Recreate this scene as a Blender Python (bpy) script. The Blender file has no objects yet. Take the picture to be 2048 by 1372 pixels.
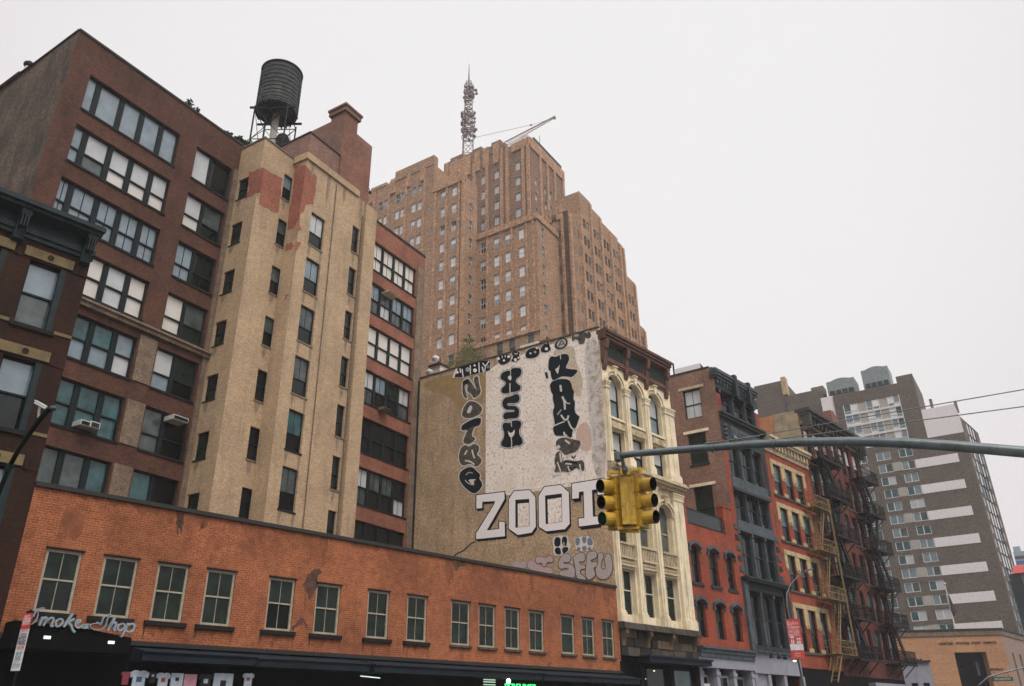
import bpy, math, random
import numpy as np
from math import sin, cos, radians, pi, sqrt, atan2, tan
from mathutils import Matrix, Vector
random.seed(11)
scene = bpy.context.scene
COL = scene.collection

# ------------------------------------------------------------------ camera
F_PX = 1605.4
PITCH, ROLL = radians(25.6), radians(-0.84)
CAM = np.array([0.0, 0.0, 1.6])
_fw = np.array([0, cos(PITCH), sin(PITCH)]); _up = np.array([0, -sin(PITCH), cos(PITCH)]); _rt = np.array([1.0, 0, 0])
RT = cos(ROLL) * _rt + sin(ROLL) * _up
UP = -sin(ROLL) * _rt + cos(ROLL) * _up
cd = bpy.data.cameras.new('camera')
cd.sensor_width = 36.0; cd.lens = 36.0 * F_PX / 2048.0; cd.clip_start = 0.1; cd.clip_end = 3000
cam = bpy.data.objects.new('camera', cd); COL.objects.link(cam)
cam.matrix_world = Matrix(((RT[0], UP[0], -_fw[0], CAM[0]), (RT[1], UP[1], -_fw[1], CAM[1]), (RT[2], UP[2], -_fw[2], CAM[2]), (0, 0, 0, 1)))
scene.camera = cam

# ------------------------------------------------------------------ sky, sun, exposure
SUN_EL, SUN_AZ = radians(55), radians(158)      # azimuth clockwise from +Y
scene.view_settings.view_transform = 'Standard'; scene.view_settings.look = 'None'
scene.view_settings.gamma = 1.0; scene.view_settings.exposure = 0.0
w = bpy.data.worlds.new('World'); scene.world = w; w.use_nodes = True
nt = w.node_tree; nt.nodes.clear()
out = nt.nodes.new('ShaderNodeOutputWorld'); bg = nt.nodes.new('ShaderNodeBackground')
sky = nt.nodes.new('ShaderNodeTexSky'); sky.sky_type = 'NISHITA'; sky.sun_disc = False
sky.sun_elevation = SUN_EL; sky.sun_rotation = SUN_AZ; sky.air_density = 2.0; sky.dust_density = 6.0
geo = nt.nodes.new('ShaderNodeTexCoord')
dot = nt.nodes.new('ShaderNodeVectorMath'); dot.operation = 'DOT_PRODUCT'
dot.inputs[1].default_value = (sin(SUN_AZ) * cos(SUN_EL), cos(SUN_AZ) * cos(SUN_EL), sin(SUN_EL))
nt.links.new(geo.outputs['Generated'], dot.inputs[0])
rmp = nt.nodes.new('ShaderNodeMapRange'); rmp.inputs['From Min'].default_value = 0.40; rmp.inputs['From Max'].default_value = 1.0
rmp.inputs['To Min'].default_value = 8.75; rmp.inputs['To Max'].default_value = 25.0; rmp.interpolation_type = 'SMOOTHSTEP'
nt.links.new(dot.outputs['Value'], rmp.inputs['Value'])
nz = nt.nodes.new('ShaderNodeTexNoise'); nz.inputs['Scale'].default_value = 1.3; nz.inputs['Detail'].default_value = 3
nt.links.new(geo.outputs['Generated'], nz.inputs['Vector'])
nr = nt.nodes.new('ShaderNodeMapRange'); nr.inputs['To Min'].default_value = 0.96; nr.inputs['To Max'].default_value = 1.04
nt.links.new(nz.outputs['Fac'], nr.inputs['Value'])
# the overcast is dimmer low down behind the viewer, where the city stands
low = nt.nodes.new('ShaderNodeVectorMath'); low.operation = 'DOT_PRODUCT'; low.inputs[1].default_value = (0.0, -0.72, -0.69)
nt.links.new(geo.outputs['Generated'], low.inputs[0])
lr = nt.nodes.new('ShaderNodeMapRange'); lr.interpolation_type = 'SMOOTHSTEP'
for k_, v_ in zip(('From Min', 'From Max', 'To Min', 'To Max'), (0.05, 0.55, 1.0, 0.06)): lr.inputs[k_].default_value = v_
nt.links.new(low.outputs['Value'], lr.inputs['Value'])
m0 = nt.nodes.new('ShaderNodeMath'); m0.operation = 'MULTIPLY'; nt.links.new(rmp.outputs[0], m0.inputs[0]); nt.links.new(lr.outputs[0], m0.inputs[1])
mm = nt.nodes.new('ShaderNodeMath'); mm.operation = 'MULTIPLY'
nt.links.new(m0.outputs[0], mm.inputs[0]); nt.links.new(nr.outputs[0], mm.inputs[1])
# thinner, whiter cloud ahead over the skyscraper, slightly greyer and pinker away from it
cdv = RT * 0.04 - UP * (-0.22) + _fw; cdv = cdv / np.linalg.norm(cdv)
thin = nt.nodes.new('ShaderNodeVectorMath'); thin.operation = 'DOT_PRODUCT'; thin.inputs[1].default_value = tuple(float(c) for c in cdv)
nt.links.new(geo.outputs['Generated'], thin.inputs[0])
tr = nt.nodes.new('ShaderNodeMapRange'); tr.interpolation_type = 'SMOOTHSTEP'
for k_, v_ in zip(('From Min', 'From Max', 'To Min', 'To Max'), (0.72, 0.97, 0.0, 1.0)): tr.inputs[k_].default_value = v_
nt.links.new(thin.outputs['Value'], tr.inputs['Value'])
tint = nt.nodes.new('ShaderNodeMixRGB'); tint.inputs[1].default_value = (0.90, 0.845, 0.865, 1); tint.inputs[2].default_value = (1.0, 0.985, 0.98, 1)
nt.links.new(tr.outputs[0], tint.inputs['Fac'])
cloud = nt.nodes.new('ShaderNodeVectorMath'); cloud.operation = 'SCALE'; nt.links.new(tint.outputs[0], cloud.inputs[0])
nt.links.new(mm.outputs[0], cloud.inputs['Scale'])
mixs = nt.nodes.new('ShaderNodeMixRGB'); mixs.inputs['Fac'].default_value = 0.96
nt.links.new(sky.outputs[0], mixs.inputs[1]); nt.links.new(cloud.outputs[0], mixs.inputs[2])
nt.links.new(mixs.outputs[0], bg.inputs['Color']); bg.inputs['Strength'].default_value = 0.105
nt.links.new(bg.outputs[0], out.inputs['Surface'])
sl = bpy.data.lights.new('sun', 'SUN'); sl.energy = 1.5; sl.angle = radians(25); sl.color = (1.0, 0.95, 0.88)
so = bpy.data.objects.new('sun', sl); COL.objects.link(so)
sd = Vector((sin(SUN_AZ) * cos(SUN_EL), cos(SUN_AZ) * cos(SUN_EL), sin(SUN_EL)))
so.rotation_euler = sd.to_track_quat('Z', 'Y').to_euler(); so.location = (0, -20, 60)

# ------------------------------------------------------------------ survey helpers
def ray(px, py):
    return RT * (px - 1024) / F_PX - UP * (py - 686) / F_PX + _fw
def atd(px, py, t):
    return CAM + ray(px, py) * t
class Pl:
    """vertical plane: u along it (rightwards seen from the street), z up, w outwards"""
    def __init__(s, az, pt):
        a = radians(az); s.az = az
        s.d = np.array([sin(a), cos(a), 0]); s.n = np.array([cos(a), -sin(a), 0]); s.o = np.array([pt[0], pt[1], 0.0])
    def uz(s, px, py):
        r = ray(px, py); t = ((s.o - CAM) @ s.n) / (r @ s.n); p = CAM + r * t
        return float((p - s.o) @ s.d), float(p[2])
    def U(s, px, py): return s.uz(px, py)[0]
    def Z(s, px, py): return s.uz(px, py)[1]
    def at(s, u, z=0.0, w=0.0): return s.o + s.d * u + s.n * w + np.array([0, 0, z])
    def off(s, w): return Pl(s.az, s.o + s.n * w)
    def mat(s, u=0, z=0, w=0):
        p = s.at(u, z, w); d = s.d; n = s.n
        return Matrix(((d[0], -n[0], 0, p[0]), (d[1], -n[1], 0, p[1]), (0, 0, 1, p[2]), (0, 0, 0, 1)))
LOC = Pl(90, (0, 0))        # local frame: u=x, w=-y, z=z
class MB:
    def __init__(s): s.v = []; s.f = []; s.m = []
    def poly(s, pts, m=0):
        i = len(s.v); s.v += [tuple(float(c) for c in p) for p in pts]; s.f.append(tuple(range(i, i + len(pts)))); s.m.append(m)
    def hexa(s, p, m=0):
        i = len(s.v); s.v += [tuple(float(c) for c in q) for q in p]
        for f in ((0, 1, 2, 3), (7, 6, 5, 4), (0, 4, 5, 1), (1, 5, 6, 2), (2, 6, 7, 3), (3, 7, 4, 0)):
            s.f.append(tuple(i + k for k in f)); s.m.append(m)
    def box(s, F, u0, u1, z0, z1, w0, w1, m=0):
        s.hexa([F.at(u0, z0, w1), F.at(u1, z0, w1), F.at(u1, z1, w1), F.at(u0, z1, w1),
                F.at(u0, z0, w0), F.at(u1, z0, w0), F.at(u1, z1, w0), F.at(u0, z1, w0)], m)
    def prism(s, F, pts, w0, w1, m=0):
        n = len(pts); i = len(s.v)
        s.v += [tuple(F.at(u, z, w1)) for u, z in pts] + [tuple(F.at(u, z, w0)) for u, z in pts]
        s.f.append(tuple(range(i, i + n))); s.m.append(m)
        s.f.append(tuple(range(i + 2 * n - 1, i + n - 1, -1))); s.m.append(m)
        for k in range(n):
            j = (k + 1) % n; s.f.append((i + k, i + n + k, i + n + j, i + j)); s.m.append(m)
    def tube(s, path, r, n=6, m=0, caps=True):
        path = [np.array(p, float) for p in path]; R = r if isinstance(r, (list, tuple)) else [r] * len(path)
        rings = []; base = len(s.v)
        ref = None
        for k, p in enumerate(path):
            t = path[min(k + 1, len(path) - 1)] - path[max(k - 1, 0)]; t = t / (np.linalg.norm(t) + 1e-9)
            a = np.array([0, 0, 1.0]) if abs(t[2]) < 0.9 else np.array([1.0, 0, 0])
            if ref is not None: a = ref
            x = np.cross(t, a); x /= np.linalg.norm(x) + 1e-9; y = np.cross(x, t); ref = y
            for q in range(n):
                an = 2 * pi * q / n; s.v.append(tuple(p + R[k] * (cos(an) * x + sin(an) * y)))
        for k in range(len(path) - 1):
            for q in range(n):
                a = base + k * n + q; b = base + k * n + (q + 1) % n
                s.f.append((a, b, b + n, a + n)); s.m.append(m)
        if caps:
            s.f.append(tuple(base + q for q in range(n))[::-1]); s.m.append(m)
            s.f.append(tuple(base + (len(path) - 1) * n + q for q in range(n))); s.m.append(m)
    def lathe(s, c, prof, n=24, m=0, axis=None):
        base = len(s.v); c = np.array(c, float)
        for r, z in prof:
            for q in range(n):
                an = 2 * pi * q / n; s.v.append((c[0] + r * cos(an), c[1] + r * sin(an), c[2] + z))
        for k in range(len(prof) - 1):
            for q in range(n):
                a = base + k * n + q; b = base + k * n + (q + 1) % n
                s.f.append((a, b, b + n, a + n)); s.m.append(m)
        s.f.append(tuple(base + q for q in range(n))[::-1]); s.m.append(m)
        s.f.append(tuple(base + (len(prof) - 1) * n + q for q in range(n))); s.m.append(m)
    def bar(s, p, q, a, b=None, m=0):
        """rectangular bar from p to q, a wide (horizontal), b thick"""
        b = b or a; p = np.array(p, float); q = np.array(q, float); t = q - p; t /= np.linalg.norm(t) + 1e-9
        k = np.array([0, 0, 1.0]) if abs(t[2]) < 0.95 else np.array([1.0, 0, 0])
        x = np.cross(t, k); x /= np.linalg.norm(x); y = np.cross(x, t); x = x * a / 2; y = y * b / 2
        s.hexa([p - x - y, p + x - y, p + x + y, p - x + y, q - x - y, q + x - y, q + x + y, q - x + y], m)
    def mesh(s, name, mats, M=None, smooth=False):
        me = bpy.data.meshes.new(name)
        if M is not None:
            Mi = np.array(M.inverted()); v = np.c_[np.array(s.v), np.ones(len(s.v))] @ Mi.T; vv = v[:, :3].tolist()
        else: vv = s.v
        me.from_pydata(vv, [], s.f)
        if not isinstance(mats, (list, tuple)): mats = [mats]
        for x in mats: me.materials.append(x)
        for p, k in zip(me.polygons, s.m): p.material_index = k; p.use_smooth = smooth
        me.update(); return me
    def build(s, name, mats, parent=None, F=None, smooth=False, M=None):
        """one mesh object; its own frame is F's, so materials follow the wall it lies in"""
        W = M if M is not None else (F.mat() if F is not None else (WORLD[parent.name] if parent else Matrix.Identity(4)))
        return link(name, s.mesh(name, mats, W, smooth), W, parent)
def link(name, me, W, parent=None):
    o = bpy.data.objects.new(name, me); COL.objects.link(o)
    if parent is not None:
        o.parent = parent; o.matrix_basis = WORLD[parent.name].inverted() @ W
    else: o.matrix_basis = W
    WORLD[o.name] = W.copy(); return o
WORLD = {}
def thing(name, label, cat, M, group=None):
    o = bpy.data.objects.new(name, None); COL.objects.link(o); o.matrix_basis = M; WORLD[o.name] = M.copy()
    o.empty_display_size = 0.3; o['label'] = label; o['category'] = cat
    if group: o['group'] = group
    return o
def tag(o, label, cat, group=None):
    o['label'] = label; o['category'] = cat
    if group: o['group'] = group
    return o
def struct(o): o['kind'] = 'structure'; return o
def lab(o, t): o['label'] = t; return o
def T(x, y, z): return Matrix.Translation((x, y, z))

# ------------------------------------------------------------------ materials
def _nodes(name):
    m = bpy.data.materials.new(name); m.use_nodes = True; n = m.node_tree; b = n.nodes['Principled BSDF']; return m, n, b
def _noise(n, vec, scale, detail=4, rough=.6):
    t = n.nodes.new('ShaderNodeTexNoise'); t.inputs['Scale'].default_value = scale; t.inputs['Detail'].default_value = detail
    t.inputs['Roughness'].default_value = rough; n.links.new(vec, t.inputs['Vector']); return t.outputs['Fac']
def _range(n, v, a, b, c, d):
    r = n.nodes.new('ShaderNodeMapRange'); n.links.new(v, r.inputs['Value'])
    for k, x in zip(('From Min', 'From Max', 'To Min', 'To Max'), (a, b, c, d)): r.inputs[k].default_value = x
    return r.outputs[0]
def _mix(n, f, a, b, mode='MIX'):
    x = n.nodes.new('ShaderNodeMixRGB'); x.blend_type = mode
    for k, v in ((0, f), (1, a), (2, b)):
        if hasattr(v, 'links'): n.links.new(v, x.inputs[k])
        elif isinstance(v, (int, float)): x.inputs[k].default_value = v
        else: x.inputs[k].default_value = (*v, 1)
    return x.outputs[0]
def _coord(n, sx=1, sy=1, sz=1, rnd=True):
    """object coordinates with x along the wall and y up it"""
    t = n.nodes.new('ShaderNodeTexCoord'); mp = n.nodes.new('ShaderNodeMapping')
    n.links.new(t.outputs['Object'], mp.inputs['Vector']); mp.inputs['Scale'].default_value = (sx, sy, sz); return mp.outputs[0]
def _wall(n):
    t = n.nodes.new('ShaderNodeTexCoord'); s = n.nodes.new('ShaderNodeSeparateXYZ'); c = n.nodes.new('ShaderNodeCombineXYZ')
    n.links.new(t.outputs['Object'], s.inputs[0]); a = n.nodes.new('ShaderNodeMath'); a.operation = 'ADD'
    n.links.new(s.outputs[0], a.inputs[0]); n.links.new(s.outputs[1], a.inputs[1])
    n.links.new(a.outputs[0], c.inputs[0]); n.links.new(s.outputs[2], c.inputs[1]); return c.outputs[0]
def plain(name, col, rough=.6, amt=.18, scale=3.0, metal=0.0, grain=.12, stain=None, samt=.5, spec=.4, gs=38):
    m, n, b = _nodes(name); v = _coord(n)
    f = _range(n, _noise(n, v, scale, 5), .3, .7, 1 - amt, 1 + amt)
    g = _range(n, _noise(n, v, gs, 2), .3, .7, 1 - grain, 1 + grain)
    k = n.nodes.new('ShaderNodeMath'); k.operation = 'MULTIPLY'; n.links.new(f, k.inputs[0]); n.links.new(g, k.inputs[1])
    base = col
    if stain:
        vs = _coord(n, 1.6, 1.6, .35); st = _range(n, _noise(n, vs, 1.5, 6, .65), .52, .70, 0, samt); base = _mix(n, st, col, stain)
    sc = n.nodes.new('ShaderNodeVectorMath'); sc.operation = 'SCALE'
    if hasattr(base, 'links'): n.links.new(base, sc.inputs[0])
    else: sc.inputs[0].default_value = base
    n.links.new(k.outputs[0], sc.inputs['Scale']); n.links.new(sc.outputs[0], b.inputs['Base Color'])
    b.inputs['Roughness'].default_value = rough; b.inputs['Metallic'].default_value = metal
    b.inputs['Specular IOR Level'].default_value = spec
    bp = n.nodes.new('ShaderNodeBump'); bp.inputs['Strength'].default_value = .25; bp.inputs['Distance'].default_value = .02
    n.links.new(g, bp.inputs['Height']); n.links.new(bp.outputs[0], b.inputs['Normal']); return m
def brick(name, c1, c2, mortar, stain=None, samt=.6, slo=.52, shi=.66, bw=.22, bh=.075, var=.25, big=.25, grain=.3, ssx=.8, ssz=.3, msize=.008, gs=16):
    m, n, b = _nodes(name); v = _wall(n)
    t = n.nodes.new('ShaderNodeTexBrick'); n.links.new(v, t.inputs['Vector'])
    t.inputs['Color1'].default_value = (*c1, 1); t.inputs['Color2'].default_value = (*c2, 1); t.inputs['Mortar'].default_value = (*mortar, 1)
    t.inputs['Scale'].default_value = 1; t.inputs['Brick Width'].default_value = bw; t.inputs['Row Height'].default_value = bh
    t.inputs['Mortar Size'].default_value = msize; t.inputs['Mortar Smooth'].default_value = .3; t.inputs['Bias'].default_value = 0
    f1 = _range(n, _noise(n, v, .35, 6, .6), .3, .7, 1 - big, 1 + big)
    f2 = _range(n, _noise(n, v, 3.2, 4, .7), .3, .7, 1 - var * .6, 1 + var * .6)
    f3 = _range(n, _noise(n, v, gs, 3, .8), .3, .7, 1 - grain, 1 + grain)
    a = n.nodes.new('ShaderNodeMath'); a.operation = 'MULTIPLY'; n.links.new(f1, a.inputs[0]); n.links.new(f2, a.inputs[1])
    k = n.nodes.new('ShaderNodeMath'); k.operation = 'MULTIPLY'; n.links.new(a.outputs[0], k.inputs[0]); n.links.new(f3, k.inputs[1])
    base = t.outputs['Color']
    if stain:
        mp = n.nodes.new('ShaderNodeMapping'); n.links.new(v, mp.inputs['Vector']); mp.inputs['Scale'].default_value = (ssx, ssz, 1)
        st = _range(n, _noise(n, mp.outputs[0], 1.6, 8, .7), slo, shi, 0, samt); base = _mix(n, st, base, stain)
    sc = n.nodes.new('ShaderNodeVectorMath'); sc.operation = 'SCALE'; n.links.new(base, sc.inputs[0]); n.links.new(k.outputs[0], sc.inputs['Scale'])
    n.links.new(sc.outputs[0], b.inputs['Base Color']); b.inputs['Roughness'].default_value = .85; b.inputs['Specular IOR Level'].default_value = .25
    bp = n.nodes.new('ShaderNodeBump'); bp.inputs['Strength'].default_value = .35; bp.inputs['Distance'].default_value = .02
    n.links.new(f3, bp.inputs['Height']); n.links.new(bp.outputs[0], b.inputs['Normal']); return m
def glass(name, col, rough=.06, metal=0.0, ior=1.5, amt=.25, scale=.9):
    m, n, b = _nodes(name); v = _coord(n)
    t = n.nodes.new('ShaderNodeObjectInfo'); ad = n.nodes.new('ShaderNodeVectorMath'); ad.operation = 'ADD'
    n.links.new(v, ad.inputs[0]); n.links.new(t.outputs['Location'], ad.inputs[1])
    f = _range(n, _noise(n, ad.outputs[0], scale, 3), .3, .7, 1 - amt, 1 + amt)
    sc = n.nodes.new('ShaderNodeVectorMath'); sc.operation = 'SCALE'; sc.inputs[0].default_value = col; n.links.new(f, sc.inputs['Scale'])
    n.links.new(sc.outputs[0], b.inputs['Base Color']); b.inputs['Roughness'].default_value = rough; b.inputs['Metallic'].default_value = metal
    b.inputs['IOR'].default_value = ior
    wv = _noise(n, ad.outputs[0], 1.7, 2); bp = n.nodes.new('ShaderNodeBump'); bp.inputs['Strength'].default_value = .08; bp.inputs['Distance'].default_value = .05
    n.links.new(wv, bp.inputs['Height']); n.links.new(bp.outputs[0], b.inputs['Normal']); return m
def emit(name, col, k):
    m, n, b = _nodes(name); b.inputs['Emission Color'].default_value = (*col, 1); b.inputs['Emission Strength'].default_value = k
    b.inputs['Base Color'].default_value = (*[c * .5 for c in col], 1); return m

# ------------------------------------------------------------------ walls and windows
def wall(mb, F, u0, u1, z0, z1, ops=(), rec=.2, m=0, w=0.0, mr=None):
    """wall sheet with real openings (u0,u1,z0,z1[,arch rise]) and their reveals"""
    mr = m if mr is None else mr
    ops = [tuple(o) + (0,) * (5 - len(o)) for o in ops]
    us = sorted({round(x, 4) for o in ops for x in o[:2] if u0 < x < u1} | {round(u0, 4), round(u1, 4)})
    zs = sorted({round(x, 4) for o in ops for x in o[2:4] if z0 < x < z1} | {round(z0, 4), round(z1, 4)})
    for j in range(len(zs) - 1):
        zc = (zs[j] + zs[j + 1]) / 2; run = None
        for i in range(len(us) - 1):
            uc = (us[i] + us[i + 1]) / 2
            hole = any(o[0] < uc < o[1] and o[2] < zc < o[3] for o in ops)
            if not hole and run is None: run = us[i]
            if (hole or i == len(us) - 2) and run is not None:
                e = us[i] if hole else us[i + 1]
                mb.poly([F.at(run, zs[j], w), F.at(e, zs[j], w), F.at(e, zs[j + 1], w), F.at(run, zs[j + 1], w)], m); run = None
    for a, b, c, d, r in ops:
        r = min(r, d - c); zr = d - r
        mb.poly([F.at(a, c, w), F.at(a, zr, w), F.at(a, zr, w - rec), F.at(a, c, w - rec)], mr)
        mb.poly([F.at(b, c, w), F.at(b, c, w - rec), F.at(b, zr, w - rec), F.at(b, zr, w)], mr)
        mb.poly([F.at(a, c, w), F.at(a, c, w - rec), F.at(b, c, w - rec), F.at(b, c, w)], mr)
        if r <= 0:
            mb.poly([F.at(a, d, w), F.at(b, d, w), F.at(b, d, w - rec), F.at(a, d, w - rec)], mr)
        else:
            N = 8; pts = []
            for k in range(N + 1):
                t = -1 + 2 * k / N; pts.append((a + (b - a) * k / N, zr + r * sqrt(max(0, 1 - t * t))))
            for (ua, za), (ub, zb) in zip(pts, pts[1:]):
                q = [F.at(ua, za, w), F.at(ub, zb, w)]
                q += [F.at(ub, d, w)] if zb < d - 1e-4 else []
                q += [F.at(ua, d, w)] if za < d - 1e-4 else []
                if len(q) > 2: mb.poly(q, m)
                mb.poly([F.at(ua, za, w), F.at(ua, za, w - rec), F.at(ub, zb, w - rec), F.at(ub, zb, w)], mr)
_cache = {}
def window(parent, F, u0, u1, z0, z1, frame, panes, cols=(1.0,), rail=(.5,), mx=(0, 0), fw=.06, mull=.1, rw=.05, mw=.025, rec=.2, dep=.08, name='window',
           sill=None, sillw=.1, sillh=.12, sillp=.08, pname='pane', dz=0.0):
    """a sash window set in an opening: frame mesh, pane sub-part, optional sill"""
    W, H = round(u1 - u0, 2), round(z1 - z0, 2)
    key = (W, H, frame.name, tuple(p.name for p in panes), tuple(cols), tuple(rail), tuple(mx), fw, mull, rw, mw, dep, bool(sill), sillw, sillh, sillp, rec if sill else 0)
    if key not in _cache:
        L = LOC; mb = MB(); gp = MB(); n = len(cols); tot = sum(cols)
        mb.box(L, 0, W, 0, fw, -dep, 0); mb.box(L, 0, W, H - fw, H, -dep, 0)
        mb.box(L, 0, fw, fw, H - fw, -dep, 0); mb.box(L, W - fw, W, fw, H - fw, -dep, 0)
        av = W - 2 * fw - mull * (n - 1); x = fw; k = 0
        for i, c in enumerate(cols):
            cw = av * c / tot; zz = [fw] + [fw + (H - 2 * fw) * r for r in rail] + [H - fw]
            if i: mb.box(L, x - mull, x, fw, H - fw, -dep, .01)
            for r in rail:
                zr = fw + (H - 2 * fw) * r; mb.box(L, x, x + cw, zr - rw / 2, zr + rw / 2, -dep * .8, -.012)
            for j in range(len(zz) - 1):
                a, b = zz[j], zz[j + 1]; y = -dep * (.5 if j == len(zz) - 2 else .75)
                gp.poly([L.at(x, a, y), L.at(x + cw, a, y), L.at(x + cw, b, y), L.at(x, b, y)], k % len(panes)); k += 1
                nm = mx[min(j, len(mx) - 1)]
                for q in range(nm):
                    xm = x + cw * (q + 1) / (nm + 1); mb.box(L, xm - mw / 2, xm + mw / 2, a + rw / 2, b - (rw / 2 if j < len(zz) - 2 else 0), y - .01, y + .018)
            x += cw + mull
        sm = None
        if sill:
            sb = MB(); sb.box(L, -sillw, W + sillw, -sillh, -.004, -.02, rec + sillp); sm = sb.mesh('sill', sill)
        _cache[key] = (mb.mesh(name, frame), gp.mesh(pname, list(panes)), sm)
    a, b, c = _cache[key]
    M = F.mat(u0, z0 + dz, -rec)
    o = link(name, a, M, parent); link(pname, b, M, o)
    if c: link('sill', c, M, o)
    return o
def shell(mb, F, u0, u1, z1, depth, z0=0.0, m=0, left=True, right=True, back=True, roof=True, w=0.0):
    """sides, back and roof of a block behind its front sheet"""
    if left: mb.poly([F.at(u0, z0, w), F.at(u0, z1, w), F.at(u0, z1, w - depth), F.at(u0, z0, w - depth)], m)
    if right: mb.poly([F.at(u1, z0, w), F.at(u1, z0, w - depth), F.at(u1, z1, w - depth), F.at(u1, z1, w)], m)
    if back: mb.poly([F.at(u0, z0, w - depth), F.at(u0, z1, w - depth), F.at(u1, z1, w - depth), F.at(u1, z0, w - depth)], m)
    if roof: mb.poly([F.at(u0, z1, w), F.at(u1, z1, w), F.at(u1, z1, w - depth), F.at(u0, z1, w - depth)], m)
def ragged(pts, seed, amp=2.2, n=3, keep=None):
    """roughen an outline; edges lying on the corner line keep=(x0,y0,slope) stay straight"""
    rr = random.Random(seed); p = [np.array(q, float) for q in pts]
    on = lambda q: keep is not None and abs(keep[0] + keep[2] * (q[1] - keep[1]) - q[0]) < 1.2
    for it in range(n):
        r = []
        for i in range(len(p)):
            a, b = p[i], p[(i + 1) % len(p)]; L = np.hypot(*(b - a)); d = (b - a) / (L + 1e-6); m = (a + b) / 2
            r += [a, m + np.array([-d[1], d[0]]) * rr.uniform(-1, 1) * min(amp, L * .22)] if (L > 2.5 and not (on(a) and on(b))) else [a]
        p = r; amp *= .7
    return [tuple(q) for q in p]
def chaikin(p, k=2, closed=True):
    p = [np.array(q, float) for q in p]
    for _ in range(k):
        r = []; n = len(p)
        if not closed: r.append(p[0])
        for i in range(n if closed else n - 1):
            a, b = p[i], p[(i + 1) % n]; r += [a * .75 + b * .25, a * .25 + b * .75]
        if not closed: r.append(p[-1])
        p = r
    return p
def text_mesh(mb, F, s, u0, z0, size, w, ext=.01, shear=0.0, m=0, fit=None, bold=0.0, align='LEFT', rot=0.0):
    """lettering as thin solid letters lying on frame F"""
    cu = bpy.data.curves.new('t', 'FONT'); cu.body = s; cu.size = size; cu.extrude = ext; cu.shear = shear; cu.offset = bold; cu.align_x = align
    cu.resolution_u = 2
    o = bpy.data.objects.new('t', cu); COL.objects.link(o); dg = bpy.context.evaluated_depsgraph_get(); dg.update()
    me = bpy.data.meshes.new_from_object(o.evaluated_get(dg)); xs = [v.co.x for v in me.vertices]
    k = 1.0
    if fit and xs: k = fit / (max(xs) - min(xs)); x0 = min(xs)
    else: x0 = 0
    i = len(mb.v); ca, sa = cos(rot), sin(rot)
    for v in me.vertices:
        x, y = (v.co.x - x0) * k, v.co.y
        mb.v.append(tuple(F.at(u0 + x * ca - y * sa, z0 + x * sa + y * ca, w + v.co.z)))
    for p in me.polygons: mb.f.append(tuple(i + q for q in p.vertices)); mb.m.append(m)
    bpy.data.objects.remove(o); bpy.data.meshes.remove(me); bpy.data.curves.remove(cu)
# ------------------------------------------------------------------ palette
ORANGE = brick('orange_brick', (.235, .066, .024), (.30, .092, .036), (.33, .155, .08), stain=(.10, .032, .017), samt=.7, slo=.52, shi=.74, ssx=.7, ssz=.35, var=.4, big=.28, grain=.4, msize=.010)
RED = brick('red_painted_brick', (.27, .056, .027), (.32, .070, .034), (.20, .05, .028), stain=(.10, .034, .022), samt=.7, slo=.48, shi=.68, var=.3, big=.28, gs=8)
FIRERED = brick('dull_red_brick', (.125, .030, .019), (.16, .040, .024), (.08, .026, .018), stain=(.022, .011, .009), samt=.8, slo=.46, shi=.62, big=.35, gs=8)
LOFT = brick('loft_brick', (.080, .033, .020), (.112, .048, .029), (.085, .047, .033), stain=(.038, .021, .015), samt=.65, slo=.46, shi=.68, grain=.5, gs=12)
LOFTR = brick('loft_wing_brick', (.235, .09, .055), (.29, .115, .07), (.19, .10, .07), stain=(.11, .055, .04), samt=.55, grain=.4, gs=10)
LOFTS = brick('loft_side_brick', (.07, .046, .032), (.12, .08, .055), (.11, .085, .06), stain=(.03, .026, .02), samt=.75, slo=.42, shi=.60, big=.35, grain=.6, gs=5)
DARKB = brick('dark_brown_brick', (.026, .0085, .0035), (.038, .013, .005), (.014, .007, .004), stain=(.007, .004, .003), samt=.6, gs=14, grain=.4)  # darkened further, dimness of the left edge put into the brick colour
TAN = brick('tan_painted_brick', (.42, .305, .185), (.47, .345, .215), (.37, .265, .165), stain=(.27, .20, .13), samt=.65, var=.22, big=.18, grain=.42, gs=11, ssx=.7, ssz=.12)
TANP = plain('tan_pier_stone', (.17, .125, .085), .9, amt=.35, scale=1.5, grain=.35, gs=12)
TANW = plain('party_wall_stucco', (.41, .30, .185), .95, amt=.22, scale=.6, grain=.42, stain=(.24, .17, .105), samt=.8, gs=8)
BULK = brick('bulkhead_brick', (.19, .105, .078), (.25, .14, .105), (.21, .14, .11), stain=(.10, .07, .055), samt=.55, gs=9, grain=.45)
BULKR = brick('bulkhead_red_brick', (.20, .088, .058), (.25, .115, .075), (.20, .115, .085), stain=(.12, .07, .05), samt=.55, gs=9, grain=.45)
BARE = brick('bare_red_brick', (.27, .088, .055), (.33, .115, .07), (.30, .15, .10), big=.25, gs=9, grain=.45)
CREAM = plain('cream_painted_iron', (.74, .645, .45), .6, amt=.16, scale=1.2, grain=.22, stain=(.42, .31, .14), samt=.9)
CREAMD = plain('weathered_cream_iron', (.50, .41, .26), .7, amt=.3, scale=2.5, grain=.25, stain=(.22, .165, .09), samt=.9)
BROWNST = plain('brown_painted_cornice', (.115, .052, .032), .7, amt=.3, scale=2, grain=.25, stain=(.04, .02, .015), samt=.7)
BROWNB = brick('brown_side_brick', (.20, .11, .078), (.25, .14, .10), (.20, .14, .105), stain=(.11, .07, .055), samt=.5, gs=8, grain=.45)
IRON = plain('dark_slate_iron', (.015, .024, .027), .55, amt=.35, scale=2, grain=.3, stain=(.007, .010, .011), samt=.6, spec=.25)
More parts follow.
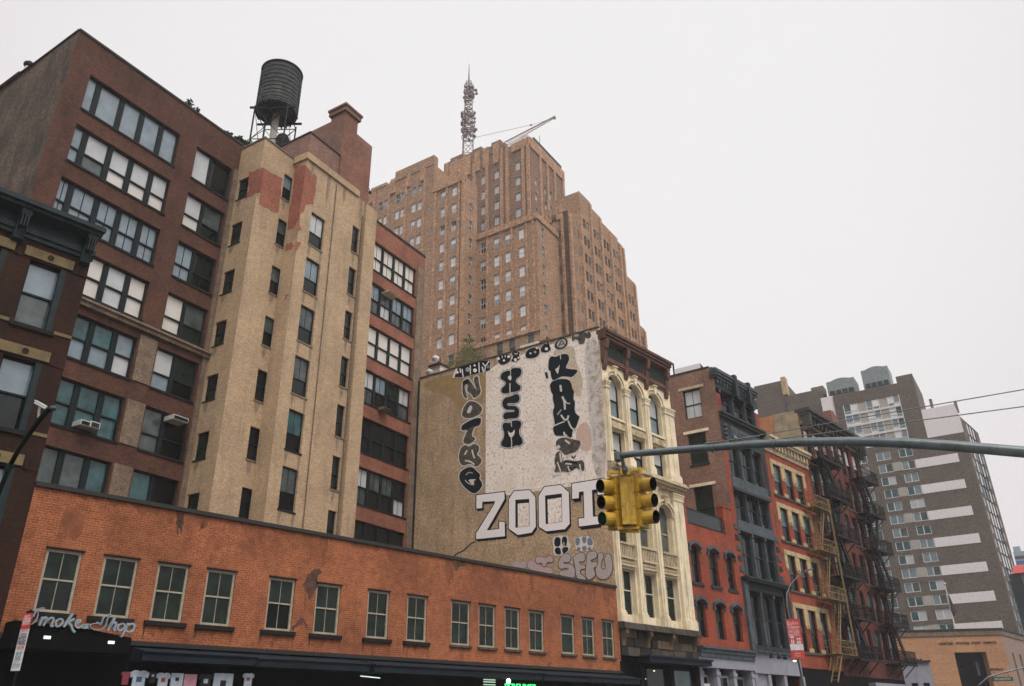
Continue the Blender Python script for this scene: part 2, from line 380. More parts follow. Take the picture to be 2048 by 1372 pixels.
IRONL = plain('pale_slate_iron', (.062, .083, .094), .6, amt=.35, scale=2, grain=.25, stain=(.025, .034, .038), samt=.8, spec=.25)
LILAC = plain('lilac_grey_paint', (.27, .275, .32), .55, amt=.1, scale=2, grain=.15, stain=(.15, .155, .18), samt=.5)
YBUFF = plain('buff_stone', (.46, .35, .185), .8, amt=.25, scale=2.5, grain=.25, stain=(.20, .14, .07), samt=.8)
YELIRON = plain('mustard_painted_iron', (.22, .16, .065), .6, amt=.35, scale=4)
BLKIRON = plain('black_painted_iron', (.006, .008, .009), .6, amt=.3, scale=4, spec=.15)
NAVY = plain('navy_canvas', (.008, .014, .021), .7, amt=.4, scale=1.5, spec=.2)
BLACKP = plain('black_paint', (.003, .0035, .0035), .8, amt=.3, scale=2, spec=.08)
SOOT = plain('sooty_stone', (.075, .062, .044), .9, amt=.5, scale=2.2, grain=.35, stain=(.02, .018, .015), samt=.9)
COPE = plain('dark_coping', (.018, .018, .016), .7)
BEIGEF = plain('beige_window_frame', (.33, .295, .22), .6, amt=.25, grain=.2)
DARKF = plain('dark_green_frame', (.007, .014, .0145), .6, spec=.15)
DKSILL = plain('dark_sill_stone', (.012, .011, .009), .8, spec=.2)
LEADF = plain('lead_grey_trim', (.012, .024, .026), .6, amt=.4, spec=.2, grain=.35)
WHITEF = plain('white_window_frame', (.62, .64, .62), .5, amt=.1)
CREAMF = plain('cream_window_frame', (.60, .55, .42), .6, amt=.1)
STEEL = plain('galvanised_steel', (.105, .13, .135), .36, amt=.25, scale=3, metal=.35, spec=.5, grain=.2)
YSIG = plain('signal_yellow_paint', (.50, .315, .035), .45, amt=.2, scale=7, grain=.16, stain=(.22, .12, .03), samt=.8)
WOODT = plain('weathered_tank_wood', (.04, .05, .048), .85, amt=.3, scale=2, grain=.35, stain=(.12, .11, .10), samt=.6, gs=10)
G_DARK = glass('dark_glass', (.005, .010, .010), ior=1.38)
G_GREEN = glass('dark_green_glass', (.010, .020, .014), rough=.2, ior=1.3, amt=.6, scale=1.8)
G_TEAL = glass('teal_glass', (.028, .085, .09), rough=.1, ior=1.5, amt=.5, scale=1.4)
G_BLUE = glass('sky_reflection_glass', (.17, .235, .265), rough=.1, ior=1.6, amt=.2, scale=1.2)  # grey-blue sky reflection painted into the pane colour
G_PALE = glass('pale_blind_and_sky_glass', (.46, .49, .49), rough=.2, ior=1.5, amt=.12)  # pale pane colour stands in for reflected sky as well as blinds
G_TWR = glass('tower_blind_glass', (.72, .72, .72), rough=.3, ior=1.4, amt=.12, scale=.4)
G_WARM = glass('cream_blind_and_sky_glass', (.60, .58, .52), rough=.3, ior=1.5, amt=.06)  # bright cream pane colour, reflected sky painted in along with blinds
G_GREY = glass('grey_glass', (.06, .078, .078), rough=.1, ior=1.5, amt=.45, scale=1.4)
G_NIGHT = glass('black_glass', (.003, .004, .004), rough=.2, ior=1.25)
TOWERB = brick('tower_brick', (.29, .175, .10), (.36, .22, .13), (.32, .23, .16), stain=(.22, .145, .095), samt=.45, bw=.6, bh=.2, big=.18, ssx=.4, ssz=.06, gs=2.2, grain=.55, var=.4)
TOWERD = brick('tower_shaded_grey_brick', (.185, .115, .075), (.235, .15, .095), (.22, .155, .11), stain=(.12, .08, .055), samt=.5, bw=.6, bh=.2, big=.2, ssx=.4, ssz=.06, gs=2.2, grain=.5, var=.35)  # darkened tower brick, shade of the setback masses put into its colour
TOWERL = plain('tower_pier_brick', (.38, .225, .125), .9, amt=.2, scale=.6, grain=.5, gs=2.5)
MODB = brick('modern_brown_brick', (.105, .085, .066), (.125, .102, .080), (.115, .095, .075), bw=.6, bh=.2, big=.15, gs=2.5, grain=.5, var=.15)
MODW = plain('white_panel', (.74, .715, .705), .6, amt=.06, grain=.08, gs=4)
MODG = plain('grey_louvre_metal', (.20, .24, .25), .5, amt=.15, gs=3)
POST = brick('orange_sandstone', (.37, .195, .105), (.42, .225, .12), (.27, .145, .08), bw=2.2, bh=1.1, big=.12, grain=.22, msize=.02, gs=4, var=.12)
POSTP = plain('pinkish_stone', (.27, .19, .145), .85, grain=.3, gs=5)
ROOFM = plain('tar_roof', (.05, .05, .05), .9)

D0 = 27.0
A = Pl(42.66, (0, 0)); A.o = -A.n * D0            # building line along the avenue
AU = A.U
GR = 31.0                                          # the side-street grid
# ------------------------------------------------------------------ low orange brick building
UO0, UO1 = 7.68, 37.46
low = thing('low_brick_building', 'long low orange brick building with fifteen sash windows above dark awnings', 'building', A.mat(UO0, 0))
wins = [(95, 167), (210, 278.5), (318, 380), (415.5, 473), (540, 592), (634, 682.7), (737, 779.6), (815.6, 855), (903, 940.5), (957.7, 990.5), (1009.8, 1039), (1057.7, 1086.7), (1121, 1147.4), (1162.7, 1187), (1202.7, 1226)]
ZT = 6.69
cols = []
for x0, x1 in wins:
    y0 = 1096 + (x0 - 95) * .1345
    def solve(x):
        y = 1100 + (x - 95) * .13
        for _ in range(6):
            u, z = A.uz(x, y); y += (z - ZT) * 42
        return A.U(x, y)
    cols.append((solve(x0), solve(x1)))
mb = MB(); SZ = 4.86
wall(mb, A, UO0, UO1, 4.22, 8.46, [(a, b, SZ, ZT) for a, b in cols], rec=.14)
shell(mb, A, UO0, UO1, 8.46, 2.6, z0=0, back=True)
mb.build('brick_wall', ORANGE, low, A)
mb = MB(); mb.box(A, UO0, UO1, 8.465, 8.60, -.4, .09); mb.build('coping', COPE, low, A)
for i, (a, b) in enumerate(cols):
    big = i < 8
    gl = [G_GREEN, G_GREEN, G_GREEN, G_GREEN]
    if i in (4,): gl = [G_NIGHT, G_GREEN]
    if i == 0: gl = [G_DARK, G_GREEN]
    window(low, A, a, b, SZ, ZT, BEIGEF, gl, rail=(.52,), mx=(1, 1) if i != 12 else (0, 0), fw=.085, rw=.05, mw=.022, rec=.05, dep=.09,
           sill=DKSILL if big else SOOT, sillw=.16 if big else .07, sillh=.15 if big else .1, sillp=.1)
for a, b in cols:
    mb = MB(); mb.box(A, a - .04, b + .04, ZT + .004, ZT + .05, -.02, .05); mb.build('head_shadow_strip', DKSILL, low, A)  # dark strip standing in for the shadow line along each window top
# soot patches and scars on the brick, thin paint lying on the wall
_OLD = None
def blot(par, F, pts, mat, w=.006, name='stain', k=2, th=.003):
    mb = MB(); p = chaikin([F.uz(*q) for q in pts], k); mb.prism(F, [tuple(q) for q in p], w - th, w); return mb.build(name, mat, par, F)
SOOTP = plain('soot_patch', (.085, .042, .028), .95, amt=.5, scale=3, grain=.4)
SOOTD = plain('dark_soot_patch', (.20, .07, .03), .95, amt=.3, scale=3, grain=.3)
blot(low, A, ragged([(127, 1022), (150, 1017), (168, 1030), (166, 1060), (150, 1082), (132, 1070), (124, 1045)], 1, 1.2, 2), SOOTD, k=1)
blot(low, A, ragged([(606, 1168), (614, 1150), (622, 1143), (638, 1136), (643, 1146), (634, 1156), (636, 1172), (626, 1190), (619, 1200), (612, 1182)], 2, 3.5, 4), SOOTP, k=0)
blot(low, A, ragged([(583, 1256), (592, 1247), (600, 1234), (608, 1238), (614, 1250), (618, 1262), (606, 1244), (596, 1252), (586, 1262)], 3, 2, 3), SOOTP, k=0)
rs = random.Random(9)
for (x, wd, hgt, m_) in ((262, 60, 26, 0), (330, 34, 34, 0), (352, 14, 52, 1), (392, 26, 30, 0), (545, 50, 14, 0), (640, 16, 60, 0), (700, 60, 14, 0), (892, 14, 60, 0), (905, 26, 22, 1), (928, 34, 30, 0), (1005, 30, 12, 0), (1150, 22, 26, 0), (1172, 20, 36, 0), (1205, 26, 40, 0), (480, 30, 20, 0), (775, 24, 34, 0), (215, 40, 18, 0), (150, 50, 14, 0)):
    y = 965 + (x - 72) * .1785 + 7
    p = [(x, y), (x + wd, y + wd * .178), (x + wd * .9, y + wd * .178 + hgt * rs.uniform(.3, .9)), (x + wd * .6, y + hgt * rs.uniform(.4, 1)), (x + wd * .35, y + hgt), (x + wd * .1, y + hgt * rs.uniform(.3, .7))]
    blot(low, A, ragged(p, x, 3.5, 4), [SOOTD, SOOTP][m_], k=0)
for x, y, wd, hgt in ((540, 1282, 8, 14), (630, 1280, 5, 18), (742, 1290, 5, 22), (812, 1300, 4, 20), (300, 1262, 10, 10), (947, 1202, 7, 44), (608, 1188, 6, 40), (1060, 1150, 6, 40)):
    blot(low, A, ragged([(x, y), (x + wd, y + 1), (x + wd * .8, y + hgt), (x + wd * .3, y + hgt * .9)], x, 1.5, 3), SOOTD, k=0)
def streak(par, F, u, z, wd, h, mat, seed, w=.006):
    r = random.Random(seed); p = [(u, z), (u + wd, z), (u + wd * .9, z - h * .4), (u + wd * .7, z - h * r.uniform(.5, .8)), (u + wd * .5, z - h), (u + wd * .35, z - h * .6), (u + wd * .15, z - h * r.uniform(.5, .95)), (u + .02, z - h * .3)]
    mb = MB(); mb.prism(F, p[::-1], w - .003, w); return mb.build('stain', mat, par, F)
for i, (a, b) in enumerate(cols[:8]):
    streak(low, A, a - .16, SZ - .16, .09, .42, SOOTP, i); streak(low, A, b + .06, SZ - .16, .10, .46, SOOTD, i + 20); streak(low, A, (a + b) / 2 - .2, SZ - .16, .3, .22, SOOTD, i + 40)
# shop level: dark wall, awnings
mb = MB(); mb.box(A, UO0, UO1, 0, 4.215, -.6, -.15); mb.build('shop_wall', BLACKP, low, A)
mb = MB(); mb.box(A, UO0, UO1, 4.08, 4.214, -.149, .12); mb.build('shop_cornice', COPE, low, A)
aw = [(265, 488), (492, 716), (720, 1052), (1058, 1246)]
for i, (x0, x1) in enumerate(aw):
    ua, ub = AU(x0, 1290 + (x0 - 265) * .06), AU(x1, 1290 + (x1 - 265) * .06)
    if i == 3: ub = UO1 + .35
    mb = MB(); pr = [.85, .75, .95, .9][i]; zt = 4.04; zb = 3.72 - .02 * i
    prof = [(0.0, zt), (pr, zb + .16), (pr, zb - .12), (0.0, zb - .12)]
    n = len(prof)
    f = [A.at(ua, z, w) for w, z in prof]; g = [A.at(ub, z, w) for w, z in prof]
    mb.poly(f); mb.poly(g[::-1])
    for k in range(n): mb.poly([f[k], f[(k + 1) % n], g[(k + 1) % n], g[k]])
    mb.tube([A.at(ua, zb + .14, pr + .02), A.at(ub, zb + .14, pr + .02)], .05, 6)
    mb.build('awning', NAVY, low, A)
# small white lamps under the first fascia, a fluorescent tube and slats
LAMPW = emit('cool_lamp', (.8, .95, .85), 1.1)
for x, y, lb in ((95, 1274, 'small pale light panel under the first word of the script sign'), (223, 1284, 'small pale light panel under the last letters of the script sign')):
    mb = MB(); u, z = A.off(1.03).uz(x, y); mb.box(A, u - .09, u + .09, z - .05, z + .03, 1.0, 1.03)
    tag(mb.build('light_panel', LAMPW, None, A), lb, 'light')
mb = MB(); F5 = A.off(.1)
mb.tube([F5.at(*F5.uz(721, 1352)), F5.at(*F5.uz(760, 1356))], .02)
tag(mb.build('tube_light', LAMPW, None, A), 'thin fluorescent tube glowing below the awning', 'light')

# ------------------------------------------------------------------ dark building with bracketed cornice
drk = thing('corner_building', 'dark brown brick building with teal grey bracketed cornice at the left edge', 'building', A.mat(-6, 0))
rows = [(13.48, 15.78), (10.04, 12.34), (6.6, 8.9), (3.9, 5.5)]
cc = [(5.88 - 1.82 * k, 7.0 - 1.82 * k) for k in range(7)]
mb = MB(); wall(mb, A, -6, 7.67, 0, 16.6, [(a, b, c, d) for a, b in cc for c, d in rows], rec=.3)
shell(mb, A, -6, 7.67, 16.6, 9, right=True); mb.build('brick_wall', DARKB, drk, A)
OCH = plain('ochre_stone', (.16, .12, .055), .85, amt=.2, grain=.2, stain=(.05, .04, .03), samt=.5)
for r, (c, d) in enumerate(rows[:3]):
    for a, b in cc[:3]:
        window(drk, A, a, b, c, d, DARKF, [G_DARK, G_BLUE] if r else [G_GREY, G_BLUE], rail=(.5,), fw=.07, rw=.07, rec=.16, dep=.1, sill=DKSILL, sillw=.1, sillh=.14)
        mb = MB(); mb.box(A, b - .16, b + .02, c + .02, d - .02, -.14, .03); mb.build('side_trim', LEADF, drk, A)
        mb = MB(); mb.box(A, a - .22, b + .18, d + .08, d + .42, -.1, .06)
        mb.lathe(A.at((a + b) / 2, d + .25, .06), [(.11, -.0), (.11, .0)], 4) if False else None
        mb.build('lintel', OCH, drk, A)
        mb = MB(); c0 = A.at((a + b) / 2, d + .25, .07)
        pts = [((a + b) / 2 + .1 * cos(k * pi / 5), d + .25 + .1 * sin(k * pi / 5)) for k in range(10)]; mb.prism(A, pts, .05, .085); mb.build('rosette', DARKB, drk, A)
    e = 7.66
    for a, b in cc[:4]:
        mb = MB(); u0_ = b + .2; mb.box(A, u0_, e, d + .0, d + .3, .003, .02)
        for k in range(int((e - u0_) / .16)): mb.box(A, u0_ + .04 + k * .16, u0_ + .12 + k * .16, d + .01, d + .29, .01, .05)
        mb.build('dentil_band', DARKB, drk, A); e = a - .24
for c in (13.48, 10.04):
    e = 7.66
    for a, b in cc[:4]:
        mb = MB(); mb.box(A, b + .11, e, c - .05, c + .06, -.05, .035); e = a - .11; mb.build('belt_course', OCH, drk, A)
mb = MB(); mb.box(A, -6, 7.72, 16.6, 16.8, -.3, .16); mb.box(A, -6, 7.68, 16.8, 17.25, -.3, .06); mb.box(A, -6, 7.7, 17.25, 17.38, -.3, .55); mb.box(A, -6, 7.74, 17.38, 17.52, -.3, .66); mb.box(A, -6, 7.72, 17.52, 17.6, -.3, .58)
mb.box(A, -6, 7.7, 16.44, 16.6, 0.003, .1)
mb.build('cornice', LEADF, drk, A)
for ub in (7.44, 5.32, 3.2, 1.1):
    mb = MB(); prof = [(.06, 17.24), (.5, 17.24), (.48, 17.05), (.32, 16.85), (.26, 16.5), (.22, 16.25), (.06, 16.16)]
    f = [A.at(ub - .16, z, w) for w, z in prof]; g = [A.at(ub + .16, z, w) for w, z in prof]
    mb.poly(f); mb.poly(g[::-1])
    for k in range(len(f)): mb.poly([f[k], f[(k + 1) % len(f)], g[(k + 1) % len(f)], g[k]])
    for q in (-.09, 0, .09): mb.box(A, ub + q - .02, ub + q + .02, 16.6, 17.2, .26, .5)
    mb.build('bracket', LEADF, drk, A)
# ------------------------------------------------------------------ painted-wall building: corner and party wall frames
UC = A.U(1232, 1172); CORNER = A.at(UC)
CW = Pl(122.8, CORNER)                              # party wall, u negative going back
q = CW.at(CW.U(831, 925)); BR = Pl(GR, q)           # right wing of the loft building
BL = Pl(GR, q - BR.n * 0.0); ndR = float((CAM - BR.o) @ BR.n)
BL = Pl(GR, BR.o - BR.n * ndR * .062)               # left wing, set back
loft = thing('loft_building', 'tall brown brick loft building with banded windows and a tan stucco stair tower', 'building', BR.mat(-20, 0))
def rect_u(F, pts): return [F.U(*p) for p in pts]
# left wing -------------------------------------------------
uL0 = BL.U(159, 61); uLn0, uLn1 = BL.U(395, 292), BL.U(466, 331); uLw0, uLw1 = BL.U(182, 147), BL.U(361.5, 268)
ztop = BL.Z(159, 61)
rt_ = [BL.Z(*p) for p in ((395, 292), (378, 382), (357, 480), (340, 578), (318, 683), (295, 812), (268, 937))]
z1_ = rt_[0]; dzL = (rt_[0] - rt_[6]) / 6; rowsL = [z1_ - dzL * k for k in range(7)]
hL = 2.28; uE = BL.U(484, 297)
ops = []
for z in rowsL + [rowsL[-1] - dzL]: ops += [(uLw0, uLw1, z - hL, z), (uLn0, uLn1, z - hL, z)]
mb = MB(); wall(mb, BL, uL0, uE, 3, ztop, ops, rec=.3)
mb.poly([BL.at(uL0, 3), BL.at(uE, 3), BL.at(uE, ztop, -14), BL.at(uL0, ztop, -14)]) if False else None
shell(mb, BL, uL0, uE, ztop - .02, 13, z0=3, left=False, right=False)
mb.build('left_wing_wall', LOFT, loft, BL)
LS = Pl(GR + 91.5, BL.at(uL0))                       # left side wall, runs back to the left
mb = MB(); wall(mb, LS, -26, 0, 3, ztop, []); 
for k, (a, b, h) in enumerate([(-8.6, -6.2, .5), (-12.6, -10.4, .7), (-16.5, -14.2, .5), (-19, -17.2, .8)]): mb.box(LS, a, b, ztop, ztop + h, -.5, 0)
mb.build('side_wall', LOFTS, loft, LS)
mb = MB(); mb.box(LS, -26, 0, ztop + .0, ztop + .1, -.4, .06); mb.build('side_coping', COPE, loft, LS)
fr = [0, 198 - 182.2]; 
cw_ = [.62, 1.5, 1.3, 1.3, 1.18]
for k, z in enumerate(rowsL):
    a = z - hL
    if k == 0: pal = [G_BLUE, G_BLUE]; mxw = (0, 0); rl = ()
    elif k == 1: pal = [G_BLUE, G_BLUE, G_GREY, G_PALE, G_WARM, G_PALE, G_WARM, G_PALE, G_WARM, G_PALE]; mxw = (0, 0); rl = (.42,)
    elif k == 2: pal = [G_BLUE] * 10; mxw = (1, 1); rl = (.45,)
    elif k == 3: pal = [G_WARM, G_WARM, G_WARM, G_WARM, G_WARM, G_WARM, G_PALE, G_PALE]; mxw = (0, 0); rl = (.48,)
    elif k == 4: pal = [G_TEAL, G_BLUE, G_TEAL, G_PALE, G_BLUE]; mxw = (0, 0); rl = (.48,)
    elif k == 5: pal = [G_TEAL]; mxw = (0, 0); rl = (.48,)
    else: pal = [G_GREY, G_TEAL, G_GREY]; mxw = (0, 0); rl = (.5,) if k == 9 else ()
    window(loft, BL, uLw0, uLw1, a, z, DARKF, pal, cols=cw_, rail=rl, mx=mxw, fw=.07, mull=.3, rw=.09, mw=.04, rec=.18, dep=.14, sill=DKSILL, sillw=.05, sillh=.13, sillp=.06)
    pn = [[G_PALE, G_DARK], [G_WARM, G_PALE, G_DARK, G_GREY], [G_BLUE, G_BLUE, G_NIGHT, G_DARK], [G_WARM, G_WARM, G_GREEN, G_GREY], [G_BLUE, G_PALE, G_NIGHT, G_GREEN], [G_GREY, G_GREY, G_NIGHT, G_NIGHT], [G_TEAL, G_NIGHT]][k]
    window(loft, BL, uLn0, uLn1, a, z, DARKF, pn, cols=(1, 1.15), rail=() if k in (0, 6) else (.4,), mx=(1, 1) if k == 2 else (0, 0), fw=.07, mull=.22, rw=.08, mw=.04, rec=.18, dep=.14, sill=DKSILL, sillw=.05, sillh=.13, sillp=.06)
mb = MB(); zb = rowsL[4] + .42
mb.box(BL, uL0 + .5, uE, zb, zb + .22, .003, .22); mb.box(BL, uL0 + .5, uE, zb + .22, zb + .34, .003, .34); mb.build('belt_cornice', TANP, loft, BL)
for k in (4, 5, 6):
    mb = MB(); z = rowsL[k]; mb.box(BL, uLw1 + .1, uLn0 - .1, z - hL, z + (.0 if k > 4 else .25), .003, .06); mb.build('stone_pier', TANP, loft, BL)
mb = MB(); mb.box(BL, uLn1 + .12, uE - .02, 3, rowsL[0] + .1, .003, .1); mb.build('edge_pier', TANP, loft, BL)
mb = MB(); mb.box(BL, uL0, uE, ztop, ztop + .14, -.4, .06); mb.build('coping', COPE, loft, BL)
# tan stair tower --------------------------------------------
S1 = Pl(GR + 90, BL.at(uE)); d1 = S1.U(530, 278)      # side face of first projection
F1 = Pl(GR, S1.at(d1)); zt1 = F1.Z(530, 277)
uF1 = F1.U(590, 316)
zt1 = S1.Z(529, 277)
def tower_rows(F, pts): return [F.uz(*p) for p in pts]
sw = [F1.uz(*p) for p in ((578, 355),)]
# window tops measured on each face
s1w = [(484, 362, 498, 405), (462, 452, 481, 488), (449, 548, 466, 585), (430, 652, 449, 690), (408, 760, 432, 800), (389, 872, 412, 920), (378, 965, 392, 1010)]
s1 = [(S1.uz(x0, y0 + 4), S1.uz(x1, y1)) for x0, y0, x1, y1 in s1w]
uwa = sum(p[0][0] for p in s1) / 7; wwa = .95
rz = rowsL
top1 = [F1.uz(*p)[1] for p in ((572, 350), (562, 438), (546, 530), (534, 632), (516, 736), (498, 850), (480, 972))]
uf1a = sum(F1.U(*p) for p in ((562, 438), (546, 530), (534, 632), (516, 736), (498, 850), (480, 972))) / 6
dz1 = (top1[1] - top1[5]) / 4; rows1 = [top1[1] + dz1 - dz1 * k for k in range(8)]
tops_s = [S1.uz(*p)[1] for p in ((498, 350), (481, 443), (466, 541), (449, 643), (432, 751), (412, 863))]
dzs = (tops_s[1] - tops_s[5]) / 4; rowss = [tops_s[1] + dzs - dzs * k for k in range(8)]
opsS = [(uwa, uwa + wwa, z - 1.5, z) for z in rowss]
mb = MB(); wall(mb, S1, 0, d1, 3, zt1, opsS, rec=.25); mb.build('tower_side_wall', TAN, loft, S1)
for z in rowss[:7]: window(loft, S1, uwa, uwa + wwa, z - 1.5, z, DARKF, [G_GREEN, G_DARK], fw=.06, rec=.12, sill=DKSILL, sillw=.05, sillh=.08, sillp=.03)
wf1 = .78
ops1 = [(uf1a, uf1a + wf1, z - 1.85, z) for z in rows1]
S2o = F1.at(uF1)
F2p = None
S2 = Pl(GR + 90, S2o); d2 = S2.U(614, 322) if S2.U(614, 322) > 0 else .8
mb = MB(); wall(mb, F1, 0, uF1, 3, zt1, ops1, rec=.25); shell(mb, F1, 0, uF1, zt1 - .02, 9, z0=3, left=False, right=False, back=False); mb.build('tower_front_wall', TAN, loft, F1)
mb = MB(); mb.box(F1, -.05, uF1 + .02, zt1, zt1 + .12, -5, .05); mb.build('tower_coping', TANP, loft, F1)
for k, z in enumerate(rows1[:7]): window(loft, F1, uf1a, uf1a + wf1, z - 1.85, z, DARKF, [G_DARK, G_BLUE if k == 0 else G_GREY if k < 4 else G_DARK], mx=(0, 0), fw=.06, rec=.12, sill=TANP if k < 6 else DKSILL, sillw=.06, sillh=.1, sillp=.04)
F2 = Pl(GR, S2.at(d2)); zt2 = S2.Z(608, 321)
uM0 = sum(F2.U(*p) for p in ((624, 423), (613, 512), (604, 608), (591, 708), (579, 814), (564, 930))) / 6
uM1 = sum(F2.U(*p) for p in ((651, 440), (641, 527), (632, 622), (621, 723), (610, 829), (597, 940))) / 6
tM = [F2.Z(*p) for p in ((624, 423), (613, 512), (604, 608), (591, 708), (579, 814), (564, 930))]
dM = (tM[0] - tM[5]) / 5; rowsM = [tM[0] - dM * k for k in range(7)]
uN0 = sum(F2.U(*p) for p in ((705, 449), (699, 532), (691, 618), (684, 711), (676, 807), (666, 910))) / 6; wN = .68
tN = [F2.Z(*p) for p in ((705, 449), (699, 532), (691, 618), (684, 711), (676, 807), (666, 910))]
dN = (tN[0] - tN[5]) / 5; rowsN = [tN[0] - dN * k for k in range(8)]
uS = F2.U(672, 375); uX = F2.U(727, 425); uY = F2.U(748, 440); z2r = F2.Z(707, 392)
mb = MB(); wall(mb, S2, 0, d2, 3, zt2, []); mb.build('second_bay_side', TAN, loft, S2)
ops2 = [(uM0, uM1, z - 2.35, z) for z in rowsM] + [(uN0, uN0 + wN, z - 2.0, z) for z in rowsN]
ops2 = [o for o in ops2 if o[2] > 3.2]
mb = MB(); wall(mb, F2, 0, uX, 3, zt2, ops2, rec=.25)
zs_ = F2.Z(748, 425)
wall(mb, F2, uX, uY, 3, zs_, [], w=.25); mb.poly([F2.at(uX, 3, 0), F2.at(uX, 3, .25), F2.at(uX, zs_, .25), F2.at(uX, zs_, 0)])
mb.poly([F2.at(uX, zs_, .25), F2.at(uY, zs_, .25), F2.at(uY, zs_, -6), F2.at(uX, zs_, -6)]); mb.poly([F2.at(uY, 3, .25), F2.at(uY, 3, -6), F2.at(uY, zs_, -6), F2.at(uY, zs_, .25)])
shell(mb, F2, 0, uX, zt2 - .02, 7, z0=3, left=False, right=False, back=False)
mb.build('tower_wall', TAN, loft, F2)
PN = [[G_DARK, G_PALE], [G_DARK, G_BLUE], [G_DARK, G_GREY], [G_DARK, G_GREY], [G_NIGHT, G_TEAL], [G_NIGHT, G_GREY], [G_NIGHT, G_DARK]]
for k, z in enumerate(rowsM[:6]): window(loft, F2, uM0, uM1, z - 2.35, z, DARKF, PN[k], rail=(.42,), mx=(0, 1), fw=.07, rec=.13, sill=DKSILL if k > 2 else TANP, sillw=.05, sillh=.1, sillp=.04)
for k, z in enumerate(rowsN[:7]):
    if z - 2 > 3.2: window(loft, F2, uN0, uN0 + wN, z - 2.0, z, DARKF, [G_DARK, G_DARK], rail=(.45,), fw=.05, rec=.13, sill=TANP, sillw=.05, sillh=.1, sillp=.04)
mb = MB(); mb.tube([F2.at(uS, 3, .05), F2.at(uS, zt2 - .3, .05)], .035, 5); mb.tube([F2.at(uX - .12, 3, .08), F2.at(uX - .12, zs_ - 1, .08)], .06, 6); mb.build('downpipe', TANP, loft, F2)
mb = MB(); mb.box(F2, -.1, F2.U(715, 412), zt2, zt2 + .5, -.35, .12); mb.box(F2, -.12, 0, zt2, zt2 + .5, -d2, -.35); mb.box(S2, .1, d2, zt2 - .02, zt2 + .48, .003, .12) if False else None
mb.build('ledge', TAN, loft, F2)
# bare brick where the stucco has come away
def patch(F, pts, keep=None, w=.008): return blot(loft, F, ragged(pts, int(pts[0][0]), keep=keep), BARE, w=w, name='bare_brick_patch', k=0)
k1 = (537, 278, -.1533); k2 = (613.5, 325, -.1465); c1x = lambda y: k1[0] + k1[2] * (y - k1[1]); c2x = lambda y: k2[0] + k2[2] * (y - k2[1])
patch(S1, [(497, 346), (c1x(336), 336), (c1x(384), 384), (505, 392), (490, 400), (498, 378)], k1)
patch(F1, [(c1x(336), 336), (565, 357), (561, 390), (556, 425), (540, 420), (c1x(408), 408)], k1)
patch(S2, [(590, 334), (c2x(332), 332), (c2x(380), 380), (c2x(440), 440), (584, 458), (575, 460), (583, 400)], k2)
patch(F2, [(c2x(332), 332), (634, 354), (627, 409), (614, 409), (606, 424), (600, 432), (598, 446), (609, 464), (c2x(462), 460), (c2x(400), 400)], k2)
patch(F2, [(590, 490), (596, 484), (602, 486), (594, 500), (588, 502)]); patch(S2, [(571, 492), (583, 483), (587, 490), (584, 499), (570, 502)])
patch(F2, [(571, 590), (577, 590), (574, 599), (568, 601)])
# bulkheads and chimney on the tower roof
P2 = F2.off(-.35); v0 = P2.U(617, 262); 
uc0, uc1 = P2.U(614, 325), P2.U(674, 370)
zp = P2.Z(617, 262); zq = P2.Z(688, 208)
mb = MB(); mb.box(P2, uc0, uc1, zt2 + .5, zp, -6.5, 0); mb.build('bulkhead', BULK, loft, F2)
ud0, ud1 = uc1, P2.U(734, 400)
zsh = P2.Z(736, 289); um = P2.U(716, 240); zc = P2.Z(688, 222)
CS = Pl(GR + 90, P2.at(ud0)); dC = -CS.U(663, 236); zL = CS.Z(661, 244)
mb = MB(); mb.box(P2, ud0, um - .08, zs_ - 3, zL, -6.5, .1); mb.box(P2, um - .08, ud1, zs_ - 3, zsh, -5.5, .1)
mb.box(P2, ud0, um - .08, zL, zc, -dC, .1)
mb.build('chimney', BULK, loft, F2)
mb = MB(); mb.box(P2, ud0 + .02, um - .1, zs_ - 3, zL + .6, .101, .12); mb.box(P2, um - .1, ud1 - .02, zs_ - 3, zsh - .4, .101, .12); mb.build('chimney_face', BULKR, loft, F2)
mb = MB(); mb.box(P2, ud0 - .14, um + .08, zc + .001, zc + .38, -dC - .14, .26); mb.box(P2, ud0 - .22, um + .16, zc + .381, zc + .55, -dC - .2, .34); mb.build('chimney_cap', BULK, loft, F2)
mb = MB(); mb.box(P2, uc0 - .06, uc1 - .01, zp + .001, zp + .09, -6.6, .06); mb.build('bulkhead_coping', COPE, loft, F2)
# right wing ---------------------------------------------------
uR0 = BR.U(748, 480) - .3; uR1 = BR.U(833, 540); uRE = BR.U(850, 515); ztR = BR.Z(850, 515)
RWT = [BR.Z(*p) for p in ((748, 480), (740, 558), (733, 643), (727, 735), (718, 827), (712, 927), (703, 1036))]
dR = (RWT[0] - RWT[6]) / 6; rowsR = [RWT[0] - dR * k for k in range(7)]; hR = BR.Z(748, 480) - BR.Z(743, 530)
hR = 2.35
uR0w = BR.U(748, 480) + .02
mb = MB(); wall(mb, BR, uR0 - 3, uRE, 3, ztR, [(uR0w, uR1, z - hR, z) for z in rowsR], rec=.25)
shell(mb, BR, uR0, uRE, ztR - .02, 12, z0=3, left=False, back=True, right=True); mb.build('right_wing_wall', LOFTR, loft, BR)
pr = [[G_WARM], [G_GREY, G_BLUE, G_PALE, G_GREY, G_GREY, G_BLUE], [G_WARM], [G_GREY, G_PALE, G_DARK, G_BLUE, G_DARK, G_GREEN], [G_DARK], [G_GREY, G_PALE, G_DARK, G_GREY, G_DARK], [G_GREY, G_DARK]]
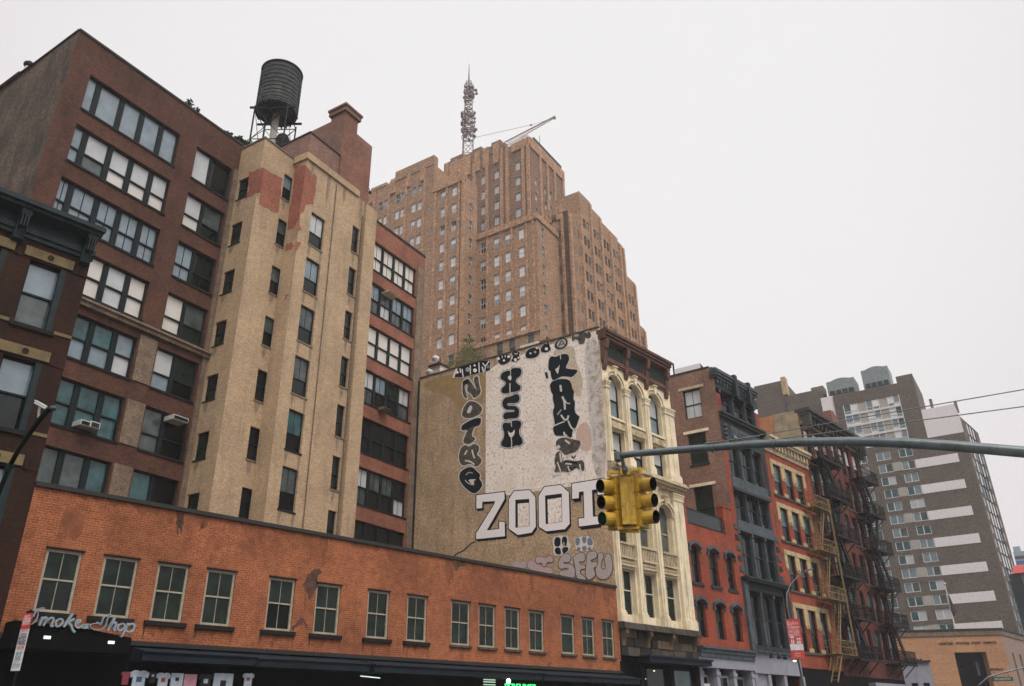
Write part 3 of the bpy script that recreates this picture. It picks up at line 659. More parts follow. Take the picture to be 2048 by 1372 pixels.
for k, z in enumerate(rowsR):
    o = window(loft, BR, uR0w, uR1, z - hR, z, DARKF, pr[k], cols=(1, 1, 1, 1), rail=(.48,), mx=(1, 1) if k != 2 else (0, 0), fw=.08, mull=.22, rw=.09, mw=.03, rec=.16, dep=.14, sill=DKSILL, sillw=.04, sillh=.11, sillp=.05)
mb = MB(); mb.box(BR, uR1 + .1, uRE - .02, 3, ztR - 1.2, .003, .07); mb.build('edge_pier', TANP, loft, BR)
mb = MB(); mb.box(BR, uR0 - 1, uRE + .05, ztR, ztR + .14, -.4, .07); mb.build('coping', COPE, loft, BR)

TSTR = plain('sill_run_off', (.25, .185, .12), .95, amt=.3, scale=4, grain=.3)
for i, z in enumerate(rowsM[:6]): streak(loft, F2, uM0 + .0, z - 2.46, .25, .9, TSTR, i); streak(loft, F2, uM1 - .2, z - 2.46, .22, 1.2, TSTR, i + 9)
for i, z in enumerate(rows1[:7]): streak(loft, F1, uf1a + .05, z - 1.97, .35, .8, TSTR, i + 30)
for i, z in enumerate(rowsN[:6]): streak(loft, F2, uN0 + .1, z - 2.12, .3, .9, TSTR, i + 50)
for i, z in enumerate(rowss[:7]): streak(loft, S1, uwa + .1, z - 1.6, .4, .7, TSTR, i + 70)
for u, z, h in ((.4, zt2, 1.6), (1.9, zt2, 2.6), (3.4, zt2, 1.4), (5.1, zt2, 2.2)): streak(loft, F2, u, z - .02, .3, h, TSTR, int(u * 10), w=.012)
# ------------------------------------------------------------------ cream cast iron building with the painted party wall
cre = thing('cream_building', 'narrow cream cast iron building with arched windows, brown cornice and a graffiti covered party wall', 'building', A.mat(UC, 0))
X0, X1 = UC, 45.25
ZP = CW.Z(1197, 655); ZW = 22.7
CC = [(37.98, 39.42), (40.12, 41.62), (42.36, 43.92)]
R5, R4, R3, R2 = (18.72, 21.62), (15.95, 17.95), (11.12, 14.12), (7.16, 9.66)
ops = []
for a, b in CC: ops += [(a, b, R5[0], R5[1], .72), (a, b, R4[0], R4[1]), (a, b, R3[0], R3[1], .72), (a, b, R2[0], R2[1])]
mb = MB(); wall(mb, A, X0, X1, 6.7, ZP - .05, ops, rec=.34, w=0); shell(mb, A, X0, X1, ZP - .3, 14, z0=0, left=False, right=True)
mb.build('front_wall', CREAM, cre, A)
for i, (a, b) in enumerate(CC):
    window(cre, A, a, b, R5[0], R5[1], DARKF, [G_BLUE, G_PALE], rail=(.45,), fw=.09, rw=.08, rec=.3, dep=.1, sill=CREAM, sillw=.08, sillh=.14, sillp=.12)
    window(cre, A, a, b, R4[0], R4[1], DARKF, [G_GREY, G_PALE], rail=(.4,), fw=.08, rw=.07, rec=.3, dep=.1)
    window(cre, A, a, b, R3[0], R3[1], CREAMD, [G_GREY, G_GREY] if i else [G_DARK, G_GREY], rail=(.4,), fw=.09, rw=.07, rec=.3, dep=.1)
    window(cre, A, a, b, R2[0], R2[1], CREAMF, [G_GREEN, G_GREEN], rail=(.55,), mx=(1, 1), fw=.07, rw=.06, mw=.05, rec=.3, dep=.1)
PIL = [(X0 + .0, 37.94), (39.5, 40.04), (41.7, 42.28), (44.0, X1)]
def pilaster(par, u0, u1, z0, z1, w=.2, mat=CREAM, cap=True):
    mb = MB(); mb.box(A, u0 - .05, u1 + .05, z0, z0 + .5, .003, w + .09); mb.box(A, u0 - .02, u1 + .02, z0 + .5, z0 + .62, .003, w + .04); mb.box(A, u0 + .05, u1 - .05, z0 + .62, z1 - .5, .003, w)
    um = (u0 + u1) / 2; mb.box(A, um - .07, um + .07, z0 + .7, z1 - .6, w + .001, w + .045)
    if cap:
        mb.box(A, u0, u1, z1 - .5, z1 - .42, .003, w + .05)
        for k, (e, h) in enumerate(((.01, .14), (.04, .13), (.08, .12))): mb.box(A, u0 + .03 - e, u1 - .03 + e, z1 - .41 + k * .135, z1 - .41 + k * .135 + h, .003, w + .03 + e)
    return mb.build('pilaster', mat, par, A)
for u0, u1 in PIL:
    pilaster(cre, u0, u1, 15.72, 20.95, mat=CREAM); pilaster(cre, u0, u1, 6.72, 15.05, mat=CREAM)
def arch_band(par, a, b, zs, rise, th, w0, w1, mat, name, key=True, N=14, F=A):
    mb = MB(); c = (a + b) / 2; ra = (b - a) / 2
    for k in range(N):
        t0, t1 = pi - pi * k / N, pi - pi * (k + 1) / N
        P = lambda t, e: (c + (ra + e) * cos(t), zs + (rise + e) * sin(t))
        q = [P(t0, 0.0), P(t1, 0.0), P(t1, th), P(t0, th)]
        mb.prism(F, q[::-1] if False else q, w0, w1)
    if key:
        mb.prism(F, [(c - .1, zs + rise - .08), (c + .1, zs + rise - .08), (c + .17, zs + rise + .48), (c - .17, zs + rise + .48)], w0, w1 + .14)
        mb.box(F, c - .2, c + .2, zs + rise + .48, zs + rise + .56, w0, w1 + .2)
    return mb.build(name, mat, par, F)
for a, b in CC:
    for (z0, z1), mt in ((R5, CREAM), (R3, CREAM)):
        arch_band(cre, a, b, z1 - .72, .72, .16, .003, .1, CREAMD if z1 < 15 else CREAM, 'arch_moulding', key=True)
        arch_band(cre, a - .2, b + .2, z1 - .72, .92, .1, .004, .17, mt, 'outer_arch', key=False)
# spandrel bands between floors
for a, b in CC:
    mb = MB(); mb.box(A, a - .02, b + .02, 18.0, 18.12, .003, .18); mb.box(A, a + .1, b - .1, 18.2, 18.48, .003, .07); mb.box(A, a - .04, b + .04, 18.56, 18.58, .003, .12)
    mb.build('spandrel_panel', CREAMD, cre, A)
    mb = MB(); mb.box(A, a - .04, b + .04, 10.98, 11.1, .003, .22); mb.box(A, a - .02, b + .02, 10.2, 10.3, .003, .2); mb.box(A, a - .02, b + .02, 9.78, 9.9, .003, .16); mb.box(A, a + .02, b - .02, 9.98, 10.1, .003, .1)
    n = 9
    for k in range(n):
        u = a + (b - a) * (k + .5) / n; mb.box(A, u - .035, u + .035, 10.3, 10.98, .05, .17)
    mb.build('baluster_panel', CREAMD, cre, A)
    mb = MB(); mb.box(A, a, b, 10.3, 10.98, .003, .012); mb.build('panel_back', SOOT, cre, A)
mb = MB(); mb.box(A, X0 - .02, X1 + .02, 15.1, 15.28, .003, .3); mb.box(A, X0 - .04, X1 + .06, 15.28, 15.42, .003, .52); mb.box(A, X0 - .05, X1 + .1, 15.42, 15.55, .003, .66); mb.box(A, X0 - .02, X1 + .05, 15.55, 15.68, .003, .58)
mb.build('mid_cornice', CREAMD, cre, A)
mb = MB(); mb.box(A, X0 - .02, X1 + .04, 6.45, 6.68, .003, .42); mb.box(A, X0 - .05, X1 + .05, 6.35, 6.449, .003, .5); mb.build('sill_course', SOOT, cre, A)
# sooty stone frieze made of uneven blocks
SB = [plain('soot_stone_' + n_, c_, .9, amt=.4, scale=3, grain=.3) for n_, c_ in (('a', (.13, .09, .05)), ('b', (.045, .038, .026)), ('c', (.08, .068, .05)), ('d', (.018, .016, .013)))]
rr = random.Random(4); mb = MB()
for z0, z1 in ((5.95, 6.34), (5.5, 5.94), (5.02, 5.49)):
    u = X0 + .02
    while u < X1 - .05:
        L = rr.uniform(.5, 1.3); e = min(u + L, X1 + .02); mb.box(A, u + .01, e - .01, z0 + .01, z1 - .01, .003, rr.uniform(.04, .16), rr.choice([0, 1, 1, 2, 3, 3, 3])); u = e
mb.build('stone_frieze', SB, cre, A)
for u in (X0 + .2, 40.0, 42.3, 44.9):
    mb = MB(); prof = [(.0, 6.34), (.44, 6.34), (.42, 6.1), (.2, 5.8), (.14, 5.5), (0, 5.45)]
    f = [A.at(u - .14, z, w) for w, z in prof]; g = [A.at(u + .14, z, w) for w, z in prof]; mb.poly(f); mb.poly(g[::-1])
    for k in range(len(f)): mb.poly([f[k], f[(k + 1) % len(f)], g[(k + 1) % len(f)], g[k]])
    mb.build('console', SB[0], cre, A)
# shop front
mb = MB(); mb.box(A, X0, X1, 0, 5.0, -.6, -.35); mb.box(A, X0, X1, 5.0, 6.7, -.6, 0); mb.build('shop_wall', BLACKP, cre, A)
mb = MB(); mb.box(A, 39.2, X1 + .45, 4.72, 4.98, .003, .7); mb.box(A, 39.1, X1 + .5, 4.98, 5.08, .003, .8); mb.build('shop_cornice', NAVY, cre, A)
for u in (X0 + .1, 39.3, 42.2, 45.0):
    mb = MB(); mb.box(A, u - .2, u + .2, 0, 4.7, -.34, .1); mb.build('shop_pier', BLACKP, cre, A)
window(cre, A, 39.9, 41.9, 1.0, 4.5, BLACKP, [G_DARK, G_DARK], rail=(.6,), rec=.1)
window(cre, A, 42.6, 44.6, 1.0, 4.5, BLACKP, [G_DARK, G_TEAL], rail=(.6,), rec=.1)
# brown top cornice with scrolled brackets
XE = 44.95
mb = MB(); mb.box(A, X0 - .02, XE + .1, 22.35, 22.6, .003, .18); mb.box(A, X0, XE + .05, 22.6, 23.75, .003, .1)
mb.box(A, X0 - .03, XE + .0, 23.75, 23.95, -.1, .46); mb.box(A, X0 - .04, XE + .03, 23.95, 24.15, -.1, .56); mb.box(A, X0 - .05, XE + .05, 24.15, 24.33, -.2, .66); mb.box(A, X0 - .05, XE + .04, 24.33, 24.4, -.2, .58)
mb.box(A, X0 - .02, XE + .05, 22.22, 22.35, .003, .12)
mb.build('top_cornice', BROWNST, cre, A)
DKP = plain('dark_cornice_panel', (.022, .036, .032), .8, spec=.1)
for a, b in ((37.98, 39.75), (40.3, 42.05), (42.6, 44.4)):
    mb = MB(); mb.box(A, a, b, 22.72, 23.62, .101, .115); mb.build('cornice_panel', DKP, cre, A)
for u in (37.72, 40.02, 42.33, 44.7):
    mb = MB(); prof = [(.1, 23.74), (.45, 23.74), (.47, 23.5), (.38, 23.2), (.27, 22.95), (.27, 22.7), (.2, 22.4), (.2, 22.05), (.1, 21.75), (.003, 21.7), (.003, 22.4)]
    f = [A.at(u - .17, z, w) for w, z in prof]; g = [A.at(u + .17, z, w) for w, z in prof]; mb.poly(f); mb.poly(g[::-1])
    for k in range(len(f)): mb.poly([f[k], f[(k + 1) % len(f)], g[(k + 1) % len(f)], g[k]])
    mb.lathe(A.at(u, 23.1, .32), [(.0, -.01), (.13, -.01), (.13, .24), (.09, .3), (0, .32)], 8)
    mb.build('bracket', BROWNST, cre, A)
# party wall
LW = -CW.U(831, 925)
mb = MB(); wall(mb, CW, -LW, 0, 0, ZP, []); mb.build('party_wall', TANW, cre, CW)
mb = MB(); mb.box(CW, -LW, -.02, ZP, ZP + .1, -.35, .05); mb.build('parapet_coping', SOOT, cre, CW)
mb = MB(); mb.tube([CW.at(-LW + .12, 0, .1), CW.at(-LW + .12, ZP - .2, .1)], .07, 6); mb.build('downpipe', DARKF, cre, CW)
# ------------------------------------------------------------------ paint on the party wall (thin sheets lying on it)
def _m(name, lo, hi, c1, c2, scale=6, rough=.9, c3=None, amt=.25):
    m, n, b = _nodes(name); v = _coord(n)
    f = _range(n, _noise(n, v, scale, 8, .75), lo, hi, 0, 1); base = _mix(n, f, c1, c2)
    if c3:
        g = _range(n, _noise(n, v, .55, 4, .6), .5, .66, 0, .7); base = _mix(n, g, base, c3)
    k = _range(n, _noise(n, v, 30, 3), .3, .7, 1 - amt, 1 + amt)
    sc = n.nodes.new('ShaderNodeVectorMath'); sc.operation = 'SCALE'; n.links.new(base, sc.inputs[0]); n.links.new(k, sc.inputs['Scale'])
    n.links.new(sc.outputs[0], b.inputs['Base Color']); b.inputs['Roughness'].default_value = rough; b.inputs['Specular IOR Level'].default_value = .1; return m
WHITEW = _m('flaking_whitewash', .53, .60, (.86, .79, .71), (.44, .35, .25), scale=5.5, c3=(.70, .60, .49), amt=.3)
WORN = _m('worn_grey_paint', .46, .62, (.60, .57, .54), (.36, .27, .18), scale=2.2)
PWHITE = _m('white_spray_paint', .66, .78, (.82, .79, .78), (.55, .50, .45), scale=7, amt=.1)
PBLACK = _m('black_spray_paint', .66, .8, (.006, .012, .015), (.12, .11, .09), scale=5)
PFADE = _m('faded_black_paint', .45, .62, (.045, .05, .045), (.16, .125, .08), scale=4)
PLINE = _m('thin_white_paint', .6, .75, (.62, .60, .56), (.42, .36, .28), scale=6)
PGREY = _m('silver_spray_paint', .55, .72, (.40, .37, .35), (.30, .24, .17), scale=7)
PPINK = _m('pink_silver_paint', .55, .72, (.47, .36, .35), (.36, .26, .19), scale=7)
PBLUE = _m('blue_grey_paint', .5, .7, (.16, .20, .24), (.28, .27, .26), scale=7)
PNAVY = plain('navy_spray_paint', (.018, .032, .05), .9)
YPAT = plain('yellow_green_ivy_tint', (.3, .3, .1), .9)
def Q(ox, oy, s, pts): return [(ox + x / s, oy + y / s) for x, y in pts]
NP = [0]
COLL = {'mb': None, 'mats': [], 'name': ''}
def flush():
    if COLL['mb'] is not None and COLL['mb'].f: COLL['mb'].build(COLL['name'], COLL['mats'], cre, CW)
    COLL['mb'] = None; COLL['mats'] = []
def begin(name): flush(); COLL['mb'] = MB(); COLL['name'] = name
def emitm(mb, name, mat):
    """pieces of one painted letter stay together in that letter's mesh"""
    if COLL['mb'] is None: return mb.build(name, mat, cre, CW)
    c = COLL['mb']; i = len(c.v)
    if mat not in COLL['mats']: COLL['mats'].append(mat)
    k = COLL['mats'].index(mat); c.v += mb.v; c.f += [tuple(i + q for q in f) for f in mb.f]; c.m += [k] * len(mb.f)
def paint(pts, mat, w, name='painted_letter', k=2, F=None, hole=None):
    F = F or CW; p = [F.uz(*q) for q in pts]; p = [tuple(q) for q in (chaikin(p, k) if k else p)]
    mb = MB(); n = len(p)
    i = len(mb.v); mb.v += [tuple(F.at(u, z, w)) for u, z in p]; mb.f.append(tuple(range(n))); mb.m.append(0)
    for a in range(n):
        b = (a + 1) % n; mb.poly([F.at(*p[a], w), F.at(*p[a], w - .0025), F.at(*p[b], w - .0025), F.at(*p[b], w)])
    return emitm(mb, name, mat)
def grow(pts, e):
    """offset polygon outwards by e pixels"""
    p = [np.array(q, float) for q in pts]; n = len(p)
    ar = sum(p[i][0] * p[(i + 1) % n][1] - p[(i + 1) % n][0] * p[i][1] for i in range(n)); sg = 1 if ar > 0 else -1
    r = []
    for i in range(n):
        a, b, c = p[i - 1], p[i], p[(i + 1) % n]; d1, d2 = b - a, c - b
        n1 = np.array([d1[1], -d1[0]]) / (np.hypot(*d1) + 1e-6); n2 = np.array([d2[1], -d2[0]]) / (np.hypot(*d2) + 1e-6)
        m_ = n1 + n2; m_ /= max(.35, np.hypot(*m_)); k = 1 / max(.55, float(m_ @ n1)); r.append(tuple(b + sg * m_ * e * k))
    return r
def letter(pts, fill, line, e=1.6, w=.018, k=2, e2=0, line2=None, name='painted_letter', new=True):
    if new: begin(name)
    if line2: paint(grow(pts, e2), line2, w - .004, name + '_edge', k)
    paint(grow(pts, e), line, w, name + '_outline', k)
    return paint(pts, fill, w + .004, name, k)
def stroke(pts, wid, mat, w, name='paint_stroke', F=None, closed=False, cap=True):
    p = [np.array(q, float) for q in chaikin(pts, 2, closed=closed)]; L = []; R = []; n = len(p)
    for i in range(n):
        a = p[i - 1] if (i or closed) else p[i]; b = p[(i + 1) % n] if (i < n - 1 or closed) else p[i]
        d = b - a; d /= np.hypot(*d) + 1e-6; q = np.array([-d[1], d[0]]) * wid / 2; L.append(tuple(p[i] + q)); R.append(tuple(p[i] - q))
    F = F or CW; mb = MB(); LL = [F.at(*F.uz(*q), w) for q in L]; RR = [F.at(*F.uz(*q), w) for q in R]
    for i in range(n if closed else n - 1):
        j = (i + 1) % n; mb.poly([LL[i], LL[j], RR[j], RR[i]])
    return mb.build(name, mat, cre, F)
# whitewashed rectangle and its worn right margin
paint([(972, 745), (1000, 724), (1120, 683), (1195, 661), (1219, 958), (1180, 968), (971, 996)], WHITEW, .006, 'whitewash_patch', 0)
paint([(1166, 690), (1196, 668), (1201, 740), (1217, 955), (1188, 962), (1178, 820)], WORN, .010, 'worn_patch', 1)
REDW = _m('faint_red_wash', .4, .7, (.62, .42, .34), (.56, .48, .40), scale=2); paint([(1157, 850), (1175, 842), (1184, 870), (1182, 905), (1160, 900), (1150, 875)], REDW, .010, 'red_wash_patch', 2)
OCW = _m('ochre_wash', .4, .62, (.30, .20, .09), (.36, .27, .14), scale=2); paint([(845, 764), (905, 748), (972, 737), (972, 800), (930, 840), (900, 790), (850, 780)], OCW, .006, 'ochre_patch', 2)
paint([(1100, 705), (1125, 695), (1150, 690), (1150, 720), (1168, 760), (1160, 800), (1145, 780), (1130, 730)], _m('tan_wash', .45, .65, (.52, .42, .30), (.66, .58, .48), scale=3), .010, 'tan_wash_patch', 2)
for pp in ([(1171, 700), (1173, 735), (1176, 770), (1179, 805)], [(1181, 830), (1184, 870), (1187, 905)]): stroke(pp, 3.0, PLINE, .014, 'paint_drip')
# ZOOT: block capitals, white with a heavy black drop edge
O5, S5 = (930, 940), 6.827
def B5(p): return Q(O5[0], O5[1], S5, p)
def block(outer, inner=None, dx=26, dz=34):
    begin('block_letter'); o = B5(outer); paint(grow(o, 1.8), PBLACK, .020, 'block_letter_outline', 0)
    sh = B5([(x + dx, y + dz) for x, y in outer]); 
    n = len(o)
    for i in range(n):
        j = (i + 1) % n; paint([o[i], o[j], sh[j], sh[i]], PBLACK, .0165 + .0002 * (i % 5), 'block_letter_shadow', 0)
    if inner:
        oi = B5(inner); m = len(oi)
        mb = MB()
        # split ring between outer and inner
        big = [CW.uz(*q) for q in o]; sm = [CW.uz(*q) for q in oi]
        pairs = OPAIR
        for a, b in zip(pairs, pairs[1:] + pairs[:1]):
            q = [CW.at(*big[a[0]], .025), CW.at(*big[b[0]], .025), CW.at(*sm[b[1]], .025), CW.at(*sm[a[1]], .025)]
            if a[1] == b[1]: q = q[:3]
            if a[0] == b[0]: q = [q[0], q[2], q[3]]
            mb.poly(q)
        emitm(mb, 'block_letter', PWHITE)
        # inner drop edge and counter
        ix = B5([(x + (26 if k in (0, 3) else 0) , y + (46 if k in (0, 1) else 0)) for k, (x, y) in enumerate(inner)])
        paint(grow(ix, -1.0), WHITEW, .0235, 'letter_counter', 0)
    else: paint(o, PWHITE, .025, 'block_letter', 0)
block([(160, 345), (540, 300), (545, 395), (300, 825), (470, 805), (470, 705), (545, 712), (548, 905), (155, 945), (155, 870), (400, 470), (415, 425), (240, 435), (236, 520), (158, 528)], dx=22, dz=30)
OPAIR = [(0, 0), (1, 1), (2, 1), (3, 2), (4, 2), (5, 3), (6, 3), (7, 0)]
block([(672, 290), (885, 275), (962, 368), (970, 775), (912, 855), (722, 888), (600, 800), (602, 400)], [(690, 408), (880, 395), (885, 765), (692, 790)], dx=16, dz=36)
block([(1088, 232), (1308, 205), (1420, 305), (1432, 735), (1368, 808), (1112, 838), (1012, 775), (1008, 355)], [(1095, 350), (1325, 322), (1330, 705), (1105, 742)], dx=20, dz=34)
block([(1462, 190), (1895, 118), (1905, 330), (1815, 342), (1808, 262), (1735, 275), (1750, 640), (1825, 632), (1832, 738), (1560, 772), (1552, 665), (1632, 655), (1622, 292), (1558, 300), (1556, 385), (1465, 395)], dx=32, dz=44)
# HSM column
H1 = lambda p: Q(900, 690, 9.145, p)
H3 = lambda p: Q(900, 830, 8.07, p)
letter(H1([(925, 570), (960, 505), (1060, 465), (1110, 480), (1130, 425), (1230, 420), (1300, 425), (1315, 500), (1290, 570), (1225, 610), (1200, 670), (1240, 715), (1300, 750), (1290, 830), (1200, 860), (1120, 865), (1070, 885), (970, 890), (935, 850), (950, 790), (1010, 740), (1030, 690), (980, 650), (930, 620)]), PBLACK, PLINE, e=1.6, k=1, e2=2.4, line2=PFADE)
paint(H1([(1105, 550), (1140, 590), (1105, 665), (1050, 590)]), WHITEW, .0235, 'letter_gap', 1); stroke(H1([(1112, 430), (1112, 560)]), 1.4, PLINE, .0238); stroke(H1([(1100, 700), (1100, 800), (1102, 890)]), 2.2, PLINE, .0238)
letter(H1([(1240, 895), (1280, 950), (1270, 1030), (1200, 1070), (1080, 1060), (1045, 1085), (1060, 1115), (1180, 1110), (1250, 1150), (1275, 1220), (1255, 1320), (1190, 1350), (1080, 1345), (1010, 1372), (970, 1320), (990, 1240), (1080, 1225), (1170, 1225), (1190, 1195), (1120, 1185), (1030, 1190), (965, 1130), (955, 1040), (1010, 960), (1120, 940), (1190, 900)]), PBLACK, PLINE, e=1.6, k=1, e2=2.4, line2=PFADE)
letter(H3([(850, 160), (880, 120), (980, 130), (1010, 90), (1100, 85), (1155, 110), (1150, 190), (1115, 240), (1125, 330), (1170, 380), (1180, 460), (1120, 500), (1070, 490), (1010, 520), (985, 525), (900, 525), (830, 500), (825, 440), (870, 380), (880, 280), (850, 220)]), PBLACK, PLINE, e=1.8, k=1, e2=2.6, line2=PFADE)
paint(H3([(935, 240), (960, 290), (1010, 285), (1050, 225), (1045, 310), (995, 380), (950, 330)]), WHITEW, .0235, 'letter_gap', 1); stroke(H3([(990, 110), (998, 190)]), 1.6, PLINE, .0238); stroke(H3([(990, 370), (1000, 440), (995, 530)]), 1.8, PLINE, .0238)
# NOTRE column at the left of the whitewash
letter(H1([(240, 660), (330, 610), (360, 640), (470, 800), (500, 850), (420, 600), (520, 560), (530, 700), (580, 880), (440, 990), (400, 900), (310, 850), (330, 740), (290, 700), (265, 760), (330, 1000), (250, 950), (225, 830)]), PFADE, PLINE, e=2.0, k=1)
letter(H1([(240, 660), (330, 620), (345, 700), (290, 720), (260, 760), (235, 730)]), PBLACK, PFADE, e=.3, k=1, w=.026, new=False)
letter(H1([(350, 1025), (450, 1035), (520, 1070), (600, 1160), (560, 1260), (450, 1320), (340, 1345), (230, 1320), (225, 1220), (270, 1110)]), PFADE, PLINE, e=2.0, k=1)
paint(H1([(370, 1100), (410, 1120), (400, 1190), (370, 1250), (315, 1250), (320, 1190)]), PLINE, .0235, 'letter_gap', 1)
letter(H3([(200, 160), (350, 70), (500, 35), (510, 100), (480, 180), (400, 190), (370, 260), (350, 340), (420, 380), (370, 440), (290, 480), (205, 440), (250, 320), (290, 240), (200, 255), (180, 210)]), PFADE, PLINE, e=2.1, k=1)
paint(H3([(205, 160), (350, 80), (495, 40), (490, 150), (380, 190), (200, 250), (185, 210)]), PBLACK, .0235, 'letter_face', 1)
letter(H3([(180, 520), (250, 480), (310, 520), (400, 455), (470, 500), (470, 580), (430, 640), (500, 690), (520, 760), (430, 850), (330, 780), (200, 830), (150, 740), (145, 640)]), PFADE, PLINE, e=1.9, k=1)
for pp in ([(280, 570), (240, 640)], [(360, 560), (370, 620), (400, 700)], [(245, 735), (330, 750), (400, 800)]): stroke(H3(pp), 3.2, PLINE, .0238)
letter(H3([(290, 840), (370, 840), (440, 910), (500, 970), (470, 1020), (520, 1090), (525, 1150), (460, 1240), (380, 1275), (280, 1210), (180, 1100), (145, 1010), (170, 910)]), PBLACK, PLINE, e=1.7, k=1)
paint(H3([(290, 1040), (440, 1035), (380, 1070), (400, 1120), (340, 1110)]), PLINE, .0235, 'letter_gap', 1); stroke(H3([(260, 970), (310, 920), (370, 940)]), 2.0, PGREY, .0238); stroke(H3([(245, 1050), (300, 1110), (390, 1130)]), 1.6, PLINE, .024)
# tall tag at the right of the whitewash
H2 = lambda p: Q(1050, 640, 9.145, p)
H4 = lambda p: Q(1060, 780, 7.622, p)
letter(H2([(440, 720), (480, 660), (560, 680), (640, 640), (730, 615), (800, 640), (815, 720), (780, 800), (740, 880), (830, 900), (940, 905), (970, 935), (930, 990), (860, 1050), (800, 1040), (680, 1030), (620, 1060), (520, 1115), (480, 1050), (470, 930), (430, 920), (430, 820)]), PBLACK, PLINE, e=1.5, k=1)
paint(H2([(550, 900), (610, 870), (640, 800), (625, 900), (605, 1000), (575, 950)]), PLINE, .0235, 'letter_gap', 1); stroke(H2([(650, 640), (655, 720)]), 1.5, PLINE, .0238)
letter(H2([(365, 955), (410, 960), (430, 1065), (390, 1070)]), PBLACK, PLINE, e=1.6, k=0)
letter(H2([(460, 1150), (620, 1080), (800, 1090), (850, 1180), (860, 1260), (900, 1310), (880, 1372), (520, 1372), (480, 1300)]), PBLACK, PFADE, e=.9, k=1)
letter(H4([(350, 20), (680, 0), (660, 140), (690, 180), (680, 330), (740, 400), (765, 390), (700, 590), (650, 620), (640, 740), (560, 700), (450, 700), (385, 700), (345, 590), (380, 540), (345, 330), (380, 250), (350, 160)]), PBLACK, PLINE, e=1.0, k=1)
letter(H4([(400, 760), (520, 720), (640, 750), (800, 780), (720, 940), (610, 970), (540, 1000), (480, 930), (400, 890)]), PFADE, PLINE, e=1.0, k=1)
letter(H4([(400, 950), (480, 930), (500, 1100), (560, 1060), (700, 1090), (820, 1060), (840, 1240), (760, 1220), (700, 1180), (600, 1260), (500, 1240), (360, 1260), (400, 1180), (370, 1090)]), PFADE, PLINE, e=1.0, k=1)
for pts, wd in (([(495, 100), (530, 180), (535, 300)], 4.2), ([(530, 150), (570, 210), (615, 205)], 2.2), ([(475, 380), (520, 450), (570, 460), (590, 390)], 3.6), ([(585, 470), (620, 560), (670, 610), (730, 590)], 3.0), ([(375, 545), (450, 510), (530, 480)], 2.4), ([(325, 280), (360, 420), (375, 545)], 2.0),
                ([(520, 640), (530, 690), (570, 700)], 4.0), ([(540, 765), (610, 820)], 4.0), ([(420, 850), (450, 890)], 7.0), ([(460, 960), (480, 1100)], 3.6), ([(560, 1020), (620, 990), (690, 1080)], 3.0), ([(545, 1120), (640, 1130)], 3.4), ([(420, 1100), (470, 1240)], 2.6), ([(580, 1160), (610, 1240)], 3.0), ([(760, 1130), (790, 1300)], 2.6), ([(330, 1270), (370, 1310), (480, 1290)], 2.0), ([(800, 800), (720, 950), (690, 1020)], 1.6)):
    stroke(H4(pts), wd, PLINE, .0245)
for pts, wd in (([(520, 1090), (720, 1115)], 4.0), ([(640, 1000), (660, 1050), (700, 1000)], 2.6), ([(600, 1180), (640, 1230), (700, 1170)], 2.6)): stroke(H4(pts), wd, PBLACK, .0252)
for pts in ([(650, 1190), (665, 1310)], [(480, 300), (420, 380)]): stroke(H2(pts) if pts[0][0] == 650 else H4(pts), 4.0 if pts[0][0] == 650 else 2.5, PLINE if pts[0][0] == 650 else PGREY, .0245)
# run of small tags along the parapet
letter(H1([(70, 590), (110, 440), (190, 400), (350, 360), (520, 310), (620, 290), (740, 275), (735, 460), (560, 510), (380, 555), (240, 595)]), PBLACK, PLINE, e=.9, k=0)
for pts, wd in (([(60, 600), (130, 430)], 3.2), ([(120, 480), (150, 520)], 5.0), ([(185, 430), (200, 510)], 2.4), ([(225, 440), (245, 590)], 2.0), ([(375, 370), (378, 540)], 2.0), ([(530, 320), (540, 510)], 2.0), ([(600, 330), (650, 400), (720, 290)], 2.0), ([(590, 400), (620, 500)], 2.6), ([(650, 390), (640, 480)], 1.8)): stroke(H1(pts), wd, PWHITE, .0245)
def dot(c, r, mat, w, f=H1):
    paint(f([(c[0] + r * cos(k * pi / 4), c[1] + r * sin(k * pi / 4)) for k in range(8)]), mat, w, 'paint_dot', 1)
for c, r, m_ in (((330, 450), 45, PGREY), ((455, 375), 22, PWHITE), ((460, 465), 38, PWHITE), ((700, 400), 35, PBLUE)): dot(c, r, m_, .0250)
letter(H1([(860, 260), (900, 200), (1040, 160), (1110, 180), (1120, 260), (1080, 320), (960, 375), (900, 340)]), PBLACK, PLINE, e=1.2, k=1)
for c, r in (((890, 250), 28), ((990, 285), 22), ((1075, 215), 28)): dot(c, r, PWHITE, .0250)
for pts in ([(955, 190), (960, 240)], [(1010, 180), (1015, 230)]): stroke(H1(pts), 1.8, PLINE, .0250)
letter(H1([(1120, 150), (1200, 110), (1290, 130), (1260, 190), (1290, 260), (1200, 310), (1110, 300), (1170, 220)]), PBLACK, PLINE, e=1.2, k=1)
for c, r in (((1200, 270), 28), ((1255, 235), 18)): dot(c, r, PWHITE, .0250)
stroke(H1([(1180, 150), (1210, 180), (1240, 145)]), 1.6, PLINE, .0250)
letter(H1([(1390, 130), (1450, 70), (1560, 40), (1640, 70), (1640, 170), (1560, 240), (1420, 250), (1380, 210)]), PBLACK, PLINE, e=1.2, k=1)
for c, r in (((1475, 155), 18), ((1560, 130), 24), ((1590, 60), 18)): dot(c, r, PPINK if r == 24 else PWHITE, .0250)
letter(H2([(330, 460), (400, 390), (440, 410), (450, 480), (485, 540), (400, 600), (300, 590), (285, 530)]), PBLACK, PLINE, e=1.2, k=1)
dot((395, 530), 30, PWHITE, .0250, H2); dot((392, 425), 20, PGREY, .0250, H2)
ring = [(540, 470), (570, 390), (650, 330), (730, 315), (785, 370), (780, 460), (710, 530), (620, 545), (560, 520)]
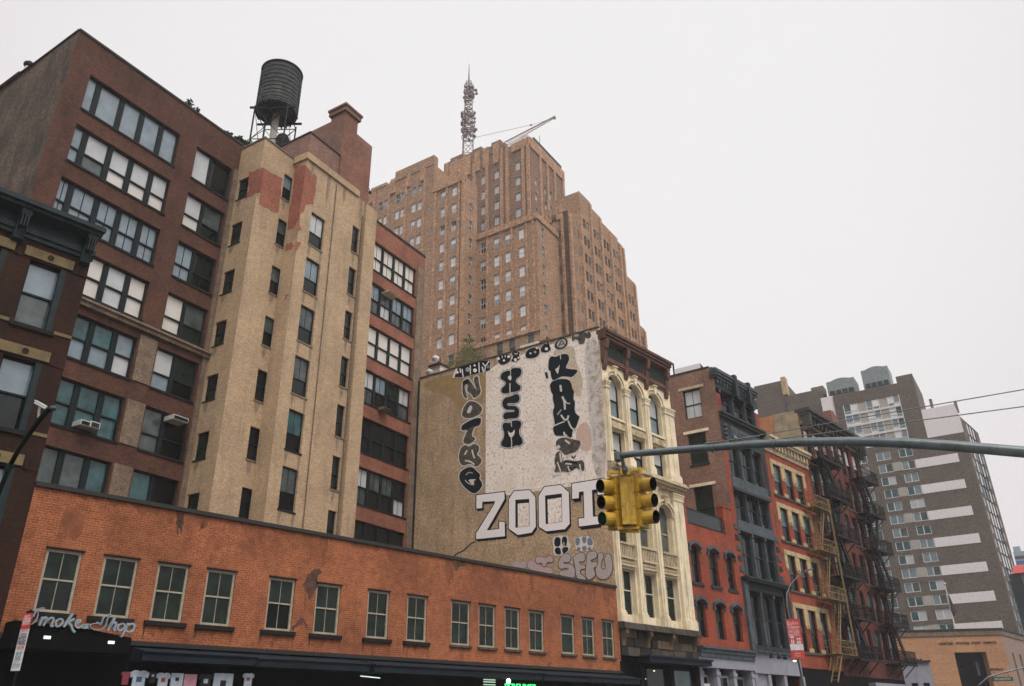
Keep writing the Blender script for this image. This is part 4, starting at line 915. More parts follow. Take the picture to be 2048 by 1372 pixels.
letter(H2(ring), PBLACK, PLINE, e=1.2, k=1); paint(H2([(575, 460), (600, 400), (660, 355), (720, 345), (755, 385), (750, 450), (700, 500), (620, 515)]), PGREY, .0240, 'ring_inside', 1)
for pts in ([(620, 490), (670, 370)], [(670, 370), (740, 470)], [(630, 450), (710, 440)]): stroke(H2(pts), 1.5, PBLACK, .0250)
letter(H2([(860, 290), (900, 250), (990, 250), (1000, 200), (1090, 190), (1100, 230), (1150, 200), (1200, 230), (1215, 300), (1170, 350), (1100, 320), (1100, 380), (1080, 440), (985, 445), (980, 370), (920, 350), (880, 400), (855, 360)]), PFADE, PLINE, e=1.2, k=1)
paint(H2([(900, 260), (985, 255), (980, 300), (900, 310)]), PGREY, .0250, 'letter_gap', 1); dot((1130, 220), 26, PGREY, .0250, H2)
# lower tags
H6 = lambda p: Q(1010, 1060, 8.533, p)
begin('painted_tag'); paint(H6([(835, 120), (890, 100), (1085, 95), (1080, 200), (1130, 250), (1090, 370), (980, 440), (860, 440), (820, 400), (830, 290), (810, 180)]), PLINE, .016, 'tag_outline', 1)
for pp in ([(850, 125), (950, 120), (950, 285), (840, 280)], [(975, 115), (1065, 110), (1055, 280), (1010, 270), (975, 250)], [(870, 300), (940, 295), (965, 400), (940, 425), (870, 410), (850, 350)], [(975, 290), (1095, 290), (1070, 370), (985, 415)]): paint(H6(pp), PBLACK, .021, 'tag_letter', 1)
paint(H6([(995, 200), (1020, 210), (1020, 300), (995, 310)]), YBUFF, .0235, 'tag_gap', 1)
begin('painted_tag'); paint(H6([(1180, 140), (1290, 110), (1470, 105), (1530, 240), (1480, 340), (1360, 370), (1220, 350), (1200, 250)]), PLINE, .016, 'tag_outline', 1)
for pp in ([(1190, 145), (1280, 125), (1280, 240), (1220, 280)], [(1310, 115), (1400, 110), (1380, 230), (1330, 230)], [(1400, 160), (1460, 110), (1520, 240), (1420, 280)], [(1225, 300), (1290, 290), (1290, 350), (1230, 350)], [(1310, 280), (1400, 270), (1390, 355), (1330, 360)], [(1420, 290), (1470, 290), (1470, 340), (1410, 345)]): paint(H6(pp), PBLUE, .021, 'tag_letter', 1)
letter(H6([(100, 615), (180, 525), (240, 540), (260, 560), (330, 520), (370, 560), (360, 660), (240, 640)]), PPINK, PBLUE, e=.8, k=1)
letter(H6([(390, 540), (480, 510), (520, 570), (620, 610), (660, 640), (740, 640), (800, 670), (830, 750), (600, 710), (390, 670)]), PPINK, PBLUE, e=.8, k=1)
letter(H6([(540, 460), (600, 450), (700, 480), (760, 430), (820, 470), (825, 560), (720, 540), (700, 620), (650, 630), (640, 550), (560, 580), (520, 520)]), PPINK, PNAVY, e=.9, k=1, w=.028)
SE = [[(950, 480), (1000, 410), (1090, 405), (1130, 450), (1110, 540), (1060, 560), (1000, 530), (1000, 590), (1090, 570), (1180, 620), (1200, 700), (1190, 820), (1080, 800), (920, 770), (940, 700), (1040, 690), (1100, 680), (1060, 640), (940, 670), (905, 580)],
      [(1160, 470), (1240, 400), (1350, 390), (1370, 450), (1360, 540), (1270, 530), (1280, 600), (1370, 600), (1380, 660), (1280, 670), (1290, 760), (1340, 780), (1400, 850), (1300, 850), (1220, 810), (1200, 600), (1180, 530)],
      [(1400, 400), (1500, 360), (1570, 380), (1570, 480), (1460, 510), (1480, 560), (1570, 530), (1580, 620), (1500, 650), (1550, 740), (1530, 800), (1430, 860), (1390, 800), (1380, 700), (1400, 560)],
      [(1590, 400), (1660, 390), (1690, 440), (1640, 560), (1640, 650), (1700, 690), (1730, 620), (1700, 500), (1740, 410), (1800, 410), (1840, 560), (1830, 720), (1760, 830), (1650, 850), (1570, 790), (1550, 680), (1600, 560)]]
for i, pp in enumerate(SE): letter(H6(pp), PGREY, PNAVY, e=1.1, k=1, w=.020 + .006 * i)
flush()
# crack with a dark seam, running down to the low roof
stroke([(950, 1083), (938, 1090), (930, 1100), (912, 1108), (908, 1113)], 2.4, PNAVY, .012, 'wall_crack')
# ------------------------------------------------------------------ red terrace building
XR0, XR1 = 45.25, 52.0
red = thing('red_building', 'low bright red brick building with hooded windows and a glass railed roof terrace', 'building', A.mat(XR0, 0))
ZR = 13.45
rc = [(45.75, 46.85), (48.02, 49.12), (50.22, 51.3)]
rr_ = [(9.72, 12.05), (6.45, 8.62)]
mb = MB(); wall(mb, A, XR0, XR1, 5.9, ZR, [(a, b, c, d, .2) for a, b in rc for c, d in rr_], rec=.25)
shell(mb, A, XR0, XR1, ZR - .02, 12, right=False, left=True); mb.build('brick_wall', RED, red, A)
for a, b in rc:
    for c, d in rr_:
        window(red, A, a, b, c, d, DARKF, [G_DARK, G_GREEN], rail=(.5,), mx=(0, 1), fw=.08, rec=.18, sill=IRON if c > 9 else None, sillw=.12, sillh=.2, sillp=.08)
        ctr = (a + b) / 2; mb = MB(); N = 8
        for k in range(N):
            t0 = -1 + 2 * k / N; t1 = -1 + 2 * (k + 1) / N; h = lambda t: d - .2 + .28 * (1 - t * t)
            x0 = ctr + t0 * .72; x1 = ctr + t1 * .72; mb.prism(A, [(x0, h(t0)), (x1, h(t1)), (x1, h(t1) + .2), (x0, h(t0) + .2)], .004, .16)
        mb.box(A, ctr - .78, ctr - .6, d - .42, d - .2, .004, .14); mb.box(A, ctr + .6, ctr + .78, d - .42, d - .2, .004, .14)
        mb.build('window_hood', IRONL, red, A)
mb = MB(); mb.box(A, XR0, XR0 + .62, ZR, 15.45, -.5, .0); mb.build('parapet_pier', RED, red, A)
mb = MB(); mb.box(A, 50.75, 51.95, ZR, 15.3, -.5, .0); mb.box(A, 50.7, 51.99, 15.3, 15.42, -.55, .05); mb.build('parapet_pier', RED, red, A)
RAILG = glass('smoked_rail_glass', (.022, .034, .035), rough=.15, ior=1.3)
mb = MB(); mb.box(A, XR0 + .62, 50.75, ZR + .05, ZR + 1.0, -.2, -.17); mb.build('railing_panel', RAILG, red, A)
mb = MB(); mb.box(A, XR0 + .62, 50.75, ZR + 1.0, ZR + 1.06, -.22, -.14); mb.build('hand_rail', DARKF, red, A)
mb = MB(); mb.box(A, XR0 + .62, 50.75, ZR - .001, ZR + .05, -.3, .04); mb.build('coping', COPE, red, A)
# shop front shared look: cornice and lilac fascia
mb = MB(); mb.box(A, XR0 + .02, XR1 - .02, 5.78, 5.9, .003, .5); mb.box(A, XR0 + .02, XR1, 5.56, 5.779, .003, .38); mb.box(A, XR0 + .02, XR1, 5.3, 5.559, .003, .3); mb.build('shop_cornice', IRONL, red, A)
mb = MB(); mb.box(A, XR0, XR1, 4.72, 5.3, -.3, .2); mb.build('shop_fascia', LILAC, red, A)
mb = MB(); mb.box(A, XR0, XR1, 0, 4.719, -.9, -.6); mb.build('shop_wall', LEADF, red, A)
for u in (45.4, 47.35, 49.4, 51.75):
    mb = MB(); mb.box(A, u - .18, u + .18, 0, 4.715, -.59, .1); mb.box(A, u - .22, u + .22, 4.3, 4.5, -.5, .16); mb.build('shop_pilaster', LILAC, red, A)
for k, (a, b) in enumerate(((45.62, 47.1), (47.6, 49.15), (49.65, 51.5))):
    window(red, A, a, b, 1.2 if k != 1 else 2.6, 4.35, LILAC, [G_DARK, G_DARK], rail=(), rec=.25 if k == 1 else .45, fw=.14)
NOT = plain('white_notice', (.62, .62, .60), .7)
mb = MB(); mb.box(A, 45.68, 47.0, 3.15, 3.85, -.38, -.34); nt_ = mb.build('notice_board', NOT, red, A)
mb = MB(); text_mesh(mb, A, 'SALE', 45.78, 3.36, .42, -.335, ext=.004, fit=1.1); mb.build('notice_lettering', IRON, red, A)

# ------------------------------------------------------------------ slate cast iron building, its brick side shows above the red one
XI0, XI1 = 52.0, 58.72
irn = thing('slate_iron_building', 'tall slate grey cast iron loft with a lettered panel and a brown brick side wall', 'building', A.mat(XI0, 0))
ZI = 25.3
IS = Pl(122.8, A.at(XI0))
def pr(F, x0, y0, x1, y1): a = F.uz(x0, y0); b = F.uz(x1, y1); return (min(a[0], b[0]), max(a[0], b[0]), min(a[1], b[1]), max(a[1], b[1]))
sw_ = [pr(IS, 1365, 783, 1404, 833), pr(IS, 1375, 870, 1416, 925), pr(IS, 1387, 976, 1438, 1052)]
ua_ = sum(o[0] for o in sw_) / 3; ub_ = sum(o[1] for o in sw_) / 3
ops = [(ua_, ub_, o[2], o[3]) for o in sw_]
ZI2 = IS.Z(1340, 750); ZI1 = IS.Z(1425, 733)
mb = MB(); wall(mb, IS, -13.5, 0, 5, ZI1, ops, rec=.22)
mb.build('side_wall', BROWNB, irn, IS)
for k, o in enumerate(ops):
    window(irn, IS, *o, LEADF, [G_PALE, G_PALE] if k == 0 else [G_GREEN, G_GREEN], rail=(.48,), mx=(1, 1), fw=.1, rw=.08, mw=.035, rec=.15, sill=IRON if k else None)
    mb = MB(); mb.box(IS, o[0] - .3, o[1] + .3, o[3] + .03, o[3] + .25, -.1, .06); mb.build('window_lintel', CREAM if k else CREAMD, irn, IS)
mb = MB(); mb.box(IS, -13.5, -.3, ZI1, ZI1 + .1, -.3, .06); mb.build('side_coping', COPE, irn, IS)
mb = MB(); mb.box(A, XI0, XI1, 5.5, ZI1 - .1, -12, -.7); mb.build('building_core', BLACKP, irn, A)
mb = MB(); mb.box(A, XI0 + .003, XI0 + .62, 5.8, 24.3, -.69, .0); mb.build('brick_pier', RED, irn, A)
mb = MB(); mb.box(A, XI1 - .55, XI1, 5.8, 24.3, -.69, -.003); mb.build('brick_pier', RED, irn, A)
bays = [(52.75, 54.55), (54.8, 56.5), (56.7, 58.1)]
fl = [(22.95, 24.75), (17.95, 20.75), (14.75, 17.1), (10.9, 14.0), (6.35, 9.9)]
for k, (c, d) in enumerate(fl):
    for a, b in bays:
        window(irn, A, a, b, c, d, IRON, [G_DARK, G_DARK, G_GREY] if k % 2 else [G_DARK, G_NIGHT], rail=(.5,), mx=(1, 1), fw=.1, rw=.08, mw=.03, rec=.3, dep=.1)
    for u in (52.65, 54.67, 56.6, 58.14):
        mb = MB(); mb.box(A, u - .07, u + .07, c, d, -.3, -.14); mb.tube([A.at(u, c + .2, -.1), A.at(u, d - .25, -.1)], .06, 8); mb.box(A, u - .13, u + .13, d - .25, d, -.3, .03); mb.box(A, u - .13, u + .13, c, c + .2, -.3, .02)
        mb.build('iron_column', IRONL, irn, A)
def band(z0, z1, w, mat, name='spandrel_band', u0=XI0 + .63, u1=XI1 - .56, back=-.68): 
    mb = MB(); mb.box(A, u0, u1, z0, z1, back, w); return mb.build(name, mat, irn, A)
band(24.751, 25.5, .02, IRON, 'frieze', XI0 + .003, XI1)
mb = MB(); mb.box(A, XI0 - .1, XI1 - .3, 25.5, 25.7, -.3, .2); mb.box(A, XI0 - .18, XI1 - .25, 25.7, 25.9, -.3, .33); mb.box(A, XI0 - .2, XI1 - .25, 25.9, 26.04, -.3, .42); mb.box(A, XI0 - .2, XI1 - .27, 26.04, 26.25, -.25, .32)
for k in range(13):
    u = XI0 + .3 + k * .48; mb.box(A, u - .07, u + .07, 25.1, 25.499, .021, .15)
mb.build('top_cornice', IRONL, irn, A)
for u in (54.7, 56.9):
    mb = MB(); mb.box(A, u - .2, u + .2, 24.6, 26.4, .03, .46); mb.build('cornice_block', IRON, irn, A)
band(22.3, 22.94, -.02, IRON, 'window_apron')
mb = MB(); mb.box(A, XI0 - .12, XI1 + .05, 22.35, 22.55, .07, .32); mb.box(A, XI0 - .18, XI1 + .1, 22.55, 22.7, .07, .45); mb.build('middle_cornice', IRON, irn, A)
band(20.751, 22.3, .06, IRON, 'entablature', XI0 + .003, XI1)
mb = MB(); mb.box(A, 53.3, 57.9, 21.15, 21.95, .062, .11); mb.build('sign_panel', IRONL, irn, A)
mb = MB(); text_mesh(mb, A, 'ELLERBROS', 53.5, 21.3, .55, .112, ext=.012, fit=4.5); mb.build('panel_lettering', IRON, irn, A)
for u in (52.75,):
    mb = MB()
    for k in range(5): mb.lathe(A.at(52.5 + .06 * (k % 2), 20.2 + k * .35, .1), [(0, 0), (.16, .05), (.2, .15), (.12, .28), (0, .3)], 8)
    mb.build('scroll_ornament', IRONL, irn, A)
band(17.1, 17.949, .06, IRONL); band(13.999, 14.749, .06, IRONL); band(16.9, 17.1, .2, IRON, 'sill_band'); band(10.6, 10.89, .12, IRON, 'sill_band')
mb = MB(); mb.box(A, XI0 + .1, XI1 + .1, 10.45, 10.6, -.2, .5); mb.box(A, XI0 + .0, XI1 + .2, 10.6, 10.72, -.2, .62); mb.build('lower_cornice', IRON, irn, A)
band(9.91, 10.44, .05, LEADF); band(6.0, 6.34, .05, IRON)
mb = MB(); mb.box(A, XI0 + .05, XI0 + .6, 6.0, 10.44, .003, .2); mb.build('iron_pilaster', IRONL, irn, A)
mb = MB(); mb.box(A, XI1 - .5, XI1, 6.0, 10.44, .003, .2); mb.build('iron_pilaster', LEADF, irn, A)
for k in range(5):
    for (u0, u1) in ((XI0 + .06, XI0 + .56), (XI1 - .5, XI1 - .02)):
        mb = MB(); z = 11.1 + k * .72; mb.box(A, u0, u1, z, z + .34, .003, .07); mb.build('quoin', IRONL if k % 2 == 0 else IRON, irn, A)
mb = MB(); mb.box(A, XI1 - .52, XI1 - .02, 17.5, 22.4, .003, .05); mb.build('side_quoin_strip', LEADF, irn, A)
mb = MB(); mb.box(A, XR1 + .02, XI1 + .3, 5.88, 6.0, .003, .42); mb.build('shop_cornice', IRONL, irn, A)
mb = MB(); mb.box(A, XR1, XI1 + .3, 4.6, 5.88, -.3, .16); mb.build('shop_fascia', LILAC, irn, A)
mb = MB(); mb.box(A, XR1, XI1 + .3, 0, 4.599, -.9, -.6); mb.build('shop_wall', BLACKP, irn, A)
for u in (52.25, 54.1, 56.4, 59.2):
    mb = MB(); mb.box(A, u - .2, u + .2, 0, 4.59, -.59, .1); mb.build('shop_pilaster', LILAC, irn, A)
mb = MB(); mb.box(A, 52.46, 53.89, 3.7, 4.59, -.4, -.05); mb.build('blank_panel', LILAC, irn, A)
mb = MB(); mb.box(A, 52.46, 58.9, 3.5, 3.68, -.3, -.02); mb.build('transom_bar', LILAC, irn, A)
# gooseneck lamps above the lilac fascia
WARM = emit('warm_lamp', (1.0, .72, .32), 6)
for k, u in enumerate((53.0, 54.1, 55.0, 56.35)):
    lit = k == 3; r = thing('gooseneck_lamp', ['first dark gooseneck lamp on the lilac shop fascia', 'second dark gooseneck lamp on the lilac shop fascia', 'third dark gooseneck lamp on the lilac shop fascia', 'lit gooseneck lamp glowing on the lilac shop fascia'][k], 'lamp', A.mat(u, 5.6), 'gooseneck lamps over the lilac shop front')
    mb = MB(); mb.tube([A.at(u, 5.86, .42), A.at(u, 6.05, .7), A.at(u, 5.75, .95)], .025, 5); mb.build('arm', BLKIRON, r, A)
    mb = MB(); mb.lathe(A.at(u, 5.5, .95), [(.17, 0), (.13, .12), (.04, .25)], 10); mb.build('shade', BLKIRON, r, A)
    if lit: mb = MB(); mb.lathe(A.at(u, 5.4, .95), [(0, 0), (.1, .04), (.12, .1), (0, .14)], 8); mb.build('bulb', WARM, r, A)

# ------------------------------------------------------------------ orange brick building with buff window surrounds
XY0, XY1 = 58.74, 66.8
yel = thing('buff_trimmed_building', 'orange brick building with buff stone window surrounds and a toothed cream cornice', 'building', A.mat(XY0, 0))
yc = [(59.8, 61.1), (61.85, 63.15), (63.9, 65.15)]
yr = [(17.9, 20.4), (14.3, 16.88), (10.6, 13.22), (6.3, 9.35)]
mb = MB(); wall(mb, A, XY0, XY1, 5.2, 21.7, [(a, b, c, d) for a, b in yc for c, d in yr], rec=.16)
shell(mb, A, XY0, XY1, 21.7, 12, right=False); mb.build('brick_wall', RED, yel, A)
for c, d in yr:
    for a, b in yc: window(yel, A, a, b, c, d, DARKF, [G_NIGHT, G_TEAL] if c > 14 else [G_NIGHT, G_DARK], rail=(.45,), fw=.08, rec=.10)
    hh = (d - c) * .42
    mb = MB(); mb.box(A, 59.35, 65.65, d + .0, d + .34, .004, .09); mb.build('stone_lintel', YBUFF, yel, A)
    for u0, u1 in ((59.35, 59.78), (61.12, 61.83), (63.17, 63.88), (65.17, 65.65)):
        mb = MB(); mb.box(A, u0, u1, d - hh, d - .003, .004, .07); um = (u0 + u1) / 2; mb.lathe(A.at(um, d - hh + .1, .07), [(.0, -.08), (.1, -.05), (.1, .05), (0, .08)], 6)
        mb.box(A, u0 + .12, u1 - .12, d - hh - .12, d - hh, .004, .06)
        mb.build('stone_pier_cap', YBUFF, yel, A)
        mb = MB(); mb.box(A, u0, u1, c - .0, c + .28, .004, .08); mb.build('stone_base', YBUFF, yel, A)
    mb = MB(); mb.box(A, 59.3, 65.75, c - .16, c - .003, .004, .1); mb.build('sill_course', SOOT, yel, A)
mb = MB(); mb.box(A, XY0 + .1, XY1 - .1, 21.3, 21.7, .004, .1); mb.box(A, XY0, XY1, 21.7, 22.15, -.3, .12); mb.box(A, XY0, XY1 - .25, 22.15, 22.35, -.3, .5); mb.box(A, XY0, XY1 - .22, 22.35, 22.6, -.3, .62)
for k in range(13):
    u = XY0 + .35 + k * .58; mb.box(A, u - .12, u + .12, 21.6, 22.149, .121, .36)
mb.build('cornice', CREAMD, yel, A)
mb = MB(); mb.box(A, XY0, XY1, 0, 5.19, -.6, -.1); mb.build('shop_wall', BLACKP, yel, A)
def grid_rail(mb, F, u0, u1, z, w0, w1, h=.95, n=None):
    """platform slab with a railing on three sides"""
    mb.box(F, u0, u1, z - .04, z, w0, w1)
    for zz in (z + h, z + h * .5): mb.box(F, u0, u1, zz, zz + .045, w1 - .045, w1); mb.box(F, u0, u0 + .045, zz, zz + .045, w0, w1); mb.box(F, u1 - .045, u1, zz, zz + .045, w0, w1)
    n = n or int((u1 - u0) / .22)
    for k in range(n + 1):
        u = u0 + .012 + (u1 - u0 - .024) * k / n; mb.box(F, u - .012, u + .012, z, z + h, w1 - .03, w1 - .006)
    for k in range(1, 5):
        w = w0 + (w1 - w0) * k / 5
        for u in (u0 + .02, u1 - .02): mb.box(F, u - .012, u + .012, z, z + h, w - .012, w + .012)
def stair(mb, F, ua, za, ub, zb, w, wd=.5, n=10, r=.05):
    for ww in (w, w + wd):
        mb.bar(F.at(ua, za, ww), F.at(ub, zb, ww), r, r * 2.2); mb.bar(F.at(ua, za + .8, ww), F.at(ub, zb + .8, ww), .035, .035)
    for k in range(n):
        t = (k + .5) / n; mb.box(F, ua + (ub - ua) * t - .09, ua + (ub - ua) * t + .09, za + (zb - za) * t, za + (zb - za) * t + .03, w, w + wd)
fe = thing('fire_escape', 'mustard yellow fire escape with steep ladders on the buff trimmed building', 'fire escape', A.mat(63.5, 6), 'fire escapes along the avenue')
lv = [17.55, 14.0, 10.3, 6.3]
for k, z in enumerate(lv):
    mb = MB(); grid_rail(mb, A, 63.6 if k else 64.1, 67.3, z, .12, 1.15, n=11); 
    for u in (63.9 if k else 64.3, 67.0): mb.bar(A.at(u, z - .05, 1.0), A.at(u, z - .95, .14), .05)
    mb.build('platform', YELIRON, fe, A)
    if k < 3: mb = MB(); stair(mb, A, 64.4, lv[k + 1], 66.2, z, .3 if k % 2 else .45, n=11); mb.build('ladder', YELIRON, fe, A)
mb = MB(); mb.box(A, 66.9, 67.0, 6.3, 18.6, 1.1, 1.2); mb.build('post', YELIRON, fe, A)
mb = MB(); stair(mb, A, 62.9, 4.3, 64.6, 6.3, .5, n=7); mb.build('drop_ladder', YELIRON, fe, A)

# ------------------------------------------------------------------ tall red brick building with black fire escapes
XF0, XF1 = 66.82, 79.8
frd = thing('fire_escape_building', 'tall dull red brick tenement with overhanging dark cornice hung with black fire escapes', 'building', A.mat(XF0, 0))
fcols = [(67.2, 68.4), (69.1, 70.3), (71.0, 72.1), (73.1, 74.0), (74.7, 75.8), (76.1, 77.2), (77.9, 79.1)]
frow = [(22.6, 25.3, 0), (19.3, 21.9, .5), (16.0, 18.6, .0), (12.7, 15.2, .0), (9.5, 12.0, .55), (6.4, 8.8, 0)]
mb = MB(); wall(mb, A, XF0, XF1, 4.9, 26.4, [(a, b, c, d, r) for a, b in fcols for c, d, r in frow], rec=.16); shell(mb, A, XF0, XF1, 26.4, 14, left=True, right=True); mb.build('brick_wall', FIRERED, frd, A)
for j, (c, d, r) in enumerate(frow):
    for i, (a, b) in enumerate(fcols):
        top = G_WARM if (j == 0) else random.choice([G_DARK, G_GREY, G_DARK, G_TEAL])
        window(frd, A, a, b, c, d, DARKF, [G_DARK, top], rail=(.45,), fw=.1, rec=.12, sill=SOOT if i in (3, 4) and j else None, sillw=.1, sillh=.14)
mb = MB(); mb.box(A, XF0 - .05, XF1 + .1, 25.5, 25.75, .003, .25); mb.box(A, XF0, XF1, 25.75, 26.3, .003, .12); mb.build('frieze', TANP, frd, A)
DKC = plain('dark_cornice', (.05, .048, .043), .8, amt=.3)
mb = MB(); mb.box(A, XF0 - .05, XF1 - .1, 26.3, 26.6, -.3, .8); mb.box(A, XF0 - .1, XF1 - .05, 26.6, 26.9, -.3, 1.05)
for k in range(16):
    u = XF0 + .3 + k * .8; mb.box(A, u - .14, u + .14, 25.7, 26.299, .121, .6)
mb.build('cornice', DKC, frd, A)
for u in (XF0 + .25, XF1 - .35):
    mb = MB(); mb.box(A, u - .22, u + .22, 25.3, 26.6, .13, .95); mb.box(A, u - .2, u + .2, 24.9, 25.3, .13, .6); mb.build('end_bracket', DKC, frd, A)
for n_, (a, b, lb) in enumerate(((67.2, 71.6, 'black fire escape on the left bays of the tall red tenement'), (75.7, 79.9, 'black fire escape projecting at the right end of the tall red tenement'))):
    f = thing('fire_escape', lb, 'fire escape', A.mat(a, 6), 'fire escapes along the avenue')
    zz = [22.3, 19.0, 15.7, 12.4, 9.2, 6.1]
    for k, z in enumerate(zz):
        mb = MB(); grid_rail(mb, A, a, b, z, .12, 1.35, n=30, h=1.0); mb.box(A, a, b, z - .16, z - .045, 1.25, 1.35); mb.box(A, a, b, z - .16, z - .045, .12, .2)
        for u in (a + .2, (a + b) / 2, b - .2): mb.bar(A.at(u, z - .05, 1.2), A.at(u, z - 1.0, .14), .07)
        mb.build('platform', BLKIRON, f, A)
        if k < 5:
            mb = MB(); s0, s1 = (a + .8, b - 1.6) if k % 2 else (b - 1.6, a + .8); stair(mb, A, s0, zz[k + 1], s1, z, .5, wd=.6, n=14, r=.12); mb.build('ladder', BLKIRON, f, A)
    mb = MB()
    mb.box(A, a + .02, a + .1, 6.1, 26.5 if n_ else 23.3, 1.24, 1.32); mb.build('post', BLKIRON, f, A)
mb = MB(); mb.box(A, XF0, XF1, 0, 4.89, -.6, -.1); mb.build('shop_wall', BLACKP, frd, A)
mb = MB(); mb.box(A, 71.5, 78.2, 4.0, 4.5, -.09, .5); mb.build('shop_fascia', LILAC, frd, A)
mb = MB(); q_ = IS.off(0); cs = Pl(122.8, A.at(XF0 + 9.5)); a_ = cs.uz(1643, 838); b_ = cs.uz(1665, 838); mb.box(cs, a_[0], b_[0], 26.4, cs.Z(1650, 822), -3.0, 0); mb.build('chimney', BULKR, frd, A)
# brick party wall rising behind the buff building's cornice
pw = Pl(122.8, A.at(XF0, 0, 0)); 
mb = MB(); a_ = pw.uz(1516, 838); 
ZQ = pw.Z(1570, 825); uq = pw.U(1515, 850)
mb.box(pw, uq, pw.U(1548, 850), 20, pw.Z(1540, 832), -.5, .0); bo = mb.build('bare_party_wall', brick('orange_party_brick', (.38, .16, .07), (.44, .20, .09), (.34, .2, .12), big=.3), frd, pw)
mb = MB(); mb.box(pw, pw.U(1548, 850) + .01, -.05, 20, ZQ, -.5, .05); mb.build('rendered_party_wall', plain('patchy_render', (.30, .25, .16), .9, amt=.3, scale=1.2, grain=.25, stain=(.17, .13, .08), samt=.8), frd, pw)
# ------------------------------------------------------------------ stepped brick skyscraper behind
def gridplane(nd, az=122.5):
    a = radians(az); n = np.array([cos(a), -sin(a), 0]); return Pl(az, -n * nd)
TW = gridplane(95)
tow = thing('stepped_skyscraper', 'hazy orange brown brick skyscraper with stepped setbacks, pale windows and roof mast', 'skyscraper', TW.mat(-75, 0, -20))
def blk(name, u0, u1, nd0, nd1, z0, z1, ops=(), rops=(), mat=None, rec=.25, cren=None):
    """one setback: left face with openings, right face, roof; nd = distance planes"""
    F = gridplane(nd0); RF = Pl(32.5, F.at(u1)); dep = nd1 - nd0; mb = MB()
    wall(mb, F, u0, u1, z0, z1, ops, rec=rec); wall(mb, RF, 0, dep, z0, z1, rops, rec=rec)
    mb.poly([F.at(u0, z1), F.at(u1, z1), RF.at(dep, z1), F.at(u0, z1) + RF.d * dep]); mb.poly([F.at(u0, z0), F.at(u0, z1), F.at(u0, z1) + RF.d * dep, F.at(u0, z0) + RF.d * dep])
    if cren:
        for a, b, h in cren: mb.box(F, a, b, z1 - .01, z1 + h, -1.2, .12)
    mb.build(name, mat or TOWERB, tow, F); return F, RF
WIN = dict(fw=.07, rail=(.5,), rw=.09, rec=.16, dep=.08)
def twin(F, u, z, w=1.1, h=2.05, pal=None, mx=(1, 1)):
    pal = pal or random.choice([[G_TWR, G_TWR], [G_TWR, G_TWR], [G_PALE, G_TWR], [G_TWR, G_PALE], [G_BLUE, G_TWR]])
    return window(tow, F, u, u + w, z - h, z, WHITEF, pal, mx=mx, mw=.05, **WIN)
K0 = 99.5 / 95; K1 = 103.3 / 107
def zk(z, k): return 1.6 + (z - 1.6) * k
p0 = 3.73; r0 = [zk(94.0 - p0 * k, K0) for k in range(14)]
F95 = gridplane(99.5)
cA = [(-75.45 * K0, 1.15), (-72.95 * K0, 1.15)]; cP = [x * K0 for x in (-90.8, -89.35, -86.45, -85.1, -82.4, -80.95)]
opsA = [(u, u + w_, z - 2.05, z) for u, w_ in cA for z in r0[1:]]; opsP = [(u, u + 1.05, z - 2.05, z) for u in cP for z in r0[:9]]
blk('wing_wall', -77.2 * K0, -69.9 * K0, 99.5, 103.3, 35, zk(91.5, K0), opsA, [(1.3, 2.3, z - 2, z) for z in r0[2:12]])
RW = Pl(32.5, F95.at(-69.9 * K0))
blk('wing_wall', -93.7 * K0, -77.201 * K0, 99.5, 113, 35, zk(97.4, K0), opsP, cren=[(-86.8 * K0, -77.3 * K0, 2.3), (-92.5 * K0, -89 * K0, .8)])
for z in r0[2:12]: twin(RW, 1.3, z, w=1.0, h=2, pal=[G_DARK, G_GREY])
for k, z in enumerate(r0[1:]):
    for j, (u, w_) in enumerate(cA):
        twin(F95, u, z, pal=[G_PALE, G_DARK] if k == 2 else ([G_DARK, G_DARK] if k > 8 else None))
for k, z in enumerate(r0[:9]):
    for j, u in enumerate(cP): twin(F95, u, z, w=1.05, pal=[G_DARK, G_DARK] if (k == 0 and j in (0, 2)) else ([G_BLUE, G_BLUE] if k == 0 else None))
def piers(F, us, z0, z1, w=.45, wd=.5, mat=None, name='brick_pier'):
    for u in us:
        mb = MB(); mb.box(F, u - wd / 2, u + wd / 2, z0, z1, .003, w); mb.box(F, u - wd * .3, u + wd * .3, z1, z1 + .9, -.3, w * .7); mb.build(name, mat or TOWERL, tow, F)
kk = lambda l: [x * K0 for x in l]
piers(F95, kk([-76.6, -74.0, -71.2]), 40, zk(90.6, K0), w=.28); piers(F95, kk([-70.25]), 40, zk(91.4, K0), w=.4, wd=.6)
piers(F95, kk([-91.9, -88.0, -83.8, -79.3]), 45, zk(96.8, K0), w=.3); piers(F95, kk([-92.6, -87.6, -86.9, -83.3, -79.9]), zk(94.6, K0), zk(97.3, K0), w=.34, wd=.8)
# middle block with the brightest windows
p1 = 4.04; r1 = [zk(85.35 - p1 * k, K1) for k in range(7)]; c1 = [x * K1 for x in (-75.0, -71.9, -69.4, -66.4)]
F107, R107 = blk('front_block_wall', -77.5 * K1, -62.4 * K1, 103.3, 111, 35, zk(87.4, K1), [(u, u + 1.15, z - 2.15, z) for u in c1 for z in r1], [(1.6, 2.5, z - 2, z) for z in r1[:6]])
for k, z in enumerate(r1):
    for j, u in enumerate(c1): twin(F107, u, z, w=1.15, h=2.15, pal=([G_DARK, G_GREY], [G_GREY, G_PALE], [G_DARK, G_DARK])[k % 3] if j == 0 else None)
piers(F107, [x * K1 for x in (-73.3, -70.3, -67.8, -64.6, -63.2)], 58, zk(86.4, K1), w=.22, wd=.4)
for z in r1[:6]: twin(R107, 1.6, z, w=.9, h=2, pal=[G_DARK, G_GREY])
